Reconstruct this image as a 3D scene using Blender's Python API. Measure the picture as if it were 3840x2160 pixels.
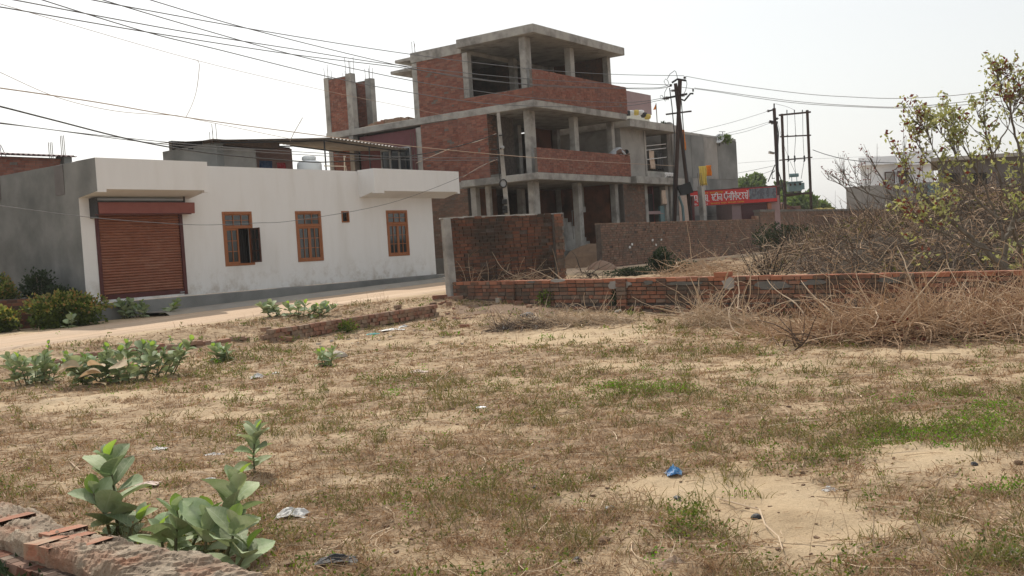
import bpy, math, random
import numpy as np
from mathutils import Vector, Matrix, Euler

for o in list(bpy.data.objects): bpy.data.objects.remove(o)
SC = bpy.context.scene
COL = SC.collection
rnd = random.Random(7)
NR = np.random.RandomState(11)
R = math.radians

# ------------------------------------------------------------------ camera
F = 3765.0                                   # focal length in pixels of the 3840 px wide photograph
PITCH, ROLL = R(2.164), R(3.571)
CAM = np.array([0, 0, 1.6])
_right = np.array([1.0, 0, 0]); FWD = np.array([0, math.cos(PITCH), -math.sin(PITCH)]); _up = np.array([0, math.sin(PITCH), math.cos(PITCH)])
RT = math.cos(ROLL) * _right - math.sin(ROLL) * _up
UP = math.sin(ROLL) * _right + math.cos(ROLL) * _up
cd = bpy.data.cameras.new('camera'); cam = bpy.data.objects.new('camera', cd); COL.objects.link(cam)
cd.sensor_width = 36.0; cd.lens = F / 3840 * 36; cd.clip_end = 6000; cd.clip_start = 0.1
cam.matrix_world = Matrix(((RT[0], UP[0], -FWD[0], CAM[0]), (RT[1], UP[1], -FWD[1], CAM[1]), (RT[2], UP[2], -FWD[2], CAM[2]), (0, 0, 0, 1)))
SC.camera = cam

# ------------------------------------------------------------------ sky, sun, exposure
SUN_AZ, SUN_EL = R(-20), R(47)               # azimuth from +Y towards +X
w = bpy.data.worlds.new('World'); SC.world = w; w.use_nodes = True
nt = w.node_tree; nt.nodes.clear()
wo = nt.nodes.new('ShaderNodeOutputWorld'); bg = nt.nodes.new('ShaderNodeBackground'); sky = nt.nodes.new('ShaderNodeTexSky')
hsv = nt.nodes.new('ShaderNodeHueSaturation')
sky.sky_type = 'NISHITA'; sky.sun_disc = False; sky.sun_elevation = SUN_EL; sky.sun_rotation = SUN_AZ
sky.air_density = 1.6; sky.dust_density = 2.5; sky.ozone_density = 1.0; sky.altitude = 100
hsv.inputs['Saturation'].default_value = 0.30
nt.links.new(sky.outputs[0], hsv.inputs['Color']); mixs = nt.nodes.new('ShaderNodeMix'); mixs.data_type = 'RGBA'; mixs.inputs[0].default_value = .55; mixs.inputs[7].default_value = (4.3, 4.4, 4.48, 1)   # milky haze all round
nt.links.new(hsv.outputs[0], mixs.inputs[6]); nt.links.new(mixs.outputs[2], bg.inputs['Color']); nt.links.new(bg.outputs[0], wo.inputs[0])
bg.inputs['Strength'].default_value = 0.14
sd = bpy.data.lights.new('sun', 'SUN'); sun = bpy.data.objects.new('sun', sd); COL.objects.link(sun)
sd.energy = 3.1; sd.angle = R(0.6); sd.color = (1.0, 0.93, 0.82)
sdir = Vector((math.sin(SUN_AZ) * math.cos(SUN_EL), math.cos(SUN_AZ) * math.cos(SUN_EL), math.sin(SUN_EL)))
sun.rotation_euler = sdir.to_track_quat('Z', 'Y').to_euler(); sun.location = (0, 0, 60)
SC.view_settings.view_transform = 'Standard'; SC.view_settings.look = 'None'; SC.view_settings.gamma = 1; SC.view_settings.use_curve_mapping = False
SC.view_settings.exposure = 0.32
SC.render.engine = 'CYCLES'; SC.cycles.max_bounces = 6; SC.cycles.diffuse_bounces = 4; SC.cycles.transparent_max_bounces = 8

# ------------------------------------------------------------------ geometry helpers
def ray(u, v): return RT * (u - 1920) / F - UP * (v - 1080) / F + FWD
def P(u, v, d):                                # the point at distance y = d seen at pixel (u, v)
    r = ray(u, v); return CAM + r * (d / r[1])
def project(x, y, z):
    q0 = x - CAM[0]; q1 = y - CAM[1]; q2 = z - CAM[2]
    f = q0 * FWD[0] + q1 * FWD[1] + q2 * FWD[2]
    return 1920 + F * (q0 * RT[0] + q1 * RT[1] + q2 * RT[2]) / f, 1080 - F * (q0 * UP[0] + q1 * UP[1] + q2 * UP[2]) / f

def _hash(ix, iy, seed):
    h = (ix * 374761393 + iy * 668265263 + seed * 1442695041) & 0xffffffff
    h = ((h ^ (h >> 13)) * 1274126177) & 0xffffffff
    return ((h ^ (h >> 16)) & 0xffff) / 65535.0
def vnoise(x, y, seed=0):
    x = np.asarray(x, float); y = np.asarray(y, float)
    ix = np.floor(x).astype(np.int64); iy = np.floor(y).astype(np.int64); fx = x - ix; fy = y - iy
    fx = fx * fx * (3 - 2 * fx); fy = fy * fy * (3 - 2 * fy)
    a = _hash(ix, iy, seed); b = _hash(ix + 1, iy, seed); c = _hash(ix, iy + 1, seed); d = _hash(ix + 1, iy + 1, seed)
    return (a * (1 - fx) + b * fx) * (1 - fy) + (c * (1 - fx) + d * fx) * fy
def fbm(x, y, seed=0, oct=4):
    s = 0; a = .5; t = 0
    for i in range(oct):
        s = s + a * vnoise(np.asarray(x) * 2 ** i, np.asarray(y) * 2 ** i, seed + i * 17); t += a; a *= .5
    return s / t
def smooth(a, b, x):
    t = np.clip((x - a) / (b - a), 0, 1); return t * t * (3 - 2 * t)

def g0(x, y):                                  # ground height without the small bumps
    x = np.asarray(x, float); y = np.asarray(y, float)
    s = (x + 11.02) * .599 + (y - 26) * .8007; t = (x + 11.02) * .8007 - (y - 26) * .599
    zr = .42 + .018 * np.clip(s, -12, 16)
    lot = .55 * np.clip((y - 16.5) / 7.8, 0, 1) ** 2
    k = np.clip((t - 5.9) / 2.2, 0, 1); k = k * k * (3 - 2 * k)
    z = zr * (1 - k) + lot * k
    a = np.sqrt((x - 13.8) ** 2 + (y - 27) ** 2 * .4)           # rising bank under the thicket on the right
    z = z + .7 * smooth(5.2, 1.5, a) * smooth(20.5, 25, y + .85 * x - 4.5)
    return z
def gz(x, y):
    s = (np.asarray(x) + 11.02) * .599 + (np.asarray(y) - 26) * .8007; t = (np.asarray(x) + 11.02) * .8007 - (np.asarray(y) - 26) * .599
    m = smooth(5.6, 7.5, t) + .25
    return g0(x, y) + m * ((fbm(np.asarray(x) * .8, np.asarray(y) * .8, 3) - .5) * .09 + (fbm(np.asarray(x) * 5, np.asarray(y) * 5, 9) - .5) * .055 + (vnoise(np.asarray(x) * 11, np.asarray(y) * 11, 19) - .5) * .018)
def G(x, y): return float(gz(x, y))
def hit(u, v, off=0.0):                        # ground point seen at pixel (u, v)
    r = ray(u, v); k = 2.5
    while k < 300:
        p = CAM + k * r
        if p[2] - off < float(g0(p[0], p[1])): break
        k += .02 + k * .0005
    return np.array([p[0], p[1], G(p[0], p[1]) + off])

class Fr:                                      # vertical frame: s along the wall, t outwards, z up
    def __init__(f, o, yaw):
        f.yaw = yaw; f.o = np.array([o[0], o[1], 0.0]); a = R(yaw)
        f.d = np.array([math.sin(a), math.cos(a), 0]); f.n = np.array([math.cos(a), -math.sin(a), 0])
    def p(f, s, t, z): return f.o + f.d * s + f.n * t + np.array([0, 0, z])

def link(name, me, parent=None):
    o = bpy.data.objects.new(name, me); COL.objects.link(o)
    if parent is not None: o.parent = parent
    return o
def tag(o, label=None, cat=None, group=None, kind=None):
    if label: o['label'] = label
    if cat: o['category'] = cat
    if group: o['group'] = group
    if kind: o['kind'] = kind
    return o
def thing(name, loc, label, cat, group=None):
    o = bpy.data.objects.new(name, None); COL.objects.link(o); o.location = [float(a) for a in loc]; o.empty_display_size = .2
    return tag(o, label, cat, group)
def base_of(root):
    b = np.zeros(3)
    while root is not None:
        b = b + np.array(root.location); root = root.parent
    return b

class MB:
    def __init__(m, fr=None): m.v = []; m.f = []; m.fr = fr
    def add(m, vs, fs):
        k = len(m.v); m.v += [tuple(map(float, a)) for a in vs]; m.f += [tuple(k + i for i in f) for f in fs]
    def box(m, s0, s1, t0, t1, z0, z1, fr=None, j=0):
        fr = fr or m.fr; vs = []
        for z in (z0, z1):
            for s, t in ((s0, t0), (s1, t0), (s1, t1), (s0, t1)):
                vs.append(fr.p(s + (rnd.uniform(-j, j) if j else 0), t + (rnd.uniform(-j, j) if j else 0), z + (rnd.uniform(-j, j) if j else 0)) if fr else (s, t, z))
        m.add(vs, [(0, 3, 2, 1), (4, 5, 6, 7), (0, 1, 5, 4), (1, 2, 6, 5), (2, 3, 7, 6), (3, 0, 4, 7)]); return m
    def prism(m, poly, z0, z1, fr=None):       # poly of (s, t)
        fr = fr or m.fr; n = len(poly)
        vs = [fr.p(s, t, z0) for s, t in poly] + [fr.p(s, t, z1) for s, t in poly]
        m.add(vs, [tuple(range(n))[::-1], tuple(range(n, 2 * n))] + [(i, (i + 1) % n, n + (i + 1) % n, n + i) for i in range(n)]); return m
    def hexa(m, pts): m.add(pts, [(0, 3, 2, 1), (4, 5, 6, 7), (0, 1, 5, 4), (1, 2, 6, 5), (2, 3, 7, 6), (3, 0, 4, 7)]); return m
    def tube(m, pts, r, n=6, r1=None, cap=True):
        pts = [np.array(p, float) for p in pts]; K = len(pts); vs = []
        for i, p in enumerate(pts):
            d = pts[min(i + 1, K - 1)] - pts[max(i - 1, 0)]; d = d / (np.linalg.norm(d) + 1e-9)
            a = np.cross(d, (0, 0, 1.0)) if abs(d[2]) < .95 else np.cross(d, (0, 1.0, 0)); a /= np.linalg.norm(a); b = np.cross(d, a)
            rr = r if r1 is None else r + (r1 - r) * i / (K - 1)
            for k in range(n):
                th = 2 * math.pi * k / n; vs.append(p + rr * (math.cos(th) * a + math.sin(th) * b))
        fs = [(i * n + k, i * n + (k + 1) % n, (i + 1) * n + (k + 1) % n, (i + 1) * n + k) for i in range(K - 1) for k in range(n)]
        if cap: fs += [tuple(range(n))[::-1], tuple(range((K - 1) * n, K * n))]
        m.add(vs, fs); return m
    def lathe(m, c, prof, n=20, sx=1, sy=1):
        c = np.array(c, float); vs = []
        for r, z in prof:
            for k in range(n):
                th = 2 * math.pi * k / n; vs.append(c + np.array([r * sx * math.cos(th), r * sy * math.sin(th), z]))
        K = len(prof)
        m.add(vs, [(i * n + k, i * n + (k + 1) % n, (i + 1) * n + (k + 1) % n, (i + 1) * n + k) for i in range(K - 1) for k in range(n)] + [tuple(range(n))[::-1], tuple(range((K - 1) * n, K * n))]); return m
    def build(m, name, mat, parent=None, bevel=0, smooth=False, label=None, kind=None):
        b = base_of(parent); me = bpy.data.meshes.new(name)
        me.from_pydata([(a[0] - b[0], a[1] - b[1], a[2] - b[2]) for a in m.v], [], m.f); me.materials.append(mat)
        o = link(name, me, parent)
        if parent is None:                      # own origin at the thing's base
            A = np.array(m.v); c = np.array([(A[:, 0].min() + A[:, 0].max()) / 2, (A[:, 1].min() + A[:, 1].max()) / 2, A[:, 2].min()])
            me.transform(Matrix.Translation(Vector(-c))); o.location = c
        if smooth: me.shade_smooth()
        if bevel:
            bv = o.modifiers.new('bevel', 'BEVEL'); bv.width = bevel; bv.segments = 1; bv.limit_method = 'ANGLE'
        if label: o['label'] = label
        if kind: o['kind'] = kind
        return o

def npmesh(name, V, Fc, mat, parent=None, smooth=False, kind=None, uv=None):
    me = bpy.data.meshes.new(name); V = np.asarray(V, np.float32).reshape(-1, 3); Fc = np.asarray(Fc, np.int32); k = Fc.shape[1]
    if parent is not None: V = V - base_of(parent)
    me.vertices.add(len(V)); me.vertices.foreach_set('co', V.astype(np.float32).ravel())
    me.loops.add(Fc.size); me.loops.foreach_set('vertex_index', Fc.ravel())
    me.polygons.add(len(Fc)); me.polygons.foreach_set('loop_start', np.arange(0, Fc.size, k, dtype=np.int32))
    me.polygons.foreach_set('use_smooth', np.full(len(Fc), smooth)); me.update(calc_edges=True); me.validate()
    me.materials.append(mat); o = link(name, me, parent)
    if kind: o['kind'] = kind
    return o
def ribbons(Pts, W):
    """Pts N,K,3  W N,K -> flat ribbons"""
    N, K, _ = Pts.shape; D = np.zeros_like(Pts); D[:, 1:-1] = Pts[:, 2:] - Pts[:, :-2]; D[:, 0] = Pts[:, 1] - Pts[:, 0]; D[:, -1] = Pts[:, -1] - Pts[:, -2]
    rv = NR.normal(size=(N, 1, 3)); S = np.cross(D, rv); S /= np.linalg.norm(S, axis=2, keepdims=True) + 1e-9
    A = Pts - S * W[..., None]; B = Pts + S * W[..., None]; V = np.stack([A, B], 2).reshape(-1, 3)
    b = (np.arange(N) * K * 2)[:, None] + np.arange(K - 1)[None] * 2
    Fc = np.stack([b, b + 1, b + 3, b + 2], -1).reshape(-1, 4); return V, Fc
def tubes(Pts, W, n=3):
    N, K, _ = Pts.shape; D = np.zeros_like(Pts); D[:, 1:-1] = Pts[:, 2:] - Pts[:, :-2]; D[:, 0] = Pts[:, 1] - Pts[:, 0]; D[:, -1] = Pts[:, -1] - Pts[:, -2]
    D /= np.linalg.norm(D, axis=2, keepdims=True) + 1e-9
    rv = NR.normal(size=(N, 1, 3)); A = np.cross(D, rv); A /= np.linalg.norm(A, axis=2, keepdims=True) + 1e-9; B = np.cross(D, A)
    th = np.arange(n) * 2 * np.pi / n
    V = Pts[:, :, None] + W[..., None, None] * (np.cos(th)[:, None] * A[:, :, None] + np.sin(th)[:, None] * B[:, :, None]); V = V.reshape(-1, 3)
    b = ((np.arange(N) * K * n)[:, None] + np.arange(K - 1)[None] * n)[..., None]; k = np.arange(n); k2 = (k + 1) % n
    Fc = np.stack([b + k, b + k2, b + n + k2, b + n + k], -1).reshape(-1, 4); return V, Fc
def quads(C, L, Wd, up=0.0, out=None):
    """leaf-like rhombi at C with length L and width Wd"""
    N = len(C); a = NR.normal(size=(N, 3)) if out is None else out + NR.normal(size=(N, 3)) * .5
    a[:, 2] += up; a /= np.linalg.norm(a, axis=1, keepdims=True) + 1e-9
    b = np.cross(a, NR.normal(size=(N, 3))); b /= np.linalg.norm(b, axis=1, keepdims=True) + 1e-9
    L = np.broadcast_to(L, N)[:, None]; Wd = np.broadcast_to(Wd, N)[:, None]
    V = np.stack([C, C + a * L * .55 + b * Wd * .5, C + a * L, C + a * L * .45 - b * Wd * .5], 1).reshape(-1, 3)
    return V, np.arange(4 * N).reshape(-1, 4)
def joinvf(parts):
    V = []; Fc = []; k = 0
    for v, f in parts: V.append(v); Fc.append(f + k); k += len(v)
    return np.concatenate(V), np.concatenate(Fc)

# ------------------------------------------------------------------ materials
def S(*c):                                      # sRGB 0-255 to linear
    return tuple([((x / 255 + .055) / 1.055) ** 2.4 if x > 10 else x / 255 / 12.92 for x in c]) + (1,)
MATS = {}
def mat(name, cols, *, rotz=None, splash=None, scale=3.0, rough=.9, bump=.15, bscale=40, detail=5, rand=0.0, randhue=0.0, transl=0.0, stain=None, stainscale=.6, stainamt=.6, stretch=(1, 1, 1), metal=0, spec=.3, islands=False, dist=0.01, alpha=None):
    m = bpy.data.materials.new(name); m.use_nodes = True; n = m.node_tree; n.nodes.clear(); N = n.nodes.new; Lk = n.links.new
    out = N('ShaderNodeOutputMaterial'); bs = N('ShaderNodeBsdfPrincipled'); geo = N('ShaderNodeNewGeometry'); mp = N('ShaderNodeMapping')
    Lk(geo.outputs['Position'], mp.inputs['Vector']); mp.inputs['Scale'].default_value = stretch
    if rotz is not None: mp.vector_type = 'TEXTURE'; mp.inputs['Rotation'].default_value = (0, 0, rotz)
    ns = N('ShaderNodeTexNoise'); ns.inputs['Scale'].default_value = scale; ns.inputs['Detail'].default_value = detail; ns.inputs['Roughness'].default_value = .62
    Lk(mp.outputs[0], ns.inputs['Vector'])
    rp = N('ShaderNodeValToRGB'); el = rp.color_ramp.elements; k = len(cols)
    src = ns.outputs['Fac']
    if islands:                                 # one shade for each separate piece
        oi = N('ShaderNodeObjectInfo'); ad = N('ShaderNodeMath'); ad.operation = 'ADD'; fr = N('ShaderNodeMath'); fr.operation = 'FRACT'
        Lk(geo.outputs['Random Per Island'], ad.inputs[0]); Lk(oi.outputs['Random'], ad.inputs[1]); Lk(ad.outputs[0], fr.inputs[0])
        mx = N('ShaderNodeMath'); mx.operation = 'MULTIPLY_ADD'; mx.inputs[1].default_value = .35; Lk(ns.outputs['Fac'], mx.inputs[0])
        m2 = N('ShaderNodeMath'); m2.operation = 'MULTIPLY'; m2.inputs[1].default_value = .72; Lk(fr.outputs[0], m2.inputs[0]); Lk(m2.outputs[0], mx.inputs[2]); src = mx.outputs[0]
    lo, hi = (.0, 1.0) if islands else (.3, .7)
    while len(el) < k: el.new(.5)
    for i, c in enumerate(cols): el[i].position = lo + (hi - lo) * i / max(1, k - 1); el[i].color = c
    Lk(src, rp.inputs[0]); col = rp.outputs[0]
    if stain:
        sn = N('ShaderNodeTexNoise'); sn.inputs['Scale'].default_value = stainscale; sn.inputs['Detail'].default_value = 6; sn.inputs['Roughness'].default_value = .6
        Lk(mp.outputs[0], sn.inputs['Vector'])
        sr = N('ShaderNodeMapRange'); sr.inputs[1].default_value = .48; sr.inputs[2].default_value = .66; sr.inputs[4].default_value = stainamt; Lk(sn.outputs['Fac'], sr.inputs[0])
        mi = N('ShaderNodeMix'); mi.data_type = 'RGBA'; Lk(sr.outputs[0], mi.inputs[0]); Lk(col, mi.inputs[6]); mi.inputs[7].default_value = stain; col = mi.outputs[2]
    if splash:
        sx = N('ShaderNodeSeparateXYZ'); Lk(geo.outputs['Position'], sx.inputs[0]); sm = N('ShaderNodeMapRange'); sm.inputs[1].default_value = 1.75; sm.inputs[2].default_value = .85; Lk(sx.outputs[2], sm.inputs[0])
        gn = N('ShaderNodeTexNoise'); gn.inputs['Scale'].default_value = 2.6; gn.inputs['Detail'].default_value = 9; gn.inputs['Roughness'].default_value = .7; Lk(geo.outputs['Position'], gn.inputs['Vector'])
        gm = N('ShaderNodeMath'); gm.operation = 'MULTIPLY_ADD'; gm.inputs[1].default_value = 2.2; gm.inputs[2].default_value = -1.05; Lk(gn.outputs['Fac'], gm.inputs[0]); g2 = N('ShaderNodeMath'); g2.operation = 'MULTIPLY'; g2.use_clamp = True; Lk(gm.outputs[0], g2.inputs[0]); pw = N('ShaderNodeMath'); pw.operation = 'MULTIPLY'; Lk(sm.outputs[0], pw.inputs[0]); pw.inputs[1].default_value = 1.9; Lk(pw.outputs[0], g2.inputs[1])
        mg = N('ShaderNodeMix'); mg.data_type = 'RGBA'; Lk(g2.outputs[0], mg.inputs[0]); Lk(col, mg.inputs[6]); mg.inputs[7].default_value = splash; col = mg.outputs[2]
    if rand or randhue:
        oi = N('ShaderNodeObjectInfo'); ad = N('ShaderNodeMath'); ad.operation = 'ADD'; fr = N('ShaderNodeMath'); fr.operation = 'FRACT'
        Lk(geo.outputs['Random Per Island'], ad.inputs[0]); Lk(oi.outputs['Random'], ad.inputs[1]); Lk(ad.outputs[0], fr.inputs[0])
        h = N('ShaderNodeHueSaturation'); Lk(col, h.inputs['Color'])
        r1 = N('ShaderNodeMapRange'); r1.inputs[3].default_value = 1 - rand; r1.inputs[4].default_value = 1 + rand; Lk(fr.outputs[0], r1.inputs[0]); Lk(r1.outputs[0], h.inputs['Value'])
        if randhue:
            r2 = N('ShaderNodeMapRange'); r2.inputs[3].default_value = .5 - randhue; r2.inputs[4].default_value = .5 + randhue
            wn = N('ShaderNodeTexWhiteNoise'); wn.noise_dimensions = '1D'; Lk(fr.outputs[0], wn.inputs['W']); Lk(wn.outputs[0], r2.inputs[0]); Lk(r2.outputs[0], h.inputs['Hue'])
        col = h.outputs[0]
    Lk(col, bs.inputs['Base Color']); bs.inputs['Roughness'].default_value = rough; bs.inputs['Metallic'].default_value = metal; bs.inputs['Specular IOR Level'].default_value = spec
    if bump:
        bn = N('ShaderNodeTexNoise'); bn.inputs['Scale'].default_value = bscale; bn.inputs['Detail'].default_value = 6; bn.inputs['Roughness'].default_value = .65; Lk(geo.outputs['Position'], bn.inputs['Vector'])
        bu = N('ShaderNodeBump'); bu.inputs['Strength'].default_value = min(1, bump * 3); bu.inputs['Distance'].default_value = dist; Lk(bn.outputs['Fac'], bu.inputs['Height']); Lk(bu.outputs[0], bs.inputs['Normal'])
    sh = bs.outputs[0]
    if transl:
        tr = N('ShaderNodeBsdfTranslucent'); ms = N('ShaderNodeMixShader'); ms.inputs[0].default_value = transl
        hs = N('ShaderNodeHueSaturation'); hs.inputs['Value'].default_value = 1.5; hs.inputs['Saturation'].default_value = 1.25; hs.inputs['Hue'].default_value = .485
        Lk(col, hs.inputs['Color']); Lk(hs.outputs[0], tr.inputs['Color']); Lk(sh, ms.inputs[1]); Lk(tr.outputs[0], ms.inputs[2]); sh = ms.outputs[0]
    Lk(sh, out.inputs[0]); MATS[name] = m; return m

def c(r, g, b): return (r, g, b, 1)
M = {}
M['white'] = mat('white_wall_paint', [c(.70, .685, .66), c(.78, .77, .75)], scale=1.1, bump=.10, bscale=9, stain=c(.56, .53, .48), stainscale=1.1, stainamt=.45, stretch=(1, 1, .22), detail=8, splash=c(.42, .36, .29))
M['white_far'] = mat('bright_white_paint', [c(.82, .82, .83), c(.86, .86, .87)], bump=.03)
M['cement'] = mat('grey_cement_plaster', [c(.165, .165, .155), c(.21, .21, .20), c(.25, .25, .235)], scale=.9, bump=.12, bscale=25, stain=c(.10, .105, .10), stainscale=.5, stainamt=.7, detail=8)
M['cement_lt'] = mat('pale_cement_plaster', [c(.27, .255, .235), c(.36, .34, .31)], scale=1.2, bump=.12, bscale=25, stain=c(.17, .16, .15), stainscale=.8, stainamt=.6)
M['cement_pt'] = mat('dark_plaster_patch', [c(.13, .12, .115), c(.17, .155, .15)], scale=3, bump=.15)
M['conc'] = mat('cast_concrete', [c(.26, .245, .22), c(.36, .34, .31), c(.42, .40, .36)], scale=2.2, bump=.25, bscale=18, stain=c(.13, .12, .11), stainscale=1.3, stainamt=.7, detail=8)
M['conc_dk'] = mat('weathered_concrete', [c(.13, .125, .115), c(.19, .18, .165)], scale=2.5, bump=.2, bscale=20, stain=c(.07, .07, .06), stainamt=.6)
M['mortar'] = mat('brick_mortar', [c(.12, .10, .085), c(.18, .155, .135)], scale=14, bump=.4, bscale=60)
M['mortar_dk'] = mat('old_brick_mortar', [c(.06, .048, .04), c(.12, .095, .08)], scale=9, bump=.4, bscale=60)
BR = dict(islands=True, scale=9, bump=.35, bscale=70, dist=.008)
M['brick_new'] = mat('new_red_brick', [c(.11, .05, .038), c(.20, .075, .052), c(.25, .09, .06), c(.16, .065, .048), c(.30, .125, .085), c(.23, .10, .07), c(.30, .20, .155)], stain=c(.18, .11, .095), stainscale=.9, stainamt=.35, **BR)
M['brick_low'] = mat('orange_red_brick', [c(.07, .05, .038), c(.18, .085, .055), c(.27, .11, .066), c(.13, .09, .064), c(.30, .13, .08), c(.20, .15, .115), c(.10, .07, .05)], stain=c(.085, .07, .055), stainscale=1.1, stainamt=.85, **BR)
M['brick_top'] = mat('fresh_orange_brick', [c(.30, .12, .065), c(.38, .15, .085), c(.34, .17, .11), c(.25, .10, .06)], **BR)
M['brick_old_shade'] = mat('mossy_and_shade_brick', [c(.035, .03, .022), c(.09, .045, .03), c(.17, .065, .038), c(.07, .05, .036), c(.20, .085, .05), c(.11, .075, .055)], stain=c(.038, .032, .024), stainscale=.8, stainamt=.8, **BR)  # real old brick; on inner walls and shaded sides its darkness is painted shade
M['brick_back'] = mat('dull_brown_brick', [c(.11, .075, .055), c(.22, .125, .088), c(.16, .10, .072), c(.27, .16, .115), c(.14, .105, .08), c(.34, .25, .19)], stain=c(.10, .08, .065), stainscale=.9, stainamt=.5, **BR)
M['brick_dusty'] = mat('dusty_brick', [c(.16, .12, .09), c(.30, .14, .09), c(.24, .17, .12), c(.34, .19, .12)], stain=c(.30, .235, .165), stainscale=2.5, stainamt=.7, **BR)
M['shutter'] = mat('rust_brown_shutter_paint', [c(.20, .072, .038), c(.27, .10, .055)], scale=2, bump=.05, rough=.55, spec=.4, stain=c(.33, .16, .10), stainscale=1.4, stainamt=.5, stretch=(1, 1, 3))
M['shutter_box'] = mat('maroon_shutter_box_paint', [c(.21, .062, .05), c(.25, .085, .065)], scale=2, bump=.05, rough=.5)
M['maroon'] = mat('dark_maroon_metal', [c(.07, .018, .018), c(.10, .028, .025)], scale=4, bump=.05, rough=.5)
M['wood'] = mat('orange_brown_window_wood', [c(.25, .088, .032), c(.33, .125, .05)], scale=8, bump=.1, rough=.6, stretch=(3, 3, .6))
M['wood_dk'] = mat('dark_window_leaf_wood', [c(.06, .025, .018), c(.09, .04, .028)], scale=8, bump=.1, rough=.6)
def glass(name, colr, rough=.06):
    m = mat(name, [colr, colr], bump=.03, bscale=3, rough=rough, spec=.9, dist=.02); return m
M['glass'] = glass('window_glass', c(.03, .035, .035))
M['glass_blue'] = glass('dark_blue_glass', c(.012, .022, .03), .15)
M['dark'] = mat('interior_shade_black', [c(.02, .018, .018), c(.03, .027, .026)], bump=0)  # near-black base colour stands in for unlit interiors
M['steel'] = mat('rusted_pole_steel', [c(.035, .022, .018), c(.07, .04, .032)], scale=3, bump=.2, rough=.75, stretch=(1, 1, .3))
M['iron'] = mat('dark_iron', [c(.03, .03, .032), c(.05, .05, .052)], rough=.6, bump=.1)
M['rebar'] = mat('rusty_rebar', [c(.10, .07, .055), c(.16, .11, .09)], rough=.8, bump=.1)
M['galv'] = mat('galvanised_steel', [c(.30, .31, .32), c(.40, .41, .42)], rough=.5, metal=.3, bump=.05)
M['tin'] = mat('old_tin_sheet', [c(.20, .185, .17), c(.33, .31, .29)], scale=2, rough=.6, bump=.1, stain=c(.18, .12, .09), stainamt=.5)
M['tin_red'] = mat('maroon_roof_sheet', [c(.09, .045, .05), c(.14, .07, .07)], scale=2, rough=.6, bump=.1)
M['wire'] = mat('aluminium_cable', [c(.12, .12, .125), c(.16, .16, .165)], rough=.6, bump=0)
M['wire_dk'] = mat('black_cable', [c(.02, .02, .02), c(.035, .033, .03)], rough=.6, bump=0)
M['wire_tan'] = mat('faded_tan_cable', [c(.34, .25, .18), c(.42, .32, .24)], rough=.7, bump=0)
M['insul'] = mat('brown_porcelain', [c(.03, .018, .015), c(.05, .03, .022)], rough=.25, bump=0, spec=.6)
M['trafo'] = mat('blue_grey_transformer_paint', [c(.14, .22, .23), c(.18, .27, .28)], rough=.55, bump=.05)
M['tank'] = mat('white_tank_plastic', [c(.72, .74, .73), c(.78, .79, .78)], rough=.4, bump=.03)
M['red_ink'] = mat('red_ink', [c(.42, .03, .04), c(.45, .04, .05)], bump=0)
M['teal_ink'] = mat('teal_ink', [c(.12, .32, .30), c(.14, .35, .33)], bump=0)
M['cream'] = mat('cream_pipe', [c(.62, .50, .36), c(.68, .56, .42)], bump=.05, rough=.5)
M['cream_wall'] = mat('cream_wall_paint', [c(.62, .60, .50), c(.68, .66, .57)], bump=.05)
M['mauve'] = mat('mauve_wall_paint', [c(.30, .21, .21), c(.35, .25, .245)], bump=.06)
M['maroon_wall'] = mat('maroon_wall_paint', [c(.15, .055, .06), c(.19, .075, .08)], bump=.06)
M['red_sign'] = mat('red_sign_print', [c(.50, .03, .03), c(.56, .045, .04)], bump=0, rough=.5)
M['sign_dk'] = mat('dark_photo_print', [c(.05, .055, .07), c(.16, .19, .22), c(.07, .07, .085), c(.36, .38, .40)], scale=2.4, bump=0, rough=.5, stretch=(1.5, 1, 1), detail=3)
M['sign_white'] = mat('white_lettering', [c(.78, .78, .78), c(.8, .8, .8)], bump=0)
M['sign_yel'] = mat('yellow_lettering', [c(.75, .45, .06), c(.8, .5, .08)], bump=0)
M['yellow'] = mat('yellow_cloth', [c(.62, .47, .10), c(.70, .55, .16)], scale=5, bump=.2, bscale=15)
M['orange'] = mat('orange_cloth', [c(.62, .22, .03), c(.72, .30, .05)], scale=5, bump=.2, bscale=15, transl=.2)
M['red_cloth'] = mat('red_cloth', [c(.30, .02, .03), c(.40, .04, .045)], scale=5, bump=.3, bscale=12)
M['blue_cloth'] = mat('blue_cloth', [c(.03, .055, .12), c(.05, .09, .18)], scale=5, bump=.3, bscale=12)
M['pale_cloth'] = mat('pale_cloth', [c(.55, .42, .32), c(.65, .52, .42)], scale=5, bump=.3, bscale=12)
M['white_cloth'] = mat('white_cloth', [c(.6, .6, .6), c(.72, .71, .7)], scale=5, bump=.3, bscale=12)
M['skin'] = mat('brown_skin', [c(.12, .065, .045), c(.15, .08, .055)], bump=.05, rough=.6)
M['hair'] = mat('black_hair', [c(.012, .011, .01), c(.02, .018, .016)], bump=.2)
M['shirt'] = mat('light_grey_shirt', [c(.36, .37, .38), c(.45, .46, .47)], scale=6, bump=.2, bscale=15)
M['black'] = mat('black_sheet', [c(.012, .013, .014), c(.02, .02, .022)], rough=.5, bump=.1)
M['stone'] = mat('pale_stone', [c(.36, .31, .25), c(.46, .40, .33)], scale=8, bump=.5, bscale=30, dist=.02)
M['plastic'] = mat('crumpled_white_plastic', [c(.62, .60, .57), c(.74, .73, .71)], scale=14, bump=.4, bscale=40, rough=.4, transl=.2)
M['pinkish'] = mat('dirty_pink_plastic', [c(.50, .36, .30), c(.62, .50, .42)], scale=14, bump=.4, bscale=40, rough=.6)
M['blue_pl'] = mat('blue_foil_wrapper', [c(.01, .10, .30), c(.03, .22, .50), c(.45, .55, .62)], scale=22, bump=.3, rough=.3, spec=.7)
M['purewhite'] = mat('white_disc_plastic', [c(.8, .8, .8), c(.8, .8, .8)], bump=0)
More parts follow.
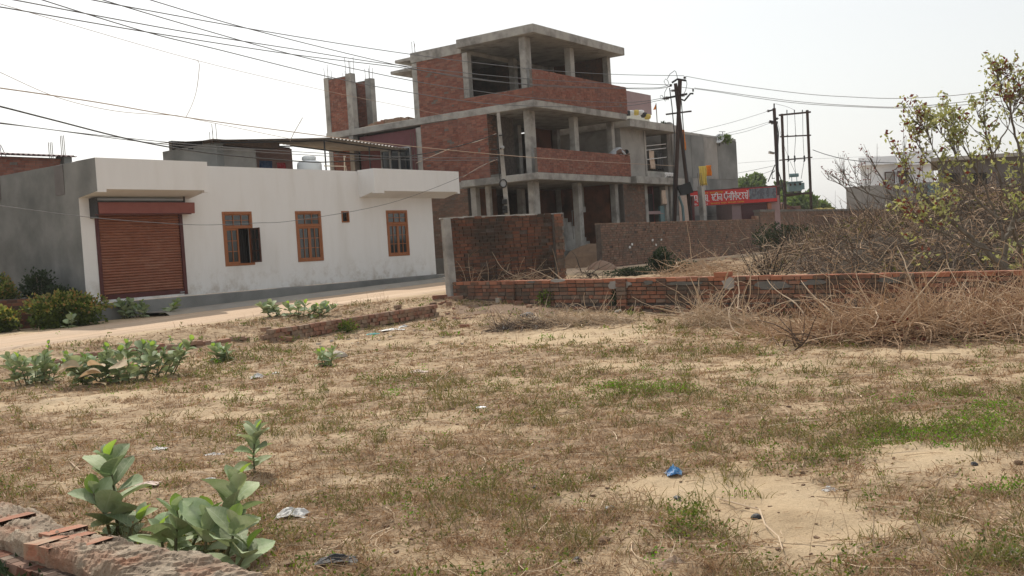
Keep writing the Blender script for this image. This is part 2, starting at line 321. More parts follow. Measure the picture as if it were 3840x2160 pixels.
M['card'] = mat('brown_cardboard', [c(.22, .14, .09), c(.40, .30, .22)], scale=8, bump=.2)
M['soil'] = mat('brown_dug_earth', [c(.16, .10, .065), c(.24, .16, .10)], scale=4, bump=.5, bscale=20, dist=.03)
# plants
M['calo'] = mat('calotropis_leaf', [c(.18, .25, .12), c(.28, .34, .19), c(.40, .44, .29)], scale=6, bump=.15, bscale=30, rough=.55, rand=.30, randhue=.014, transl=.16, spec=.35)
M['calo_young'] = mat('young_calotropis_leaf', [c(.17, .26, .07), c(.22, .31, .10)], scale=6, bump=.1, bscale=30, rough=.5, rand=.12, transl=.5)
M['calo_stem'] = mat('calotropis_stem', [c(.10, .105, .05), c(.16, .15, .085)], scale=9, bump=.2)
M['calo_dry'] = mat('withered_tan_leaf', [c(.46, .35, .22), c(.58, .47, .32)], scale=6, bump=.2, rough=.7, transl=.25)
M['lantana'] = mat('lantana_leaf', [c(.025, .045, .012), c(.06, .095, .022), c(.13, .17, .04), c(.09, .12, .03)], islands=True, scale=3, bump=0, rough=.6, transl=.3)
M['lantana_top'] = mat('yellowing_lantana_leaf', [c(.15, .18, .045), c(.26, .29, .09), c(.22, .25, .08), c(.34, .20, .08), c(.20, .24, .07)], islands=True, scale=3, bump=0, rough=.6, transl=.35)
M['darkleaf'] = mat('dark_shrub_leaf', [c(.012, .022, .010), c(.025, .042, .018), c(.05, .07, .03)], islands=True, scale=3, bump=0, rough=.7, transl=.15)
M['treeleaf'] = mat('yellow_green_tree_leaf', [c(.15, .175, .06), c(.26, .28, .11), c(.38, .39, .20), c(.21, .22, .09)], islands=True, scale=3, bump=0, rough=.6, transl=.4)
M['redleaf'] = mat('dry_red_brown_leaf', [c(.11, .035, .025), c(.18, .07, .045), c(.14, .06, .05)], islands=True, scale=3, bump=0, rough=.8, transl=.2)
M['farleaf'] = mat('far_tree_leaf', [c(.06, .10, .03), c(.10, .15, .05), c(.15, .19, .08)], islands=True, scale=2, bump=0, rough=.8, transl=.3)
M['palmleaf'] = mat('yellow_palm_leaf', [c(.26, .25, .10), c(.34, .30, .14)], islands=True, scale=2, bump=0, transl=.3)
M['bark'] = mat('grey_brown_bark', [c(.10, .08, .062), c(.19, .16, .125)], scale=14, bump=.4, bscale=60, stretch=(1, 1, .3))
M['bark_dk'] = mat('charred_dark_bark', [c(.012, .010, .009), c(.035, .028, .024)], scale=14, bump=.3)
M['twig'] = mat('dry_twig', [c(.19, .11, .06), c(.38, .245, .145), c(.56, .40, .265), c(.28, .175, .105)], islands=True, scale=6, bump=0)
M['twig_pale'] = mat('pale_dry_branch', [c(.42, .31, .205), c(.58, .45, .32), c(.33, .24, .155)], islands=True, scale=6, bump=.1)
M['twig_dk'] = mat('dark_dry_twig', [c(.05, .034, .026), c(.11, .078, .058), c(.19, .14, .105)], islands=True, scale=6, bump=0)
M['drygrass'] = mat('dry_grass_blade', [c(.07, .045, .028), c(.14, .09, .055), c(.24, .16, .095), c(.40, .285, .18), c(.50, .38, .25), c(.22, .15, .09), c(.32, .23, .14)], islands=True, scale=6, bump=0, transl=.2)
M['olive'] = mat('olive_grass_blade', [c(.05, .055, .02), c(.10, .105, .035), c(.17, .165, .06), c(.24, .205, .10), c(.12, .105, .045)], islands=True, scale=6, bump=0, transl=.25)
M['weed'] = mat('small_weed_leaf', [c(.04, .065, .015), c(.08, .12, .028), c(.14, .18, .045), c(.20, .22, .07)], islands=True, scale=6, bump=0, transl=.3)
M['bright'] = mat('bright_green_weed_leaf', [c(.06, .15, .018), c(.11, .24, .03), c(.17, .30, .05)], islands=True, scale=6, bump=0, transl=.4)

def ground_material():
    m = bpy.data.materials.new('sandy_soil'); m.use_nodes = True; n = m.node_tree; n.nodes.clear(); N = n.nodes.new; Lk = n.links.new
    out = N('ShaderNodeOutputMaterial'); bs = N('ShaderNodeBsdfPrincipled'); geo = N('ShaderNodeNewGeometry')
    def noise(sc, det=6, ro=.6):
        a = N('ShaderNodeTexNoise'); a.inputs['Scale'].default_value = sc; a.inputs['Detail'].default_value = det; a.inputs['Roughness'].default_value = ro; Lk(geo.outputs['Position'], a.inputs['Vector']); return a.outputs['Fac']
    def ramp(src, els):
        r = N('ShaderNodeValToRGB'); e = r.color_ramp.elements
        while len(e) < len(els): e.new(.5)
        for i, (p, cc) in enumerate(els): e[i].position = p; e[i].color = cc
        Lk(src, r.inputs[0]); return r.outputs[0]
    sand = ramp(noise(1.1), [(.3, c(.43, .315, .195)), (.5, c(.50, .38, .245)), (.72, c(.55, .43, .29))])
    lit = ramp(noise(9), [(.32, c(.15, .10, .058)), (.5, c(.27, .185, .115)), (.68, c(.44, .32, .21))])
    at = N('ShaderNodeAttribute'); at.attribute_name = 'litter'
    ad = N('ShaderNodeMath'); ad.operation = 'MULTIPLY_ADD'; ad.inputs[1].default_value = 1.3; ad.inputs[2].default_value = -.68; Lk(noise(6, 8, .7), ad.inputs[0])
    a2 = N('ShaderNodeMath'); a2.operation = 'ADD'; a2.use_clamp = True; Lk(ad.outputs[0], a2.inputs[0]); Lk(at.outputs['Fac'], a2.inputs[1])
    mx = N('ShaderNodeMix'); mx.data_type = 'RGBA'; Lk(a2.outputs[0], mx.inputs[0]); Lk(sand, mx.inputs[6]); Lk(lit, mx.inputs[7])
    sp = ramp(noise(85, 3, .8), [(.36, c(.55, .5, .45)), (.5, c(1, 1, 1))])
    mm = N('ShaderNodeMix'); mm.data_type = 'RGBA'; mm.blend_type = 'MULTIPLY'; mm.inputs[0].default_value = .55; Lk(mx.outputs[2], mm.inputs[6]); Lk(sp, mm.inputs[7])
    Lk(mm.outputs[2], bs.inputs['Base Color']); bs.inputs['Roughness'].default_value = .95; bs.inputs['Specular IOR Level'].default_value = .15
    b1 = N('ShaderNodeBump'); b1.inputs['Strength'].default_value = .8; b1.inputs['Distance'].default_value = .03; Lk(noise(14, 8, .7), b1.inputs['Height'])
    b2 = N('ShaderNodeBump'); b2.inputs['Strength'].default_value = .7; b2.inputs['Distance'].default_value = .008; Lk(noise(90, 5, .7), b2.inputs['Height']); Lk(b1.outputs[0], b2.inputs['Normal'])
    Lk(b2.outputs[0], bs.inputs['Normal']); Lk(bs.outputs[0], out.inputs[0]); return m
M['ground'] = ground_material()
M['road'] = mat('packed_dirt_road', [c(.40, .285, .19), c(.50, .36, .245), c(.59, .45, .32)], rotz=R(53.2), stretch=(9, 1, 1), scale=1.5, bump=.25, bscale=14, dist=.02, stain=c(.38, .29, .21), stainscale=.9, stainamt=.6, detail=9)
M['apron'] = mat('cement_apron', [c(.26, .24, .21), c(.34, .31, .27)], scale=1.5, bump=.2, bscale=25, stain=c(.42, .34, .25), stainamt=.5)

# ------------------------------------------------------------------ where the lot is bare and where it is overgrown
BARE = [(2150,1262,330,34,-.9),(1800,1290,200,26,-.4),(2350,1370,170,14,-.7),(2850,1362,220,20,-.9),(2950,1430,350,12,-.6),(3400,1325,420,18,-.7),(3050,1530,150,20,-.4),
        (3600,1722,330,60,-.9),(3450,1590,230,28,-.6),(2700,1850,400,80,-.8),(2350,1810,200,36,-.6),(3050,1990,420,95,-.9),(2250,2125,450,36,-.6),(1700,2110,150,36,-.6),
        (1300,1790,200,36,-.6),(600,1485,500,18,-.7),(1000,1552,600,14,-.6),(1700,1600,400,9,-.4),(300,1530,300,22,-.6),(1300,1280,220,20,-.5),(700,1370,230,36,-.3),(250,1340,350,22,-.5),(3650,1985,200,30,-.4),
        (3050,1740,170,45,.5),(1200,1950,420,110,.25),(1500,1700,500,60,.3),(2600,1600,500,50,.25),(2300,1640,260,30,.3),(2650,1260,300,30,.3),(200,1640,300,50,.2)]
GREEN = [(2400,1468,215,20,1.6),(2760,1452,200,10,.7),(3080,1640,260,36,.8),(3600,1640,270,50,1.3),(3720,1500,210,50,.8),(3000,1770,330,60,.7),(3750,1830,160,22,1.2),(2600,2000,150,100,.8),
         (1300,1620,500,50,.3),(900,1350,350,50,.35),(1700,1500,500,60,.35),(2500,1330,260,18,.35),(500,1430,300,26,.3),(950,2080,260,80,.45),(1950,1760,250,50,.3),(2050,1268,90,8,.8),(2700,1320,200,16,.5),(3300,2120,500,40,.5)]
def emap(L, u, v):
    s = 0
    for a, b, ru, rv, k in L: s = s + k * np.exp(-(((u - a) / ru) ** 2 + ((v - b) / rv) ** 2))
    return s
def litter(x, y):
    u, v = project(x, y, g0(x, y))
    s = (x + 11.02) * .599 + (y - 26) * .8007; t = (x + 11.02) * .8007 - (y - 26) * .599
    q = .78 + emap(BARE, u, v)*1.1 + (fbm(x * .9, y * 1.3, 21) - .5) * 1.2 + (fbm(x * 4, y * 5, 33, 4) - .5) * 1.15
    return np.clip(q, 0, 1) * smooth(5.7, 6.6, t)
def greenery(x, y):
    u, v = project(x, y, g0(x, y))
    t = (x + 11.02) * .8007 - (y - 26) * .599
    q = emap(GREEN, u, v) * 1.0 + .10 + (fbm(x * 1.1, y * 1.5, 51) - .55) * 1.1 + (fbm(x * 4, y * 5, 63, 3) - .5) * .8
    return np.clip(q, 0, 2) * smooth(6.0, 6.8, t)

# ------------------------------------------------------------------ ground
def ground():
    xs = np.concatenate([[-3000, -900, -300, -120, -60, -35, -25, -18], np.arange(-14, 14.01, .07), [16, 20, 26, 35, 60, 120, 300, 900, 3000]])
    ys = np.concatenate([[-60, -20, -5, 0, 1.2, 2.2], np.arange(3, 30.01, .065), np.arange(30.5, 60, 1), [70, 90, 130, 250, 600, 1500, 4000]])
    X, Y = np.meshgrid(xs, ys); near = smooth(60, 30, np.abs(X)) * smooth(80, 40, Y)
    Z = g0(np.clip(X, -60, 60), np.clip(Y, 3, 80)) * 1.0 + near * (gz(X, Y) - g0(X, Y))
    V = np.stack([X, Y, Z], -1).reshape(-1, 3); nx = len(xs); i = (np.arange(len(ys) - 1)[:, None] * nx + np.arange(nx - 1)[None]).ravel()
    Fc = np.stack([i, i + 1, i + nx + 1, i + nx], -1)
    o = npmesh('ground', V, Fc, M['ground'], smooth=True, kind='structure')
    a = o.data.attributes.new('litter', 'FLOAT', 'POINT'); a.data.foreach_set('value', (litter(V[:, 0], V[:, 1]) * 1.0).astype(np.float32))
ground()
WF = Fr((-11.02, 26), 36.8)
def strip(name, m, t0, t1, s0, s1, n, k, lift, wob=.15):
    ss = np.linspace(s0, s1, n); V = []
    for i, s in enumerate(ss):
        for j in range(k):
            t = t0 + (t1 - t0) * j / (k - 1)
            if j in (0, k - 1): t += wob * (float(fbm(s * .7, j * 3.1, 5)) - .5) * 2 + wob * .4 * (float(fbm(s * 4, j * 3.1, 6)) - .5)
            p = WF.p(s, t, 0); V.append((p[0], p[1], float(g0(p[0], p[1])) + (lift if 0 < j < k - 1 else -.03) + (float(gz(p[0], p[1])) - float(g0(p[0], p[1]))) * .8))
    i = (np.arange(n - 1)[:, None] * k + np.arange(k - 1)[None]).ravel()
    return npmesh(name, V, np.stack([i, i + 1, i + k + 1, i + k], -1), m, smooth=True, kind='structure')
strip('dirt_road', M['road'], 1.95, 5.85, -34, 70, 420, 24, .035)
strip('pavement', M['apron'], .3, 1.95, 1.2, 16, 80, 6, .10, .12)

# ------------------------------------------------------------------ haze
def haze(dens):
    m = bpy.data.materials.new('haze'); m.use_nodes = True; n = m.node_tree; n.nodes.clear(); o = n.nodes.new('ShaderNodeOutputMaterial'); v = n.nodes.new('ShaderNodeVolumePrincipled')
    v.inputs['Color'].default_value = (.95, .96, .97, 1); v.inputs['Density'].default_value = dens; v.inputs['Anisotropy'].default_value = .3; n.links.new(v.outputs[0], o.inputs['Volume'])
    me = bpy.data.meshes.new('haze'); X, Y0, Y1, Z0, Z1 = 3100, -120, 4100, -1.5, 16
    me.from_pydata([(a, b, cc) for cc in (Z0, Z1) for a, b in ((-X, Y0), (X, Y0), (X, Y1), (-X, Y1))], [], [(0, 3, 2, 1), (4, 5, 6, 7), (0, 1, 5, 4), (1, 2, 6, 5), (2, 3, 7, 6), (3, 0, 4, 7)]); me.materials.append(m); tag(link('haze', me), None, None, None, 'stuff')
haze(.0004)

# ------------------------------------------------------------------ brickwork
_bm = []
def unit_brick(i):
    r = random.Random(i); me = bpy.data.meshes.new('brick'); vs = []
    for z in (-.5, .5):
        for x, y in ((-.5, -1), (.5, -1), (.5, 0), (-.5, 0)):
            vs.append((x + r.uniform(-.015, .015), y + (r.uniform(0, .25) if y < 0 else 0), z + r.uniform(-.04, .04)))
    me.from_pydata(vs, [], [(0, 3, 2, 1), (4, 5, 6, 7), (0, 1, 5, 4), (1, 2, 6, 5), (3, 0, 4, 7)]); return me
class Bricks:
    def __init__(b, root, m, proud=.014, limit=300): b.root = root; b.m = m; b.items = []; b.proud = proud; b.limit = limit
    def face(b, f, s0, s1, z0, z1, t, top=None, skip=None, headers=(), L=.235, H=.082, mat=None, gap=.011, drop=.004):
        row = 0; z = z0
        while z + H * .6 < z1:
            Lr = L * .5 if row in headers else L
            s = s0 - (Lr * .5 if row % 2 else 0) - rnd.uniform(0, .03)
            while s < s1:
                l = Lr * (1 if rnd.random() > .12 else .52); a = max(s, s0); e = min(s + l, s1)
                if e - a > .05:
                    mid = (a + e) / 2
                    if not ((top and z + H * .7 > top(mid)) or (skip and skip(mid, z + H / 2)) or rnd.random() < drop):
                        b.items.append((f.p(mid, t, z + H / 2 + rnd.uniform(-.003, .003)), f, e - a - gap, H - gap, b.proud * rnd.uniform(.35, 1.25), mat or b.m))
                s += l
            z += H; row += 1
    def emit(b):
        b.items.sort(key=lambda q: q[0][1]); keys = {}
        base = base_of(b.root)
        for q in b.items[:b.limit]:
            k = q[5].name
            if k not in keys:
                keys[k] = [unit_brick(i) for i in range(5)]
                for me in keys[k]: me.materials.append(q[5])
            o = link('brick', keys[k][rnd.randrange(5)], b.root); f = q[1]
            o.location = [float(a) for a in (q[0] - base)]; o.rotation_euler = (0, 0, R(90 - f.yaw)); o.scale = (q[2], q[4], q[3])
        rest = {}
        for q in b.items[b.limit:]: rest.setdefault(q[5].name, []).append(q)
        for k, L in rest.items():
            V = []; Fc = []
            for c0, f, l, h, pr, mm in L:
                n = len(V)
                for z in (-.5, .5):
                    for x, y in ((-.5, 1), (.5, 1), (.5, 0), (-.5, 0)):
                        V.append(c0 + f.d * (x * l) + f.n * (y * pr) + np.array([0, 0, z * h + rnd.uniform(-.002, .002)]))
                Fc += [(n, n + 3, n + 2, n + 1), (n + 4, n + 5, n + 6, n + 7), (n, n + 1, n + 5, n + 4), (n + 1, n + 2, n + 6, n + 5), (n + 3, n, n + 4, n + 7)]
            npmesh('brickwork', np.array(V), np.array(Fc), L[0][5], b.root, kind='stuff')
def wall_holes(mb, f, s0, s1, z0, z1, t0, t1, holes):
    cuts = sorted(set([s0, s1] + [h[0] for h in holes] + [h[1] for h in holes]))
    for a, e in zip(cuts[:-1], cuts[1:]):
        hs = sorted([(h[2], h[3]) for h in holes if h[0] < e - 1e-6 and h[1] > a + 1e-6]); z = z0
        for x, y in hs:
            if x > z: mb.box(a, e, t0, t1, z, x, f)
            z = y
        if z < z1: mb.box(a, e, t0, t1, z, z1, f)
def rebars(root, f, s, t, z, h=.55, n=4, d=.18, name='rebar', cat=None):
    for i in range(n):
        mb = MB(); a = f.p(s + (i % 2 - .5) * d + rnd.uniform(-.02, .02), t + (i // 2 - .5) * d, z); hh = h * rnd.uniform(.6, 1.05)
        mb.tube([a, a + np.array([rnd.uniform(-.03, .03), 0, hh])], .011, 5); mb.build(name, M['rebar'], root)

# ------------------------------------------------------------------ white single-storey house with shop shutter
root = thing('white_house', WF.p(6.9, 0, .6), 'long white-painted single-storey house with brown roller shutter and three wooden windows beside the dirt road', 'house')
mb = MB(WF)
wins = [(4.43, 5.51), (7.22, 8.30), (11.34, 12.42)]
holes = [(a, b, 1.64, 3.25) for a, b in wins] + [(9.22, 9.56, 2.86, 3.24), (.40, 3.06, .95, 3.45)]
wall_holes(mb, WF, 0.004, 13.8, .88, 4.58, -.22, 0, holes)
mb.build('front_wall', M['white'], root)
MB(WF).box(13.58, 13.8, -9, -.22, .88, 4.5).build('end_wall', M['white'], root)
MB(WF).box(.22, 13.58, -8.8, -.22, 3.85, 3.97).build('roof_slab', M['cement'], root)
MB(WF).box(.22, 13.58, -3.0, -2.9, .9, 3.8).build('inner_wall', M['dark'], root)
MB(WF).box(0, .22, -9, -.002, .2, 4.57).build('side_wall', M['cement'], root, label='unpainted grey cement side wall stained by damp')
MB(WF).box(-.012, .0, -1.06, -.62, 3.78, 4.56, j=.01).build('plaster_patch', M['cement_pt'], root)
MB(WF).box(-.05, .0, -4.6, -3.95, 3.92, 4.64, j=.01).build('plaster_patch', M['cement_pt'], root)
smear = [(-.28, 4.02), (-.33, 4.12), (-.40, 4.26), (-.385, 4.38), (-.33, 4.50), (-.27, 4.46), (-.25, 4.3), (-.23, 4.1)]
SF = Fr(WF.p(0, 0, 0), WF.yaw - 90)            # side wall seen face on: s runs back, outwards is -t
mb = MB(); vs = [WF.p(-.006, t + .42, z) for t, z in smear]; mb.add(vs, [tuple(range(len(vs)))]); mb.build('paint_smear', M['white'], root)
# canopies
def canopy(s0, s1, T, zb, zt, zw, dl, dr, sidemat=None):
    mb = MB(); q = WF.p
    mb.hexa([q(s0, 0, zw), q(s1, 0, zw), q(s1, T, zb), q(s0, T, zb), q(s0, 0, zt), q(s1, 0, zt), q(s1, T, zt), q(s0, T, zt)])
    mb.box(s0 + .002, s0 + dl, T - .12, T + .003, zb - .075, zb - .001, WF); mb.box(s1 - dr, s1 - .002, T - .12, T + .003, zb - .06, zb - .001, WF)
    return mb
canopy(.0, 3.37, .9, 3.79, 4.585, 3.63, .25, .16).build('shop_canopy', M['white'], root)
MB().hexa([WF.p(-.008, 0, 3.63), WF.p(-.001, 0, 3.63), WF.p(-.001, .9, 3.74), WF.p(-.008, .9, 3.74), WF.p(-.008, 0, 4.58), WF.p(-.001, 0, 4.58), WF.p(-.001, .9, 4.58), WF.p(-.008, .9, 4.58)]).build('canopy_end', M['cement'], root)
canopy(10.1, 14.55, .75, 3.86, 4.61, 3.68, .45, .12).build('window_canopy', M['white'], root)
mb = MB(WF); mb.box(-.02, 14.6, 0, .3, .35, .875); mb.build('plinth', M['cement'], root, bevel=.02)
# shutter
sh = bpy.data.objects.new('roller_shutter', None); COL.objects.link(sh); sh.parent = root; sh.location = [float(a) for a in (WF.p(1.7, 0, .95) - base_of(root))]
z = 1.08; first = None
while z < 3.22:                                 # curved steel slats
    mb = MB(); prof = [(-.052, 0), (-.028, .012), (-.018, .034), (-.028, .058), (-.052, .0735)]
    vs = []
    for s in (.48, 2.98): vs += [WF.p(s, t, z + h) for t, h in prof]
    mb.add(vs, [(i, i + 1, i + 6, i + 5) for i in range(4)]); mb.build('slat', M['shutter'], sh); z += .0745
MB(WF).box(.48, 2.98, -.06, -.012, .95, 1.075).build('bottom_bar', M['maroon'], sh)
MB(WF).box(2.82, 2.95, -.012, .03, .985, 1.01).build('handle', M['galv'], sh)
MB(WF).box(.40, .50, -.09, .025, .93, 3.30).build('guide_rail', M['maroon'], sh); MB(WF).box(2.96, 3.06, -.09, .025, .93, 3.30).build('guide_rail', M['maroon'], sh)
MB(WF).box(.36, 3.30, .0, .30, 3.20, 3.50, j=.008).build('shutter_box', M['shutter_box'], sh, bevel=.01)
MB(WF).box(.28, .34, 0, .30, 3.10, 3.62).build('bracket', M['iron'], sh); MB(WF).box(2.93, 2.97, .3, .33, 3.5, 3.66).build('bracket', M['iron'], sh)
MB(WF).box(.30, 3.0, .02, .29, 3.505, 3.55).build('top_rail', M['iron'], sh); MB(WF).box(.24, 3.15, .302, .33, 3.165, 3.19).build('lower_rail', M['maroon'], sh)
# windows
def window(s0, s1, z0, z1, opened=False):
    wr = bpy.data.objects.new('window', None); COL.objects.link(wr); wr.parent = root; wr.location = [float(a) for a in (WF.p((s0 + s1) / 2, 0, z0) - base_of(root))]
    zt = z1 - .47; mid = (s0 + s1) / 2
    mb = MB(WF); t0, t1 = -.10, .022
    mb.box(s0, s0 + .075, t0, t1, z0, z1); mb.box(s1 - .075, s1, t0, t1, z0, z1); mb.box(s0 + .075, s1 - .075, t0, t1, z1 - .085, z1); mb.box(s0 + .075, s1 - .075, t0, t1, z0, z0 + .07); mb.box(s0 + .075, s1 - .075, t0, t1, zt - .035, zt + .035)
    mb.build('frame', M['wood'], wr, bevel=.006)
    def grid(a, b, zb, zz, nx, nz, stile, bar, tt=-.05, tb=.006, mm='wood'):
        mb = MB(WF); mb.box(a, a + stile, tt, tb, zb, zz); mb.box(b - stile, b, tt, tb, zb, zz); mb.box(a + stile, b - stile, tt, tb, zz - stile, zz); mb.box(a + stile, b - stile, tt, tb, zb, zb + stile)
        A, B_, C_, D_ = a + stile, b - stile, zb + stile, zz - stile
        for i in range(1, nx): x = A + (B_ - A) * i / nx; mb.box(x - bar / 2, x + bar / 2, tt + .01, tb - .004, C_, D_)
        for i in range(1, nz): zq = C_ + (D_ - C_) * i / nz; mb.box(A, B_, tt + .012, tb - .006, zq - bar / 2, zq + bar / 2)
        mb.build('sash', M[mm], wr)
        for i in range(nx):
            for j in range(nz):
                x0 = A + (B_ - A) * i / nx + (bar / 2 if i else 0); x1 = A + (B_ - A) * (i + 1) / nx - (bar / 2 if i < nx - 1 else 0)
                y0 = C_ + (D_ - C_) * j / nz + (bar / 2 if j else 0); y1 = C_ + (D_ - C_) * (j + 1) / nz - (bar / 2 if j < nz - 1 else 0)
                MB(WF).box(x0, x1, -.03 + rnd.uniform(-.003, .003), -.022 + rnd.uniform(-.003, .003), y0, y1).build('pane', M['glass'], wr)
    grid(s0 + .077, s1 - .077, zt + .037, z1 - .087, 3, 2, .022, .02)
    grid(s0 + .077, mid - .001, z0 + .072, zt - .037, 2, 3, .05, .022)
    if not opened: grid(mid + .001, s1 - .077, z0 + .072, zt - .037, 2, 3, .05, .022)
    else:
        MB(WF).box(s0 + .08, s1 - .08, -.30, -.29, z0 + .05, zt).build('room_shade_panel', M['dark'], wr)  # near-black panel added in place of the room's shade
        for i in range(5): x = mid + .07 + i * .085; MB().tube([WF.p(x, -.09, z0 + .07), WF.p(x, -.09, zt - .03)], .006, 5).build('grille_bar', M['iron'], wr)
        a = R(62); lf = Fr(WF.p(s1 - .075, .02, 0), WF.yaw - 0)    # leaf swung outwards on its right hinge
        L = .44; e = WF.p(s1 - .075, .02, 0) + (-WF.d * math.cos(a + R(25)) + WF.n * math.sin(a + R(25))) * L; h0 = WF.p(s1 - .075, .02, 0)
        dx = (e - h0) / L; nn = np.array([dx[1], -dx[0], 0]); up = np.array([0, 0, 1.0])
        def bx(mb, a0, a1, b0, b1, zz0, zz1):
            pts = []
            for z_ in (zz0, zz1):
                for q, w_ in ((a0, b0), (a1, b0), (a1, b1), (a0, b1)): pts.append(h0 + dx * q + nn * w_ + up * z_)
            mb.hexa(pts)
        mb = MB(); zb, zz = z0 + .072, zt - .037
        bx(mb, 0, .05, 0, .035, zb, zz); bx(mb, L - .05, L, 0, .035, zb, zz); bx(mb, .05, L - .05, 0, .035, zb, zb + .05); bx(mb, .05, L - .05, 0, .035, zz - .05, zz)
        bx(mb, L / 2 - .011, L / 2 + .011, .005, .03, zb + .05, zz - .05)
        for k in (1, 2): zq = zb + (zz - zb) * k / 3; bx(mb, .05, L - .05, .006, .029, zq - .011, zq + .011)
        mb.build('open_leaf', M['wood_dk'], wr)
        mb = MB(); bx(mb, .05, L - .05, .012, .018, zb + .05, zz - .05); mb.build('pane', M['glass'], wr)
for i, (a, b) in enumerate(wins): window(a, b, 1.64, 3.25, i == 0)
mb = MB(WF); mb.box(9.22, 9.56, -.08, .02, 2.86, 2.90); mb.box(9.22, 9.56, -.08, .02, 3.20, 3.24); mb.box(9.22, 9.26, -.08, .02, 2.90, 3.20); mb.box(9.52, 9.56, -.08, .02, 2.90, 3.20); vent = mb.build('vent_window', M['wood'], root)
MB(WF).box(9.24, 9.54, -.12, -.11, 2.88, 3.22).build('pane', M['dark'], vent)

# ------------------------------------------------------------------ brick house behind on the left, with sheet roof
root = thing('brick_house', WF.p(0, -8, .6), 'red brick house with a maroon corrugated roof edge behind the grey side wall', 'house')
MB(WF).box(-7, 3.6, -11, -7.05, .6, 5.52).build('wall', M['mortar'], root)
bk = Bricks(root, M['brick_new'], limit=220); bk.face(WF, -.2, 3.6, 4.6, 5.5, -7.05); bk.emit()
mb = MB(); vs = []; n = 120
for i in range(n + 1):
    s = -1.0 + 5.0 * i / n; zz = 5.56 + .025 * math.sin(i * math.pi / 2)
    vs += [WF.p(s, -6.75, zz), WF.p(s, -6.75, zz + .012), WF.p(s, -9.5, zz + .33), WF.p(s, -9.5, zz + .342)]
mb.add(vs, [(4 * i, 4 * i + 4, 4 * i + 5, 4 * i + 1) for i in range(n)] + [(4 * i + 1, 4 * i + 5, 4 * i + 7, 4 * i + 3) for i in range(n)] + [(4 * i, 4 * i + 2, 4 * i + 6, 4 * i + 4) for i in range(n)])
mb.build('corrugated_roof', M['tin_red'], root)
MB(WF).box(-7, .02, -7.0, -6.6, .6, 5.62).build('corner_pillar', M['cement_lt'], root); MB(WF).box(3.62, 3.9, -7.4, -6.9, .6, 5.6).build('corner_pillar', M['cement'], root)
for (u, v) in ((6, 575), (30, 578), (185, 585), (232, 588)):
    p = P(u, v, 33.5); mb = None
    for k in range(1 if u < 100 else 3):
        a = p + np.array([k * .06, 0, -.25]); h = .75 if u > 200 else (.5 if u > 100 else .8); lean = (-.08 if u == 6 else (-.22 if u == 30 else 0))
        MB().tube([a, a + np.array([lean + rnd.uniform(-.01, .01), 0, h * (.45 if u == 30 else 1) + .2])], .012, 5).build('rebar', M['rebar'], root)

# ------------------------------------------------------------------ rooftop shed with tin canopy
root = thing('roof_shed', WF.p(12, -6, 3.97), 'grey plastered rooftop shed with a sagging tin sheet canopy above the white house', 'shed')
mb = MB(WF); mb.box(9.0, 9.3, -6.3, -6.0, 3.97, 6.15); mb.box(9.3, 15.2, -9.3, -9.1, 3.97, 6.62); mb.box(9.0, 9.2, -9.3, -6.3, 3.97, 6.2); mb.build('wall', M['cement'], root)
MB(WF).box(9.3, 10.9, -6.3, -6.15, 3.97, 6.05).build('plastered_panel', M['cement_lt'], root)
MB(WF).box(10.9, 15.2, -9.1, -9.0, 3.97, 6.55).build('inner_wall', M['mauve'], root)
Z1, Z2, Z3 = 6.16, 6.50, 6.24
def sheet(name, sa, za, sb, zb, corr, m):
    mb = MB(); n = 150; vs = []
    for i in range(n + 1):
        k = i / n; s = sa + (sb - sa) * k; zz = za + (zb - za) * k + (.03 * math.sin(i * math.pi / 3) if corr else .0)
        vs += [WF.p(s, -5.2, zz), WF.p(s, -5.2, zz + .014), WF.p(s, -9.35, zz + .34), WF.p(s, -9.35, zz + .354)]
    mb.add(vs, [(4 * i, 4 * i + 4, 4 * i + 5, 4 * i + 1) for i in range(n)] + [(4 * i + 1, 4 * i + 5, 4 * i + 7, 4 * i + 3) for i in range(n)] + [(4 * i, 4 * i + 2, 4 * i + 6, 4 * i + 4) for i in range(n)])
    mb.build(name, m, root)
sheet('canopy_sheet', 8.6, Z1, 13.9, Z2, False, M['tin']); sheet('canopy_sheet', 13.9, Z2 + .01, 18.9, Z3, True, M['tin'])
for s, h in ((13.7, 6.45), (16.2, 6.3), (18.4, 6.2)): MB().tube([WF.p(s, -5.35, 3.97), WF.p(s, -5.35, h)], .03, 6).build('post', M['iron'], root)
for t in (-5.5, -7.4): MB().tube([WF.p(8.8, t, Z1 - .06), WF.p(13.9, t, Z2 - .07), WF.p(18.7, t, Z3 - .07)], .03, 6).build('roof_beam', M['iron'], root)
MB(WF).box(9.1, 12.2, -6.9, -6.3, 6.15, 6.36, j=.02).build('brick_parapet', M['brick_back'], root)
rebars(root, WF, 8.95, -6.1, 6.1, .75)
def cloth(name, label, f, s0, s1, z0, z1, t, m, seed=0, cat='cloth', amp=.05, sag=.0):
    mb = MB(); nx, nz = 10, 8; vs = []
    for j in range(nz + 1):
        for i in range(nx + 1):
            s = s0 + (s1 - s0) * i / nx; z_ = z1 + (z0 - z1) * j / nz - sag * math.sin(math.pi * i / nx) + .06 * (s1 - s0) * math.sin(seed + i * 2.1) * j / nz
            vs.append(f.p(s + .05 * (s1 - s0) * math.sin(seed * 3 + j * .9), t + amp * math.sin(i * 1.9 + seed) * (.4 + j / nz), z_))
    mb.add(vs, [(j * (nx + 1) + i, j * (nx + 1) + i + 1, (j + 1) * (nx + 1) + i + 1, (j + 1) * (nx + 1) + i) for j in range(nz) for i in range(nx)])
    o = mb.build(name, m, smooth=True); so = o.modifiers.new('thickness', 'SOLIDIFY'); so.thickness = .006
    return tag(o, label, cat)
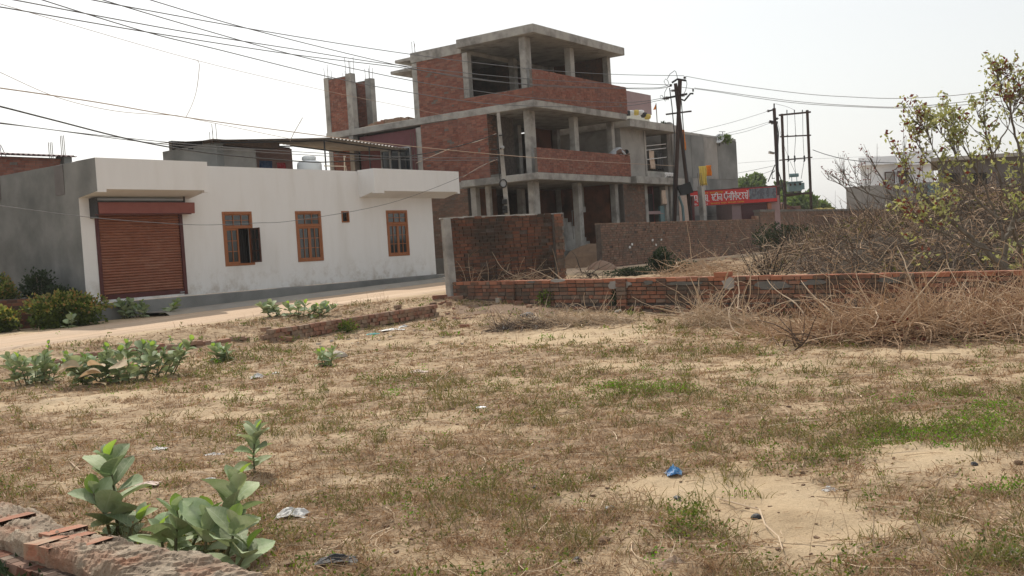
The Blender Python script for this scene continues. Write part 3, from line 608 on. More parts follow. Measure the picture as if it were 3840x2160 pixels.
cloth('hanging_cloth', 'dark blue cloth hung up inside the rooftop shed left of the tank', WF, 11.9, 12.55, 4.7, 5.75, -7.2, M['blue_cloth'], 1)
cloth('hanging_cloth', 'small dark red cloth hanging beside the blue one in the rooftop shed', WF, 12.75, 13.2, 5.0, 5.7, -7.2, M['red_cloth'], 2)
cloth('red_drape', 'bright red cloth sheet draped behind the parapet below the tin canopy edge', WF, 16.1, 18.2, 4.3, 5.35, -5.6, M['red_cloth'], 4, sag=.3, amp=.12)
# water tank
tc = P(1160, 620, 38.7); tc[2] = 3.97; r = .47
root = thing('water_tank', tc, 'round white plastic water tank with red lettering standing behind the parapet', 'water tank')
MB().lathe(tc, [(r, 0), (r, .35), (r * .95, .38), (r * .95, .43), (r, .46), (r, .95), (r * .97, 1.0), (r, 1.04), (r, 1.36), (r * .93, 1.47), (r * .55, 1.53), (.2, 1.55)], 28).build('body', M['tank'], root, smooth=True)
MB().lathe(tc, [(.24, 1.55), (.27, 1.57), (.27, 1.66), (.22, 1.70), (.05, 1.71)], 20).build('lid', M['tank'], root, smooth=True)
def text3d(s, size, pos, yaw, m, parent, ext=.004, name='lettering', sx=1.0):
    cu = bpy.data.curves.new(name, 'FONT'); cu.body = s; cu.size = size; cu.extrude = ext; cu.align_x = 'CENTER'
    o = bpy.data.objects.new(name, cu); COL.objects.link(o); dg = bpy.context.evaluated_depsgraph_get(); me = bpy.data.meshes.new_from_object(o.evaluated_get(dg)); bpy.data.objects.remove(o)
    me.materials.clear(); me.materials.append(m); a = R(yaw)
    ex = Vector((math.sin(a), math.cos(a), 0)); nn = Vector((math.cos(a), -math.sin(a), 0))
    me.transform(Matrix(((ex.x * sx, 0, nn.x, 0), (ex.y * sx, 0, nn.y, 0), (0, 1, 0, 0), (0, 0, 0, 1))))
    o = link(name, me, parent); o.location = [float(q) for q in (np.array(pos) - base_of(parent))]; return o
_cam2 = math.degrees(math.atan2(tc[0], tc[1]))
ty = _cam2 + 90 + 8; fT = Fr(tc, ty)
text3d('Sintex', .16, fT.p(.05, r + .004, 1.16), ty, M['red_ink'], root, sx=.8)
fT2 = Fr(tc, ty - 48); MB(fT2).box(-.09, .10, r - .012, r + .006, 1.19, 1.25).build('teal_print', M['teal_ink'], root)
# cream pipes
p0 = P(1215, 622, 39); p1 = P(1297, 624, 39)
mb = MB(); mb.tube([p0, p1, p1 + np.array([.03, 0, -.5])], .022, 6); mb.tube([P(1291, 588, 39), P(1293, 650, 39)], .026, 6); mb.tube([P(1288, 588, 39), P(1296, 588, 39)], .034, 6)
tag(mb.build('water_pipe', M['cream']), 'cream plastic water pipes rising behind the white parapet right of the tank', 'pipe')

# ------------------------------------------------------------------ unfinished three-storey building
BF = Fr((1.10, 40), 35)
LF = Fr(BF.p(0, 0, 0), 125)                    # its left face: s runs with +t of BF, outwards is -s of BF
root = thing('unfinished_building', BF.p(3.4, -3, .6), 'unfinished three-storey red brick and bare concrete building with open floors', 'building')
def slab(name, a, m='conc', **k): return MB(BF).box(*a, j=.006).build(name, M[m], root, bevel=.015, **k)
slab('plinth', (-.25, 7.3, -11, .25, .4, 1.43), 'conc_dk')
slab('floor_slab', (-.62, 6.98, -3.15, .65, 4.28, 4.56)); slab('floor_slab', (-.02, 6.98, -11, -3.152, 4.27, 4.55))
slab('floor_slab', (-.62, 6.98, -3.2, .65, 7.09, 7.37)); slab('floor_slab', (-.03, 6.98, -11.2, -3.202, 7.2, 7.48))
slab('roof_slab', (-.32, 7.1, -3.16, .65, 10.0, 10.34)); slab('roof_slab', (-.03, 7.0, -5.9, -3.162, 9.84, 10.27))
slab('ledge', (0, 7, -7.1, -5.9, 9.55, 9.68)); slab('ledge', (0, 7, -6.8, -5.9, 9.98, 10.12))
def column(s, t, z0, z1, a=.3, b=.3): MB(BF).box(s, s + a, t - b, t, z0, z1, j=.008).build('column', M['conc'], root, bevel=.01)
for z0, z1 in ((1.43, 4.28), (4.56, 7.09), (7.37, 10.0)):
    column(.0, -.0, z0, z1, .42, .28); column(3.42, 0, z0, z1, .33, .28); column(6.66, 0, z0, z1, .26, .28)
    column(.0, -2.87, z0, z1 - (.0 if z1 < 9 else .17), .28, .28); column(0, -5.6, z0, z1 - (0 if z1 < 9 else .17), .3, .28)
    column(3.42, -2.9, z0, z1, .28, .28); column(6.66, -2.9, z0, z1, .26, .28)
column(0.02, -2.2, 1.43, 4.28, .2, .2)
for t0, t1, z0, z1 in ((-11.15, -10.87, 7.48, 9.98), (-9.78, -9.45, 7.48, 9.98), (-11.12, -10.87, 4.55, 7.2), (-9.83, -9.55, 4.55, 7.2)): MB(BF).box(0, .3, t0, t1, z0, z1, j=.006).build('column', M['conc'], root)
MB(BF).box(2.0, 2.3, -10.45, -10.1, 7.48, 10.06, j=.006).build('column', M['conc'], root)
bk = Bricks(root, M['brick_new'], limit=300)
def lwall(t0, t1, z0, z1, off=0.0, th=.2, name='wall', m='mortar'):
    MB(BF).box(off, off + th, t0, t1, z0, z1).build(name, M[m], root)
holes_up = [(-4.75, 8.05), (-4.05, 8.35), (-5.0, 9.2), (-4.75, 5.9), (-4.0, 6.3), (-5.2, 5.4), (-2.1, 5.7)]
def sk(off):
    def f(s, z):
        return any(abs(s - a) < .1 and abs(z - b) < .07 for a, b in holes_up)
    return f
# left face
lwall(-5.6, -3.16, 7.48, 9.84, .02); bk.face(LF, -5.6, -3.16, 7.48, 9.84, -.02, skip=sk(0))
lwall(-5.6, -3.10, 4.55, 7.2, .02); bk.face(LF, -5.6, -3.10, 4.55, 7.18, -.02, skip=sk(0))
lwall(-3.1, -1.63, 4.56, 7.09, -.6); bk.face(LF, -3.1, -1.63, 4.56, 7.08, .6, skip=sk(0))
MB(BF).box(-.4, .0, -1.83, -1.63, 4.56, 7.09).build('wall', M['mortar_dk'], root); bk.face(BF, -.6, 0, 4.56, 7.08, -1.63, mat=M['brick_old_shade'])  # return gets darker brick, shade put into its colour
MB(BF).box(.0, 1.4, -1.9, -1.75, 4.56, 7.09).build('wall', M['mortar_dk'], root)
lwall(-8, -5.6, .4, 4.27, .02); lwall(-5.6, -3.3, .6, 4.27, .02); bk.face(LF, -7, -3.3, 1.4, 4.26, -.02, mat=M['brick_back'])
# tower stubs on the rear wing
lwall(-10.87, -9.78, 7.48, 9.9, .04); bk.face(LF, -10.87, -9.78, 7.48, 9.88, -.04)
MB(BF).box(2.04, 2.24, -11.4, -10.45, 7.48, 10.0).build('wall', M['mortar'], root); bk.face(LF, -11.4, -10.45, 7.48, 9.98, -2.04)
MB(BF).box(0.3, 2.0, -11.2, -11.0, 7.48, 9.9).build('wall', M['mortar'], root)
lwall(-10.87, -9.83, 4.55, 7.2, .04); bk.face(LF, -10.87, -9.83, 4.6, 7.18, -.04)
# rear and inner walls, darker colours stand in for interior shade
MB(BF).box(0.3, 7.0, -5.9, -5.7, 7.48, 9.84).build('wall', M['brick_old_shade'], root); MB(BF).box(6.75, 6.95, -5.7, -3.2, 7.37, 9.9).build('wall', M['brick_old_shade'], root)
MB(BF).box(6.75, 6.92, -2.9, -.3, 7.37, 10.0).build('wall', M['brick_old_shade'], root)
MB(BF).box(3.5, 3.65, -5.7, -3.2, 7.37, 9.9).build('wall', M['brick_old_shade'], root)
MB(BF).box(.45, 6.7, -9.3, -9.15, 4.56, 7.2).build('wall', M['brick_old_shade'], root)
MB(BF).box(0.3, 7.0, -11, -10.8, .6, 7.2).build('wall', M['dark'], root); MB(BF).box(4.9, 6.6, -3.3, -3.21, 4.56, 7.19).build('wall', M['brick_old_shade'], root)
MB(BF).box(6.76, 6.94, -11, -3.2, .6, 7.1).build('wall', M['brick_back'], root); MB(BF).box(.3, 2.0, -3.4, -3.25, 1.43, 4.28).build('wall', M['brick_old_shade'], root); MB(BF).box(4.7, 6.7, -3.4, -3.25, 1.43, 4.28).build('wall', M['brick_old_shade'], root); MB(BF).box(2.0, 2.15, -9, -3.4, 1.43, 4.28).build('wall', M['brick_old_shade'], root)
MB(BF).box(6.7, 6.85, -3.2, -.35, 1.43, 4.28).build('wall', M['brick_old_shade'], root)
MB(BF).box(0.25, .4, -9.4, -6, 4.55, 7.1).build('wall', M['maroon_wall'], root)
# glazed doors of the rear wing
for a, b in ((-8.05, -7.6), (-7.52, -7.08), (-7.0, -6.42)):
    fr_ = MB(BF); fr_.box(.14, .24, a - .05, a, 4.55, 6.36); fr_.box(.14, .24, b, b + .05, 4.55, 6.36); fr_.box(.14, .24, a, b, 6.30, 6.38)
    o = fr_.build('glass_door', M['galv'], root); MB(BF).box(.19, .21, a, b, 4.55, 6.3).build('pane', M['glass_blue'], o)
for t in (-6.15, -6.0, -5.85): MB().tube([BF.p(-.03, t, 4.6), BF.p(-.03, t, 6.9)], .018, 5).build('drain_pipe', M['rebar'], root)
# parapets
MB(BF).box(-.6, -.49, -3.05, .53, 7.37, 7.87).build('parapet', M['mortar'], root); bk.face(LF, -3.05, .65, 7.37, 7.88, .6, H=.08)
MB(BF).box(-.6, 7.06, .53, .645, 7.37, 8.53).build('parapet', M['mortar'], root); bk.face(BF, -.6, 7.06, 7.37, 8.56, .645, H=.08)
MB(BF).box(-.6, 7.05, .53, .645, 4.56, 5.50).build('parapet', M['mortar'], root); bk.face(BF, -.6, 7.05, 4.56, 5.54, .645, H=.08, top=lambda s: 5.56 if s < 4 else 5.51)
bk.face(BF, 6.96, 7.06, 7.37, 8.5, .53); bk.emit()
# stairs, beam and plinth edge on the ground floor
for i in range(9): MB(BF).box(6.2 - i * .30, 6.5 - i * .30, -2.6, -1.2, 1.43, 1.62 + i * .175).build('step', M['conc'], root)
MB(BF).box(2.3, 6.4, .26, .36, 1.1, 1.44, j=.01).build('plinth_edge', M['conc'], root, bevel=.01)
MB().tube([BF.p(5.3, -.9, 4.28), BF.p(5.3, -.9, 3.3)], .05, 6).build('conduit', M['cement_lt'], root); MB(BF).box(5.18, 5.42, -.98, -.86, 3.08, 3.32).build('switch_box', M['cement_lt'], root)
MB().tube([BF.p(5.2, -.9, 3.15), BF.p(4.3, -.9, 3.15), BF.p(4.3, -.9, 1.9)], .02, 5).build('conduit', M['cement_lt'], root)
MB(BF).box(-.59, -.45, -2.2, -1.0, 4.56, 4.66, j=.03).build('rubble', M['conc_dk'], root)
rebars(root, BF, .15, -5.75, 10.27, .5, 3); rebars(root, BF, .15, -11.0, 9.98, .6, 4, .22); rebars(root, BF, .15, -9.6, 9.98, .75, 4, .25); rebars(root, BF, 2.15, -10.3, 10.05, .75, 4, .25); rebars(root, BF, .9, -10.6, 9.9, .45, 3, .2)
mb = MB(BF)
for i in range(16): a = -9.2 + i * .2; mb.box(.2, .7, a, a + .2, 7.482, 7.5 + .16 * math.sin(math.pi * i / 16) + rnd.uniform(0, .05), j=.03)
mb.build('rubble', M['brick_dusty'], root)
# earth heap before the building
def heap(name, label, cat, cx, cy, rx, ry, h, m, n=26, seed=0, yaw=0):
    V = []; 
    for i in range(n + 1):
        for j in range(n + 1):
            a, b = (i / n * 2 - 1), (j / n * 2 - 1); ca, sa = math.cos(yaw), math.sin(yaw); x = cx + a * rx * ca - b * ry * sa; y = cy + a * rx * sa + b * ry * ca; q = max(0, 1 - a * a - b * b)
            V.append((x, y, float(g0(x, y)) - .06 + h * q ** .8 * (.75 + .5 * float(fbm(x * 2.5, y * 2.5, seed))) + .04 * float(fbm(x * 9, y * 9, seed))))
    i = (np.arange(n)[:, None] * (n + 1) + np.arange(n)[None]).ravel()
    return tag(npmesh(name, V, np.stack([i, i + 1, i + n + 2, i + n + 1], -1), m, smooth=True), label, cat)
p = P(2215, 960, 40.5); heap('earth_heap', 'heap of dark dug earth in front of the open ground floor', 'earth heap', p[0] + .5, 40.5, 2.2, 1.4, 1.0, M['soil'], seed=4, yaw=.5)
p = P(2255, 1015, 35.5); heap('sand_heap', 'small heap of pale sand between the two brick walls', 'sand heap', p[0], 35.5, .6, .5, .35, M['brick_dusty'], seed=5)

# person bending over the balcony wall
def figure():
    pr = thing('person', BF.p(6.3, .25, 4.56), 'person in light grey shirt bending over the brick balcony wall', 'person')
    q = lambda s, t, z: BF.p(s, t, z) - base_of(pr)
    joints = [q(6.15, .15, 5.35), q(6.30, .22, 5.58), q(6.52, .32, 5.72), q(6.62, .38, 5.74), q(6.72, .44, 5.73), q(6.82, .5, 5.68), q(6.88, .54, 5.66)]
    edges = [(0, 1), (1, 2), (2, 3), (3, 4), (4, 5), (5, 6)]; rad = [.14, .155, .16, .13, .06, .10, .095]
    def limb(start, pts, rs):
        k = start
        for p_, r_ in zip(pts, rs): joints.append(q(*p_)); rad.append(r_); edges.append((k, len(joints) - 1)); k = len(joints) - 1
    limb(2, [(6.55, .52, 5.66), (6.62, .66, 5.50), (6.80, .72, 5.56), (6.88, .74, 5.56)], [.065, .05, .04, .03]); limb(2, [(6.62, .20, 5.66), (6.78, .36, 5.52), (6.95, .62, 5.57), (7.02, .66, 5.57)], [.065, .05, .04, .03])
    limb(0, [(6.1, .24, 5.0), (6.1, .2, 4.66), (6.2, .28, 4.6)], [.09, .06, .045]); limb(0, [(6.2, -.02, 5.0), (6.15, -.06, 4.66), (6.25, .02, 4.6)], [.09, .06, .045])
    me = bpy.data.meshes.new('body'); me.from_pydata([tuple(a) for a in joints], edges, []); o = link('body', me, pr); me.materials.append(M['skin'])
    sk_ = o.modifiers.new('skin', 'SKIN'); 
    for i, r_ in enumerate(rad): me.skin_vertices[0].data[i].radius = (r_, r_)
    me.skin_vertices[0].data[0].use_root = True; o.modifiers.new('sub', 'SUBSURF').levels = 1
    mb = MB(); mb.tube([BF.p(6.10, .12, 5.28), BF.p(6.28, .21, 5.58), BF.p(6.50, .31, 5.73), BF.p(6.66, .38, 5.75)], .185, 12, .15); mb.tube([BF.p(6.5, .32, 5.74), BF.p(6.57, .54, 5.66), BF.p(6.62, .64, 5.53)], .09, 8, .065); mb.tube([BF.p(6.58, .28, 5.74), BF.p(6.64, .2, 5.66), BF.p(6.76, .34, 5.54)], .09, 8, .065); mb.build('shirt', M['shirt'], pr, smooth=True)
    mb = MB(); mb.lathe(BF.p(6.90, .54, 5.60), [(.02, -.03), (.10, 0), (.125, .06), (.12, .12), (.08, .17), (.02, .19)], 12); mb.build('hair', M['hair'], pr, smooth=True)
    mb = MB(); mb.tube([BF.p(6.15, .15, 5.35), BF.p(6.1, .24, 5.0), BF.p(6.1, .2, 4.6)], .13, 8, .08); mb.tube([BF.p(6.18, .05, 5.35), BF.p(6.2, -.02, 5.0), BF.p(6.15, -.06, 4.6)], .13, 8, .08); mb.build('trousers', M['blue_cloth'], pr, smooth=True)
figure()

# ------------------------------------------------------------------ neighbour with cream and mauve roof room
root = thing('plastered_house', BF.p(10, -3, .6), 'half-plastered concrete house with maroon rooms and a mauve roof room', 'house')
def nb(name, a, m, **k): return MB(BF).box(*a, j=k.pop('j', .004)).build(name, M[m], root, **k)
nb('floor_slab', (7.75, 13.0, -6, .55, 4.30, 4.62), 'conc'); nb('roof_slab', (7.3, 12.4, -6, .62, 6.86, 7.2), 'conc')
nb('wall', (7.45, 9.75, -.25, .0, 4.62, 6.86), 'cement_lt', label='plain grey plastered upper wall')
nb('wall', (7.45, 9.75, -.25, -.02, .5, 4.3), 'mortar'); nb('wall', (7.45, 7.6, -6, -.25, .5, 6.86), 'cement_lt')
bk = Bricks(root, M['brick_back'], limit=300); bk.face(BF, 7.5, 9.55, 2.0, 4.28, -.02, drop=.03); bk.emit()
for s in (9.55, 11.75, 12.3): nb('column', (s, s + .28, -.3, .01, .5, 4.3), 'conc')
nb('column', (12.2, 12.62, -.3, .02, 4.62, 6.86), 'conc_dk'); nb('column', (9.77, 9.95, -.3, .02, 4.62, 6.86), 'conc')
nb('back_wall', (9.8, 12.2, -2.6, -2.4, 4.62, 6.6), 'maroon_wall'); nb('back_wall', (9.8, 12.4, -2.2, -2.0, .5, 4.3), 'dark'); nb('inner_wall', (11.1, 11.25, -2.0, -.4, .5, 4.3), 'maroon_wall')
nb('parapet', (9.95, 12.2, -.15, -.05, 4.62, 4.98), 'conc'); nb('cement_sheet', (11.3, 11.75, -.2, -.1, 2.0, 3.3), 'trafo')
for z in (5.5, 5.95, 6.15): MB().tube([BF.p(9.9, -.1, z), BF.p(12.2, -.05, z + .22)], .02, 5).build('clothes_line', M['white_cloth'], root)
nb('door', (9.95, 10.95, -.4, -.3, .6, 3.9), 'dark'); nb('lintel', (9.85, 11.7, -.3, -.1, 2.9, 3.05), 'mauve')
def sz(f, u, v, t): r = ray(u, v); k = ((f.o + f.n * t - CAM) @ f.n) / (r @ f.n); q = CAM + k * r; return float((q - f.o) @ f.d), float(q[2])
sa, za = sz(BF, 2352, 368, -2.5); sb, zb_ = sz(BF, 2440, 352 - 0, -2.5); sc2, zc = sz(BF, 2440, 430, -2.5)
nb('roof_room', (sa - 1, sb, -5, -2.5, zc - .0, zc + 1.05), 'mauve', label='mauve roof room wall above the cream parapet'); nb('roof_parapet', (sa - 1.5, sb - .4, -2.6, -2.45, 7.2, zc - .004), 'cream_wall')
for i in range(5): nb('baluster', (8.0 + i * .12, 8.06 + i * .12, -1.3, -1.2, 7.2, 7.5), 'cream_wall')
specs = [(2356, 425, 'iron'), (2368, 424, 'tank'), (2386, 423, 'yellow'), (2403, 423, 'tank'), (2415, 432, 'iron'), (2428, 438, 'yellow')]
for k, (u, v, m) in enumerate(specs):
    p = P(u, v, 47.6); mb = MB(); mb.lathe(p, [(.03, -.12), (.13, -.10), (.17, .0), (.15, .1), (.05, .13)], 10)
    lab = {('iron', 0): 'leftmost dark round pot on the cream roof parapet', ('tank', 1): 'white pot beside the leftmost dark pot on the roof parapet', ('yellow', 2): 'yellow pot in the middle of the row on the roof parapet', ('tank', 3): 'white pot right of the yellow middle pot on the roof parapet', ('iron', 4): 'dark pot near the right end of the roof parapet', ('yellow', 5): 'yellow pot at the right end of the roof parapet row'}[(m, k)]
    tag(mb.build('roof_pot', M[m], smooth=True), lab, 'pot', 'pots along the roof parapet')
def flag(u0, v0, u1, v1, d, ux, vx, m, label):
    a, b = P(u0, v0, d), P(u1, v1, d); r_ = thing('flag', b, label, 'flag'); MB().tube([b, a], .022, 5).build('flagpole', M['rebar'], r_)
    e = P(ux, vx, d); a2 = a + (b - a) * .28; mb = MB(); mb.add([a, a2, e, a + np.array([0, .01, 0]), a2 + np.array([0, .01, 0]), e + np.array([0, .01, 0])], [(0, 1, 2), (5, 4, 3), (0, 2, 5, 3), (1, 4, 5, 2)]); mb.build('pennant', m, r_)
flag(2460, 388, 2465, 468, 49, 2449, 412, M['orange'], 'small saffron pennant on a thin pole on the flat roof')
cloth('orange_flag', 'orange cloth flag hanging from the roof corner beside the steel pole', BF, 12.35, 12.7, 6.0, 7.0, .75, M['orange'], 3)
def dish(u, v, d, r_, label, az=.6):
    p = P(u, v, d); rt = thing('satellite_dish', p + np.array([0, 0, -r_ * 1.2]), label, 'satellite dish', 'satellite dishes on the roofs')
    mb = MB(); n = 18; vs = [(0, 0, 0)]; ax = Vector((-math.sin(az), -math.cos(az), .5)).normalized(); qx = ax.cross(Vector((0, 0, 1))).normalized(); qy = ax.cross(qx)
    rings = [(.35, -.10), (.7, -.04), (1, .06)]; pts = [p - np.array(ax) * .13 * r_]
    for rr, zz in rings:
        for k in range(n): th = 2 * math.pi * k / n; pts.append(p + np.array(qx) * rr * r_ * math.cos(th) + np.array(qy) * rr * r_ * math.sin(th) + np.array(ax) * zz * r_ * 1.5)
    mb.add(pts, [(0, 1 + k, 1 + (k + 1) % n) for k in range(n)] + [(1 + i * n + k, 1 + i * n + (k + 1) % n, 1 + (i + 1) * n + (k + 1) % n, 1 + (i + 1) * n + k) for i in range(2) for k in range(n)])
    o = mb.build('reflector', M['tank'] if v > 500 else M['conc'], rt, smooth=True); so = o.modifiers.new('thickness', 'SOLIDIFY'); so.thickness = .02
    MB().tube([p + np.array([0, .1, -r_ * 1.3]), p - np.array(ax) * .1], .03, 5).build('mast', M['iron'], rt); MB().tube([p - np.array(qy) * r_ * .9, p + np.array(ax) * r_ * .8], .015, 5).build('feed_arm', M['iron'], rt)
dish(2503, 482, 51, .36, 'larger grey satellite dish at the left end of the cement block roof'); dish(2697, 520, 55, .30, 'cream satellite dish on the right part of the cement block roof')
cloth('hanging_towel', 'pale orange towel hanging on a line in the ground floor doorway', BF, 10.95, 11.4, 3.35, 4.05, .2, M['pale_cloth'], 5)
cloth('drying_cloth', 'white cloth drying in the upper window opening', BF, 10.0, 10.35, 5.2, 5.9, -.2, M['white_cloth'], 6); cloth('drying_cloth', 'peach coloured cloth drying in the upper window opening', BF, 10.6, 11.1, 5.1, 6.0, -.2, M['pale_cloth'], 7); cloth('drying_cloth', 'dark grey cloth drying beside the peach one in the window opening', BF, 11.3, 12.0, 5.1, 6.0, -.2, M['iron'], 8)
cloth('laundry', 'white crumpled laundry lying over the concrete floor edge', BF, 10.6, 11.6, 4.66, 4.86, .58, M['white_cloth'], 9)

# ------------------------------------------------------------------ tall grey cement block
root = thing('cement_block_building', BF.p(17, -3, .6), 'tall blank grey cement-plastered building behind the steel pole', 'building')
MB(BF).box(12.8, 21.1, -8, 0, .4, 6.98).build('wall', M['cement_lt'], root)
for i, s in enumerate((12.8, 15.0, 16.6, 18.4)):
    e = (15.0, 16.6, 18.4, 21.1)[i]
    for j, z in enumerate((.4, 2.8, 4.75)):
        z2 = (2.8, 4.75, 6.97)[j]; MB(BF).box(s + .012, e - .012, .0, .02 + .008 * ((i + j) % 2), z + .012, z2 - .012).build('plaster_panel', M['cement'] if (i * 2 + j) % 3 else M['cement_lt'], root)
mb = MB(BF); mb.box(12.8, 21.1, -.15, .0, 6.985, 7.1, j=.02); mb.build('coping', M['conc'], root)
def leafclump(name, label, cat, ctr, rad, n, L, Wd, m, stems=None, group=None, squash=.8, stemm='bark', extra=None):
    rt = thing(name, (ctr[0], ctr[1], ctr[2] - rad[2]), label, cat, group)
    N = NR.normal(size=(n, 3)); N /= np.linalg.norm(N, axis=1, keepdims=True); rr = NR.rand(n, 1) ** .45
    lob = .55 + .75 * np.stack([vnoise(N[:, 0] * 3.5 + 5 + ctr[0], N[:, 2] * 3.5 + N[:, 1] * 3, 3)] * 3, 1)
    C = np.array(ctr) + N * rr * np.array(rad) * lob; V, Fc = quads(C, L * (.7 + .6 * NR.rand(n)), Wd * (.7 + .6 * NR.rand(n)), .1, N)
    npmesh('foliage', V, Fc, m, rt, kind='stuff')
    if extra:
        k = int(n * extra[1]); N2 = NR.normal(size=(k, 3)); N2[:, 2] = np.abs(N2[:, 2]); N2 /= np.linalg.norm(N2, axis=1, keepdims=True)
        lob = .55 + .75 * np.stack([vnoise(N2[:, 0] * 3.5 + 5 + ctr[0], N2[:, 2] * 3.5 + N2[:, 1] * 3, 3)] * 3, 1)
        V, Fc = quads(np.array(ctr) + N2 * np.array(rad) * lob * (.9 + .2 * NR.rand(k, 1)), L, Wd, .3, N2); npmesh('top_leaves', V, Fc, extra[0], rt, kind='stuff')
    mb = MB(); b = np.array([ctr[0], ctr[1], ctr[2] - rad[2] - .05])
    for k in range(stems or 5):
        e = np.array(ctr) + np.array([rnd.uniform(-.7, .7) * rad[0], rnd.uniform(-.7, .7) * rad[1], rnd.uniform(0, .8) * rad[2]]); mid = (b + e) / 2 + np.array([0, 0, .15 * rad[2]]); mb.tube([b, mid, e], .02 + .01 * rad[2], 5, .008)
    mb.build('stem', M[stemm], rt); return rt
leafclump('roof_plant', 'bushy green potted plant on the cement block roof edge', 'plant', P(2722, 520, 55), (.32, .3, .25), 350, .12, .07, M['farleaf'])
leafclump('roof_plant', 'tiny dark plant beside the larger satellite dish', 'plant', P(2487, 465, 51), (.14, .14, .12), 90, .09, .05, M['darkleaf'])
p = P(2710, 500, 55); MB().tube([p + np.array([0, 0, -.5]), p], .018, 5); mb = MB(); mb.tube([p + np.array([0, 0, -.6]), p + np.array([0, 0, .1])], .02, 5); mb.tube([p + np.array([-.2, 0, .1]), p + np.array([.15, 0, .08])], .015, 5); tag(mb.build('roof_antenna', M['iron']), 'thin metal antenna rod on the cement block roof', 'antenna')

# ------------------------------------------------------------------ workshop with red signboard
d = 50.0; a0 = P(2579, 723, d); SF2 = Fr((a0[0], a0[1]), 90)
root = thing('workshop', SF2.p(5.1, 1.2, .6), 'low workshop with brown roller shutters under the red signboard', 'workshop')
MB(SF2).box(2.2, 4.6, -4, -.25, .4, 3.5).build('wall', M['mauve'], root); MB(SF2).box(2.68, 3.9, -.25, -.2, .5, 3.12).build('roller_shutter', M['maroon_wall'], root)
for i in range(22): MB(SF2).box(2.7, 3.88, -.2, -.18, 1.55 + i * .07, 1.60 + i * .07).build('slat', M['tin_red'], root)
MB(SF2).box(3.95, 4.15, -.25, -.1, .5, 3.15).build('orange_post', M['brick_top'], root); MB(SF2).box(2.3, 4.7, -.9, -.2, 3.95, 4.0).build('roof_sheet', M['tin_red'], root)
root = thing('signboard', SF2.p(2.2, 0, 3.2), 'long red signboard with white Devanagari lettering and a dark photo at its right end', 'signboard')
ztop, zbot = 3.93, 3.20
SW = P(2912, 706, d)[0] - a0[0]
def sbz(s): return 0
MB(SF2).box(.0, SW, -.10, -.003, zbot, ztop).build('board', M['red_sign'], root); MB(SF2).box(SW * .69, SW - .02, -.003, .004, zbot + .16, ztop - .03).build('photo_print', M['sign_dk'], root)
MB(SF2).box(SW * .685, SW * .688, -.003, .004, zbot + .3, ztop - .08).build('divider', M['sign_white'], root); MB(SF2).box(0, SW, -.12, .01, ztop, ztop + .035).build('frame', M['maroon'], root); MB(SF2).box(SW * .6, SW, -.12, .01, zbot - .035, zbot).build('frame', M['maroon'], root)
GL = {  # strokes in a unit cell, head line at y = 1
 'e': (.62, [[(.05, .98), (.05, .55), (.2, .42), (.52, .42)], [(.45, .98), (.45, .5), (.25, .3), (.62, .02)]]),
 'm': (.7, [[(.14, .98), (.14, .42), (.05, .36), (.14, .30), (.58, .42)], [(.58, 1), (.58, .02)]]),
 's': (.74, [[(.12, .98), (.3, .88), (.32, .68), (.12, .55)], [(.12, .55), (.62, .5)], [(.2, .5), (.42, .08)], [(.62, 1), (.62, .02)]]),
 's2': (.42, [[(.1, .98), (.28, .88), (.3, .68), (.1, .55)], [(.1, .55), (.42, .52)], [(.18, .5), (.38, .1)]]),
 'T': (.6, [[(.3, .98), (.3, .78)], [(.45, .74), (.14, .68), (.06, .4), (.2, .12), (.48, .08), (.5, .2)]]),
 'ii': (.34, [[(.2, 1), (.2, .02)], [(.2, 1), (.12, 1.28), (-.12, 1.3), (-.25, 1.05)]]),
 'l': (.74, [[(.06, .3), (.06, .6), (.2, .68), (.32, .5), (.28, .15)], [(.32, .5), (.5, .68), (.62, .55)], [(.62, 1), (.62, .02)]]),
 'ph': (.86, [[(.08, .98), (.08, .45), (.25, .32), (.42, .45), (.42, 1), (.42, .02)], [(.42, .6), (.6, .7), (.76, .55), (.68, .3)]]),
 'ai': (0, [[(-.35, 1), (-.5, 1.32)], [(-.35, 1), (-.25, 1.36)]]),
 'ee': (0, [[(-.35, 1), (-.55, 1.32)]]),
 'br': (.7, [[(.56, 1), (.56, .02)], [(.56, .7), (.3, .78), (.08, .55), (.3, .34), (.56, .5)], [(.5, .6), (.16, .45)], [(.56, .28), (.32, .02)]]),
 'k': (.82, [[(.42, 1), (.42, .02)], [(.42, .7), (.2, .76), (.06, .55), (.22, .38), (.42, .52)], [(.42, .58), (.62, .72), (.76, .52), (.66, .3)]]),
 'r': (.5, [[(.12, .98), (.36, .8), (.3, .58), (.12, .52), (.42, .08)]]),
 'reph': (0, [[(-.12, 1), (-.02, 1.2), (-.2, 1.34)]]), '.': (.3, [[(.08, .06), (.16, .06)]]), ' ': (.3, [])}
def devanagari(words, s0, width, zbase, h, m, lw=.1, name='lettering'):
    tot = sum(GL[ch][0] for wd in words for ch in wd); k = width / tot; mb = MB(); x = s0
    for wd in words:
        xs = x
        for ch in wd:
            for st in GL[ch][1]:
                for (ax, ay), (bx, by) in zip(st[:-1], st[1:]):
                    p0 = np.array([x + ax * k, zbase + ay * h]); p1 = np.array([x + bx * k, zbase + by * h]); dd = p1 - p0; dd /= np.linalg.norm(dd) + 1e-9; nn = np.array([-dd[1], dd[0]]) * lw * h * .5; p0 = p0 - dd * lw * h * .2; p1 = p1 + dd * lw * h * .2
                    pts = []
                    for tt in (-.001, .012):
                        for q in (p0 - nn, p1 - nn, p1 + nn, p0 + nn): pts.append(SF2.p(q[0], tt, q[1]))
                    mb.hexa(pts)
            x += GL[ch][0] * k
        if wd not in ('.', ' '): mb.box(xs, x - .03, -.001, .013, zbase + h * .97, zbase + h * 1.06, SF2)
    return mb.build(name, m, root)
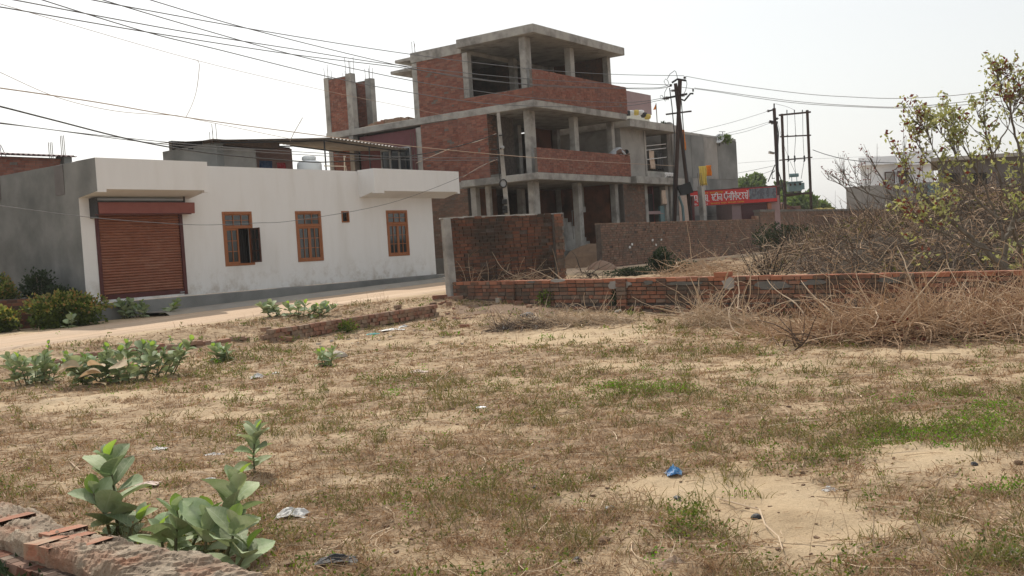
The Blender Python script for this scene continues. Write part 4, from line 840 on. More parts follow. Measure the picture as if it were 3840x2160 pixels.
devanagari([['e'], ['m'], '.', ' ', ['e', 's'], '.', ' ', ['s2', 'T', 'ii', 'l'], ' ', ['ph', 'ai', 'br', 'ii', 'k', 'ee', 'T', 'r', 's', 'reph']], SW * .03, SW * .645, zbot + .20, .32, M['sign_white'], .115)
devanagari([['m', 'k', 'r'], ' ', ['s', 'l', 'T', 'ph', 'k']], SW * .15, SW * .25, ztop - .15, .07, M['sign_yel'], .16, 'small_lettering')
devanagari([['s', 'l', 'k', 'm'], ' ', ['k', 'T', 'r'], ' ', ['s', 'ph', 'l', 'r'], ' ', ['m', 'l', 'k']], SW * .25, SW * .38, zbot + .045, .07, M['sign_yel'], .16, 'small_lettering')
devanagari([['m', 'k'], ' ', ['r', 'T', 'm']], SW * .02, SW * .2, zbot + .02, .11, M['sign_white'], .14, 'small_lettering')

# pink shop post and concrete pole in front of the sign
MB(SF2).box(.0, .22, .3, .45, .6, 3.9)
tag(MB(SF2).box(-.55, -.1, .35, .5, .6, 3.75).build('pink_wall_post', M['pinkish']), 'pink painted post at the left end of the red signboard', 'post')
root = thing('concrete_post', P(2635, 830, 45.5), 'square concrete post standing in front of the red signboard', 'post')
a, b = P(2628, 700, 45.5), P(2640, 850, 45.5); mb = MB(); mb.tube([a, b + (b - a) * .25], .16, 4); mb.build('shaft', M['conc'], root); 
for k in (-.08, 0, .08): MB().tube([a + np.array([k, 0, 0]), a + np.array([k - .04, 0, .62])], .012, 5).build('rebar', M['rebar'], root)
cloth('yellow_banner', 'yellow printed banner tied beside the steel pole', SF2, .03, .38, 4.05, 4.95, 3.0, M['yellow'], 2)
cloth('orange_banner', 'small dark orange banner behind the yellow one', SF2, .45, .7, 4.5, 5.0, 2.6, M['orange'], 3)

# ------------------------------------------------------------------ boundary walls of the lot
def fs(f, u, v, t=0.0):
    r = ray(u, v); k = ((f.o + f.n * t - CAM) @ f.n) / (r @ f.n); p = CAM + k * r; return float((p - f.o) @ f.d)
LW = Fr((-1.48, 24.3), 130.6)
def lwtop(s): return .915 - .0122 * s
root = thing('low_brick_wall', LW.p(7, 0, .1), 'long low red brick boundary wall crossing the whole lot with sunlit top course', 'wall')
mb = MB(LW)
for i in range(34):
    a = .05 + i * .5; p = LW.p(a, 0, 0); zb = -.15
    mb.hexa([LW.p(a, -.24, zb), LW.p(a + .5, -.24, zb), LW.p(a + .5, -.012, zb), LW.p(a, -.012, zb), LW.p(a, -.24, lwtop(a) - .008), LW.p(a + .5, -.24, lwtop(a + .5) - .008), LW.p(a + .5, -.012, lwtop(a + .5) - .008), LW.p(a, -.012, lwtop(a) - .008)])
mb.build('mortar_core', M['mortar_dk'], root)
MB(LW).box(2.7, 17, -.012, .075, -.2, .30).build('plinth_core', M['mortar_dk'], root)
bk = Bricks(root, M['brick_low'], proud=.02); H = .085
pil = [1.95, 5.0, 7.75, 10.9]
for i in range(9):                               # courses follow the slight fall of the top
    row = []; s = .08 - (.12 if i % 2 else 0) - rnd.uniform(0, .05)
    while s < 16.8:
        l = .24 * (1 if rnd.random() > .15 else .5); a = max(s, .08); z = lwtop(s + l / 2) - (i + .5) * H
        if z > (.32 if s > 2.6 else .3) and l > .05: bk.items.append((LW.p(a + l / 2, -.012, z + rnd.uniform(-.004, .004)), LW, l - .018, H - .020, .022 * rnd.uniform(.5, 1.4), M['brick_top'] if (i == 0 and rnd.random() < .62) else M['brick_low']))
        s += l
for i in range(5):
    L_ = .12 if i in (0,) else .24; s = 2.7 - (.06 if i % 2 else 0)
    while s < 16.8:
        z = .30 - (i + .5) * H
        if z > float(g0(*LW.p(s, .1, 0)[:2])) - .1: bk.items.append((LW.p(s + L_ / 2, .075, z + rnd.uniform(-.004, .004)), LW, L_ - .025, H - .024, .025 * rnd.uniform(.5, 1.3), M['brick_old_shade'] if rnd.random() < .35 else M['brick_low']))
        s += L_
for q in pil:
    for i in range(9):
        z = lwtop(q) - (i + .5) * H
        if z > .2: bk.items.append((LW.p(q, .03, z), LW, .23, H - .012, .05 * rnd.uniform(.9, 1.2), M['brick_low']))
bk.emit()
mb = MB(LW); s = .1
while s < 16.8:
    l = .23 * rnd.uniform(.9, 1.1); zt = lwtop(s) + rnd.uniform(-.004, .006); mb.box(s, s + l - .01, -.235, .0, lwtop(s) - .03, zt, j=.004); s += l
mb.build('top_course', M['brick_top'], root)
mb = MB(LW); sc_ = fs(LW, 2702, 1018); mb.box(sc_ - .14, sc_ + .14, -.22, .02, lwtop(sc_) + .003, lwtop(sc_) + .085, j=.004); mb.build('loose_brick', M['brick_top'], root)
def patch(f, u, v, su, sz, t, n=16, seed=0):
    s0 = fs(f, u, v, t); r = ray(u, v); k = ((f.o + f.n * t - CAM) @ f.n) / (r @ f.n); z0 = (CAM + k * r)[2]; mb = MB(); rr = random.Random(seed); out = []
    for i in range(n): th = 2 * math.pi * i / n; q = rr.uniform(.7, 1.15); out.append((s0 + su * q * math.cos(th), z0 + sz * q * math.sin(th)))
    mb.add([f.p(a, t - .03, b) for a, b in out] + [f.p(a, t, b) for a, b in out], [tuple(range(n, 2 * n))] + [(i, (i + 1) % n, n + (i + 1) % n, n + i) for i in range(n)]); return mb
for i, (u, v, su, sz) in enumerate([(2320, 1068, .30, .10), (2430, 1060, .12, .05), (2560, 1063, .40, .04), (2735, 1062, .17, .12), (2900, 1070, .38, .10), (3050, 1060, .25, .05), (2090, 1052, .2, .04), (1990, 1058, .15, .03), (3350, 1050, .3, .06)]):
    patch(LW, u, v, su, sz, .022, seed=i).build('mortar_smear', M['conc_dk'] if i % 3 else M['cement_lt'], root)

# tall dark wall with end piers
TW = Fr((-1.50, 24.32), 57.7)
root = thing('tall_brick_wall', TW.p(1.7, 0, .5), 'tall dark mossy brick wall with a grey corner pier beside the road', 'wall')
MB(TW).box(.14, 3.37, -.14, -.014, .4, 2.455).build('mortar_core', M['mortar_dk'], root)
MB().hexa([TW.p(-.05, -.14, .3), TW.p(.16, -.14, .3), TW.p(.16, .10, .3), TW.p(-.05, .10, .3), TW.p(-.07, -.14, 2.47), TW.p(.135, -.14, 2.47), TW.p(.135, .025, 2.47), TW.p(-.07, .025, 2.47)]).build('corner_pier', M['conc'], root, bevel=.02)
bk = Bricks(root, M['brick_old_shade'], proud=.03); bk.face(TW, .14, 3.12, .75, 2.46, -.014, L=.22, H=.083, drop=.03, gap=.02)
bk.face(TW, 3.12, 3.40, .55, 2.44, .09, L=.24, H=.083, mat=M['brick_low']); bk.emit()
MB(TW).box(3.13, 3.385, -.014, .088, .5, 2.44).build('end_pier', M['mortar'], root)
mb = MB(TW); s = -.1
while s < 3.3: mb.box(s, s + .3, -.15, .012, 2.455, 2.475 + rnd.uniform(0, .02), j=.01); s += .3
mb.build('coping', M['conc'], root)

# back wall, low part and higher dark part
BW = Fr((3.3, 36), 35)
root = thing('back_brick_wall', BW.p(6, 0, .5), 'rough brown brick wall behind the lot ending left of the dark green bush', 'wall')
MB(BW).box(0, 15.4, -.22, -.01, .2, 2.33).build('mortar_core', M['mortar_dk'], root)
bk = Bricks(root, M['brick_back'], proud=.03); bk.face(BW, 0, 15.4, .45, 2.33, -.01, L=.23, H=.083, drop=.02, gap=.018); bk.emit()
mb = MB(BW); s = 0
while s < 15.3: mb.box(s, s + .5, -.23, .01, 2.325, 2.345 + rnd.uniform(0, .015), j=.006); s += .5
mb.build('coping', M['brick_dusty'], root)
for i, (u, v) in enumerate([(2371, 916), (2363, 927), (2448, 900), (2481, 899), (2461, 918)]): patch(BW, u, v, .07, .05, .03, 7, i).build('white_paint_spot', M['white_cloth'], root)
root = thing('back_brick_wall', BW.p(28, 0, .5), 'higher dark brick wall with black weathered top continuing to the right', 'wall')
MB(BW).box(15.42, 60, -.25, .03, .2, 2.70).build('mortar_core', M['mortar'], root)
bk = Bricks(root, M['brick_back'], proud=.03); bk.face(BW, 15.42, 40, .9, 2.70, .03, L=.23, H=.083, drop=.01); bk.emit()
mb = MB(BW); s = 15.42
while s < 59: mb.box(s, s + .8, -.3, .07, 2.70 - rnd.uniform(0, .01), 2.80, j=.01); s += .8
mb.build('coping', M['conc_dk'], root)
mb = MB(BW); mb.box(14.9, 15.4, -.2, 0, 2.34, 2.5, j=.02); mb.build('step_brick', M['brick_dusty'], root)

# low row of loose bricks beside the road
A_ = hit(1000, 1278); B_ = hit(1620, 1180)
yawr = math.degrees(math.atan2(B_[0] - A_[0], B_[1] - A_[1])); RF = Fr((A_[0], A_[1]), yawr); LR = float(np.hypot(B_[0] - A_[0], B_[1] - A_[1]))
root = thing('brick_kerb', A_, 'low dusty row of stacked bricks on edge running along the road side of the lot', 'brick row')
ub = [unit_brick(i + 40) for i in range(5)]
for me in ub: me.materials.append(M['brick_dusty'])
base = base_of(root)
def loose(p, yaw, l=.235, h=.08, d=.115, tilt=0, m=None, parent=None, roll=0):
    o = link('brick', ub[rnd.randrange(5)] if m is None else _ubm(m), parent or root); o.location = [float(a) for a in (np.array(p) - base_of(parent or root))]
    o.rotation_euler = (roll, tilt, R(90 - yaw)); o.scale = (l, d, h); return o
_uc = {}
def _ubm(m):
    if m.name not in _uc:
        _uc[m.name] = unit_brick(77); _uc[m.name].materials.append(m)
    return _uc[m.name]
for row in range(3):
    s = -.05 if row % 2 else 0
    while s < LR:
        p = RF.p(s + .06, .0, 0); zg = float(g0(A_[0], A_[1])) * (1 - s / LR) + float(g0(B_[0], B_[1])) * s / LR - .03
        if row < 2 or rnd.random() > .02: loose((p[0] + rnd.uniform(-.01, .01), p[1] + rnd.uniform(-.01, .01), zg + .045 + row * .083), yawr + rnd.uniform(-3, 3), .112, .078, .23)
        s += .122
for (u, v, yw, tl) in ((985, 1270, 20, 0), (1003, 1262, 30, 0), (1040, 1262, 70, -.6), (1080, 1275, 100, .15), (1485, 1163, 20, 0), (990, 1250, 20, 0)):
    p = hit(u, v); loose(p + np.array([0, 0, .05 if v != 1250 else .1]), yw, tilt=tl)

# worn brick line further left along the road
root = thing('buried_brick_edge', hit(400, 1345), 'half-buried line of bricks and cement along the road edge on the left', 'brick row')
for k in range(46):
    a = k / 45; u = 120 + 800 * a; v = 1377 - 118 * a - 12 * math.sin(a * 5); 
    if rnd.random() < .2: continue
    p = hit(u, v); loose(p + np.array([0, 0, rnd.uniform(-.01, .03)]), yawr + rnd.uniform(-8, 8), .24, .07, .2, m=M['brick_dusty'], parent=root, tilt=rnd.uniform(-.05, .05))

# broken wall in the near left corner
def topz(u, v, z): r = ray(u, v); k = (z - 1.6) / r[2]; return CAM + k * r
root = thing('broken_wall', topz(250, 2060, 0), 'broken knee-high brick wall with crumbling cement top in the near left corner', 'wall')
bkp = [(-260, 1790), (0, 1860), (150, 1905), (260, 1968), (430, 2012), (620, 2040), (800, 2078), (960, 2120), (1090, 2165), (1300, 2260)]
fkp = [(-330, 1900), (-60, 1985), (23, 2006), (127, 2050), (247, 2078), (348, 2120), (425, 2141), (560, 2185), (720, 2235), (900, 2300)]
ZT = .34; n = 280; NT, NS = 30, 9; kk = NT + NS + 1; V = []
def lerp_px(L, q):
    x = q * (len(L) - 1); i = min(int(x), len(L) - 2); f = x - i; return (L[i][0] * (1 - f) + L[i + 1][0] * f, L[i][1] * (1 - f) + L[i + 1][1] * f)
for i in range(n + 1):
    q = i / n; a = topz(*lerp_px(bkp, q), ZT); b = topz(*lerp_px(fkp, q), ZT); wb = (float(fbm(q * 34, 2.2, 14)) - .5) * .10; wa = (float(fbm(q * 30, 7.2, 15)) - .5) * .10
    A2 = a + (b - a) * wa; B2 = b + (b - a) * wb
    for j in range(kk + 1):
        if j == 0: p = A2.copy(); p[2] = -.1
        elif j <= NT:
            f2 = (j - 1) / (NT - 1); p = A2 * (1 - f2) + B2 * f2; h_ = float(fbm(q * 24, f2 * 3.2, 71, 5)); st = (math.floor(h_ * 7) / 7 - .45) * .085 + .012 * (float(fbm(q * 120, f2 * 16, 9)) - .5)
            p[2] = ZT + st - .03 * max(0, abs(f2 - .5) * 2 - .86) / .14
        else:
            g = (j - NT) / NS; p = B2 + (b - a) * (.05 * math.sin(g * 9 + q * 70) * g + .07 * (float(fbm(q * 44, g * 4, 33)) - .5)); p[2] = ZT - .03 - .55 * g
        V.append(p)
i = (np.arange(n)[:, None] * (kk + 1) + np.arange(kk)[None]).ravel()
M['crumb'] = mat('crumbling_cement', [c(.18, .13, .095), c(.35, .275, .20), c(.47, .385, .29)], scale=7, bump=1, bscale=32, dist=.035, stain=c(.36, .17, .10), stainscale=3.0, stainamt=.75, detail=9)
npmesh('cement_core', V, np.stack([i, i + 1, i + kk + 2, i + kk + 1], -1), M['crumb'], root)
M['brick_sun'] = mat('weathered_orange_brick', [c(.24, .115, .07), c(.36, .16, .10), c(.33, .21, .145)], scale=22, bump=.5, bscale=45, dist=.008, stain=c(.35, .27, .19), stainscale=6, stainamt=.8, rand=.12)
def topbrick(q, f2, l, d, yaw, h=.075, dz=0):
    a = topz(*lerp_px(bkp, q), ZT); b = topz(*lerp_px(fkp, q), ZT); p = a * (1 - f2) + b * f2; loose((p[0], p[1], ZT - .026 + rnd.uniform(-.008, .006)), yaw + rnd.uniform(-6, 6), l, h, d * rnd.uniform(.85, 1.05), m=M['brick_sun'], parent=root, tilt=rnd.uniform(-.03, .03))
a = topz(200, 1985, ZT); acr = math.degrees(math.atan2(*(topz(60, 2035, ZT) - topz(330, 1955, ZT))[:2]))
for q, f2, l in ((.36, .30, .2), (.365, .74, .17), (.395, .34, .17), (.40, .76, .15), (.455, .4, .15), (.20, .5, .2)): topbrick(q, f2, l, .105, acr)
for k in range(30):                               # side courses, their shade put in as darker brick colours
    for r_ in range(3):
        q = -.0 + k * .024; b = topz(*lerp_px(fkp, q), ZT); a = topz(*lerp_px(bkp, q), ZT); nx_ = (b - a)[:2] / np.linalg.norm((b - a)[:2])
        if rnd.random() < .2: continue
        loose((b[0] + nx_[0] * .0, b[1] + nx_[1] * .0, ZT - .12 - r_ * .09), 130 + rnd.uniform(-4, 4), .12 if r_ % 2 else .2, .075, .08, m=M['brick_old_shade'] if rnd.random() < .6 else M['brick_back'], parent=root)

# ------------------------------------------------------------------ poles
def pxtube(name, pts, d, r, m, parent=None, n=6, r1=None):
    mb = MB(); mb.tube([P(u, v, d) for u, v in pts], r, n, r1); return mb.build(name, m, parent)
def discs(name, u, v, d, r, m, parent, horizontal=True, k=3):
    p = P(u, v, d); mb = MB()
    if horizontal:
        for i in range(k):
            f = i - (k - 1) / 2; mb.tube([p + np.array([f * r * .7 - r * .2, 0, 0]), p + np.array([f * r * .7, .0, 0]), p + np.array([f * r * .7 + r * .2, 0, 0])], r, 12, r * .6)
        mb.tube([p - np.array([r * k * .6, 0, 0]), p + np.array([r * k * .6, 0, 0])], r * .25, 6)
    else:
        mb.lathe(p - np.array([0, 0, r * k * .35]), [(r * .3, 0)] + [(r * (1 if j % 2 else .45), r * .35 * j) for j in range(1, 2 * k)] + [(r * .25, r * .35 * 2 * k)], 12)
    return mb.build(name, m, parent)
d = 45.0
b0 = P(2560, 850, d); root = thing('twin_leg_pole', (b0[0], b0[1], .55), 'rusted twin-legged steel electricity pole with insulators in front of the cement block building', 'electricity pole')
def legto(u0, v0, u1, v1, r, d_=d, m='steel', nm='leg', n=8, z=.5):
    a, b = P(u0, v0, d_), P(u1, v1, d_); e = a + (b - a) * ((a[2] - z) / (a[2] - b[2])); mb = MB(); mb.tube([a, e], r, n); return mb.build(nm, M[m], root)
legto(2550, 299, 2529, 830, .092); legto(2533, 313, 2592, 830, .08)
pxtube('stay_rod', [(2511, 330), (2520, 400), (2529, 500), (2527, 640), (2522, 850)], d - .2, .022, M['iron'], root); pxtube('stay_rod', [(2555, 378), (2562, 470), (2566, 560), (2584, 700), (2598, 850)], d - .2, .02, M['iron'], root)
pxtube('crossarm', [(2497, 429), (2593, 417)], d, .04, M['steel'], root); pxtube('top_arm', [(2520, 310), (2540, 297), (2572, 302)], d, .05, M['iron'], root); pxtube('bracket', [(2552, 372), (2567, 377), (2589, 351), (2600, 351)], d, .045, M['iron'], root)
pxtube('crossarm', [(2500, 368), (2577, 352)], d, .05, M['iron'], root)
discs('insulator', 2500, 368, d - .1, .10, M['insul'], root); discs('insulator', 2515, 320, d - .1, .085, M['insul'], root, False, 2); discs('insulator', 2568, 291, d - .1, .08, M['insul'], root, False, 2); discs('insulator', 2560, 357, d - .1, .09, M['insul'], root); discs('insulator', 2599, 338, d - .1, .05, M['insul'], root, False, 4); discs('insulator', 2524, 340, d - .1, .07, M['insul'], root)
for pts in ([(2502, 297), (2512, 278), (2530, 265), (2534, 268), (2540, 290), (2538, 300)], [(2512, 325), (2496, 318), (2490, 305), (2496, 296), (2504, 302), (2508, 315)], [(2573, 300), (2576, 315), (2571, 340), (2565, 350)], [(2506, 322), (2493, 345), (2491, 370), (2495, 380)], [(2491, 371), (2478, 368), (2475, 360), (2482, 357), (2490, 368)]): pxtube('jumper_wire', pts, d - .1, .014, M['wire'], root, 5)
mb = MB(); q = [P(2541, 698, d - .3), P(2588, 681, d - .3), P(2601, 722, d - .3), P(2556, 732, d - .3)]; mb.hexa(q + [a_ + np.array([0, .3, 0]) for a_ in q]); mb.build('distribution_box', M['black'], root)
pxtube('post', [(2596, 735), (2601, 850)], d - .1, .08, M['maroon'], root)
pxtube('pipe', [(2546, 735), (2560, 775), (2566, 850)], d + .4, .06, M['trafo'], root)

d = 58.0; b0 = P(2922, 800, d); root = thing('service_pole', (b0[0], b0[1], .6), 'single steel electricity pole with lamp and cables at the right end of the signboard', 'electricity pole')
legto(2903, 406, 2922, 790, .095, d, z=.6); pxtube('top_pin', [(2903, 408), (2903, 388)], d, .04, M['iron'], root); discs('insulator', 2903, 390, d, .06, M['insul'], root, False, 1)
pxtube('crossarm', [(2880, 418), (2906, 409)], d, .05, M['iron'], root); pxtube('crossarm', [(2885, 455), (2916, 460)], d, .08, M['iron'], root)
for u, v in ((2882, 416), (2888, 458), (2914, 445), (2896, 462)): discs('insulator', u, v, d - .1, .09, M['insul'], root, True, 2)
q = [P(2886, 566, d), P(2905, 571, d), P(2905, 577, d), P(2886, 574, d)]; mb = MB(); mb.hexa(q + [a_ + np.array([0, .3, 0]) for a_ in q]); mb.build('street_lamp', M['conc'], root)
for pts in ([(2912, 460), (2920, 500), (2916, 570), (2912, 620), (2930, 680), (2940, 740), (2930, 800)], [(2914, 470), (2918, 560), (2918, 640), (2934, 690), (2939, 750)], [(2906, 618), (2893, 650), (2880, 682)], [(2905, 640), (2895, 650), (2896, 670), (2905, 668)]): pxtube('cable', pts, d - .2, .03, M['iron'], root)

d = 60.0; b0 = P(2990, 800, d); root = thing('pole_frame', (b0[0], b0[1], .6), 'two-pole steel frame with crossbars and fuses under open sky', 'electricity pole frame')
legto(2932, 427, 2946, 800, .085, d, z=.6, nm='pole'); legto(3027, 413, 3043, 800, .085, d, z=.6, nm='pole')
for (a, b, e, f, r) in ((2921, 432, 3040, 420, .06), (2925, 513, 3041, 507, .045), (2922, 601, 3046, 590, .04), (2940, 731, 3047, 723, .07), (2945, 737, 3000, 729, .04)): pxtube('crossbar', [(a, b), (e, f)], d - .15, r, M['steel'], root)
for u0, u1, u2, u3 in ((2951, 2953, 2955, 2960), (2979, 2984, 2979, 2984), (3009, 3011, 3015, 3004)):
    pxtube('lead_wire', [(u0, 414), (u0 + 1, 430), (u1, 508), (u2, 585)], d - .3, .014, M['wire'], root, 4); pxtube('lead_wire', [(u2, 607), (u3, 672 if u0 != 2979 else 655)], d - .3, .014, M['wire'], root, 4)
    discs('insulator', u1, 507, d - .3, .07, M['insul'], root, False, 1); pxtube('fuse', [(u2 - 1, 584), (u2 + 1, 586), (u2 + 2, 602), (u2 - 1, 606)], d - .3, .05, M['iron'], root)
    pxtube('lightning_rod', [(u0, 412), (u0, 426)], d - .15, .03, M['iron'], root)
d = 59.6; root = thing('transformer', P(2985, 727, d), 'blue-grey electrical transformer standing on the two-pole steel frame', 'transformer')
TF = Fr(P(2957, 725, d)[:2], 90); W_ = P(3012, 725, d)[0] - P(2957, 725, d)[0]; zb = P(2985, 724, d)[2] + .1; zt = P(2985, 680, d)[2]
MB(TF).box(.06, W_ - .06, -.55, 0, zb, zt - .06).build('tank', M['trafo'], root, bevel=.03); MB(TF).box(0, W_, -.6, .05, zt - .06, zt).build('lid', M['trafo'], root)
for i in range(9): MB(TF).box(W_ - .1 + .0, W_ + .12, -.52 + i * .055, -.50 + i * .055, zb + .1, zt - .1).build('cooling_fin', M['trafo'], root)
for s in (.12, W_ * .45, W_ * .8): mb = MB(); mb.tube([TF.p(s, .02, zt - .16), TF.p(s, .12, zt - .2)], .06, 8); mb.build('bushing', M['insul'], root)
for s in (.32, .62): MB().tube([TF.p(s, -.3, zt), TF.p(s, -.3, zt + .28)], .02, 5).build('support', M['trafo'], root)
MB().tube([TF.p(.2, -.3, zt + .38), TF.p(.72, -.3, zt + .38)], .11, 12).build('oil_conservator', M['trafo'], root)
for s in (.25, .65): MB(TF).box(s, s + .08, -.5, 0, zb - .08, zb).build('skid', M['iron'], root)

d = 33.0; b0 = P(1905, 850, d); root = thing('leaning_pole', (b0[0], b0[1], .5), 'leaning pale concrete electricity pole with cable coil and meter boxes behind the tall brick wall', 'electricity pole')
a, b = P(1868, 423, d), P(1903, 815, d); e = a + (b - a) * ((a[2] - .5) / (a[2] - b[2]))
vx = np.array([1.0, 0, 0]); q = []
for p, w_ in ((a, .055), (e, .10)): q += [p + vx * -w_ + np.array([0, -w_, 0]), p + vx * w_ + np.array([0, -w_, 0]), p + vx * w_ + np.array([0, w_, 0]), p + vx * -w_ + np.array([0, w_, 0])]
MB().hexa(q).build('shaft', M['conc'], root, bevel=.01)
cc = P(1887, 688, d - .18); mb = MB(); pts = [cc + np.array([.115 * math.cos(t_), .012 * (i % 3), .13 * math.sin(t_)]) for i, t_ in enumerate(np.linspace(0, 6 * math.pi, 60))]; mb.tube(pts, .022, 5); mb.build('cable_coil', M['wire_dk'], root)
mb = MB(); mb.tube([cc + np.array([0, .05, 0]), cc + np.array([0, .09, 0])], .10, 14); mb.build('junction_box', M['galv'], root)
pb = P(1893, 768, d - .16)
for dz, hh in ((.1, .16), (-.1, .12), (-.22, .1)): m_ = MB(); m_.box(pb[0] - .09, pb[0] + .08, pb[1] - .05, pb[1] + .08, pb[2] + dz - hh / 2, pb[2] + dz + hh / 2); m_.build('meter_box', M['black'], root, bevel=.01)
for v in (508, 557, 583): pxtube('clamp', [(1858 + (v - 423) * .09 + 5, v), (1880 + (v - 423) * .09, v - 1)], d - .1, .022, M['iron'], root)
pxtube('cable', [(1866, 510), (1868, 600), (1876, 680)], d - .12, .016, M['wire_dk'], root); pxtube('cable', [(1872, 560), (1852, 560), (1842, 562)], d - .1, .03, M['wire_dk'], root)
mb = MB(); pp = P(1885, 553, d - .15); mb.lathe(pp, [(.03, -.05), (.06, 0), (.05, .05)], 8); mb.build('insulator', M['galv'], root)

# ------------------------------------------------------------------ overhead wires
def dl(u): return 18 + (max(u, 0) / 2560.0) ** 1.3 * 27
def wire(label, pts, dep, r=.0098, m='wire', name='overhead_wire', group='overhead wires'):
    # smooth curve through the points
    us = [p[0] for p in pts]; out = []
    for i in range(len(pts) - 1):
        p0 = pts[max(i - 1, 0)]; p1 = pts[i]; p2 = pts[i + 1]; p3 = pts[min(i + 2, len(pts) - 1)]
        for k in range(6):
            t = k / 6; f = lambda j: .5 * (2 * p1[j] + (p2[j] - p0[j]) * t + (2 * p0[j] - 5 * p1[j] + 4 * p2[j] - p3[j]) * t * t + (3 * p1[j] - p0[j] - 3 * p2[j] + p3[j]) * t ** 3)
            out.append((f(0), f(1)))
    out.append(pts[-1]); fd = dep if callable(dep) else (lambda u: dep[0] + (dep[1] - dep[0]) * (u - us[0]) / (us[-1] - us[0] + 1e-9))
    mb = MB(); mb.tube([P(u, v, fd(u)) for u, v in out], r * .9 + .003, 4, cap=False); return tag(mb.build(name, M[m]), label, 'wire', group)
wire('overhead wire entering at the top left corner, second lowest of the crossing group', [(-250, -52), (55, 0), (349, 56), (728, 125), (1083, 181), (1479, 243), (1997, 297), (2420, 315), (2512, 318)], dl)
wire('lowest dark overhead wire of the crossing group at the upper left edge', [(-250, -14), (0, 26), (291, 76), (582, 125), (1089, 203), (1491, 252), (1997, 320), (2420, 330), (2500, 322)], dl)
wire('overhead wire running down to the brick stair tower stubs and on across the facade', [(-100, -88), (160, 0), (553, 121), (815, 185), (1220, 285), (1544, 348), (1870, 392), (2300, 400), (2495, 372)], dl)
wire('top overhead wire running over the unfinished building to the pole head', [(-50, -78), (349, 0), (478, 25), (961, 112), (1500, 198), (1970, 256), (2284, 278), (2565, 284)], dl)
wire('overhead wire crossing the brick wall of the unfinished building below its roof', [(100, -92), (387, 0), (699, 93), (1095, 204), (1500, 294), (1733, 333), (2010, 368), (2343, 384), (2496, 366)], dl)
wire('overhead wire coming steeply from the top edge to the concrete ledge tips', [(300, -80), (565, 0), (926, 106), (1479, 242), (1800, 300), (2100, 322), (2420, 334), (2512, 325)], dl)
wire('very thin faint wire in the open sky at the left', [(-100, -15), (140, 55), (725, 223), (1211, 338), (1500, 397), (1700, 440)], dl, .003, 'wire_tan')
wire('loose thin wire hanging down in the sky above the white house', [(725, 223), (743, 230), (747, 256), (737, 338), (719, 395), (697, 440)], (24, 24.1), .005, 'wire_tan')
wire('tan wire running down to the tin canopy and past the leaning concrete pole', [(-200, 305), (0, 330), (349, 381), (697, 440), (1229, 512), (1460, 540), (1870, 580), (2200, 604), (2530, 622)], lambda u: 16 + (max(u, 0) / 2530.) * 20 if u < 1900 else 31 + (u - 1900) * .022, .008, 'wire_tan')
wire('thin wire sagging across the left sky to the tin canopy', [(-150, 200), (0, 271), (215, 365), (431, 416), (641, 432), (697, 440), (1089, 521)], (18, 30), .004, 'wire_tan')
wire('thick black twisted cable sagging across the left sky to the leaning pole', [(-200, 352), (0, 399), (192, 448), (507, 527), (786, 574), (1107, 604), (1240, 607), (1500, 590), (1700, 553), (1861, 503)], (14, 32.8), .013, 'wire_dk')
wire('upper of the two thin wires running low past the white parapet', [(-200, 436), (0, 460), (215, 489), (495, 520), (786, 547), (1200, 574), (1560, 590), (1870, 592)], (15, 32.8), .0055)
wire('lower of the two thin wires running low past the white parapet', [(-200, 440), (0, 463), (146, 480), (495, 527), (786, 556), (1200, 584), (1560, 600), (1870, 600)], (15, 32.8), .0055)
wire('short stiff wire sticking up from the tin canopy', [(1088, 530), (1101, 501), (1135, 441)], (36, 36.2), .009, 'wire_tan')
wire('thin wire crossing the white facade through the windows', [(-100, 757), (0, 771), (348, 816), (684, 841), (835, 842), (960, 836), (1105, 827), (1450, 765), (1730, 663), (1865, 590)], lambda u: 20 + (u + 100) / 1965. * 12.8, .0045, 'wire')
wire('tan service wire rising from the white canopy to the leaning pole', [(1735, 665), (1800, 625), (1866, 597)], (33.5, 32.9), .006, 'wire_tan')
wire('tan service wire rising beside the brick wall to the pole clamp', [(1560, 612), (1700, 553), (1790, 530), (1861, 501)], (40, 32.9), .009, 'wire_tan')
wire('highest overhead wire running right from the pole head to the tree', [(2573, 286), (2755, 318), (3020, 352), (3200, 364), (3361, 369), (3550, 360), (3733, 339), (4000, 300)], lambda u: 45 - (u - 2573) * .011)
wire('second overhead wire running right from the bracket insulator', [(2604, 330), (2673, 339), (2840, 362), (3004, 382), (3200, 396), (3399, 401), (3627, 380), (3840, 350), (4000, 320)], lambda u: 45 - (u - 2573) * .011)
wire('third overhead wire running right just under the second one', [(2555, 327), (2673, 342), (2840, 368), (3004, 388), (3200, 400), (3399, 405), (3627, 392), (3840, 370), (4000, 350)], lambda u: 45.5 - (u - 2573) * .011)
wire('thin wire from the block building roof up to the single pole top', [(2586, 498), (2740, 460), (2884, 416)], (48, 58), .007); wire('upper of the paired wires rising to the single pole', [(2718, 502), (2800, 482), (2880, 458)], (55, 58), .007); wire('lower of the paired wires rising to the single pole', [(2726, 508), (2800, 492), (2886, 462)], (55, 58), .007)
wire('short wire from the block building to the middle of the single pole', [(2768, 649), (2830, 637), (2900, 622)], (56, 58), .008); wire('lower short wire from the block building to the single pole', [(2768, 675), (2850, 655), (2904, 636)], (56, 58), .008); wire('faint wire behind the single pole at the height of the transformer', [(2768, 612), (2900, 603), (3300, 585)], (60, 66), .004)
wire('thick cable running right from the transformer frame to the white house', [(3048, 562), (3100, 580), (3171, 597), (3260, 607), (3399, 611), (3551, 604)], (60, 68), .02, 'wire_dk')
wire('sloping thin wire between the single pole and the transformer frame', [(2908, 389), (2950, 400), (2978, 412)], (58, 60), .008); wire('thin diagonal wire down to the transformer top', [(2916, 460), (2945, 560), (2985, 654)], (58, 59.5), .008)

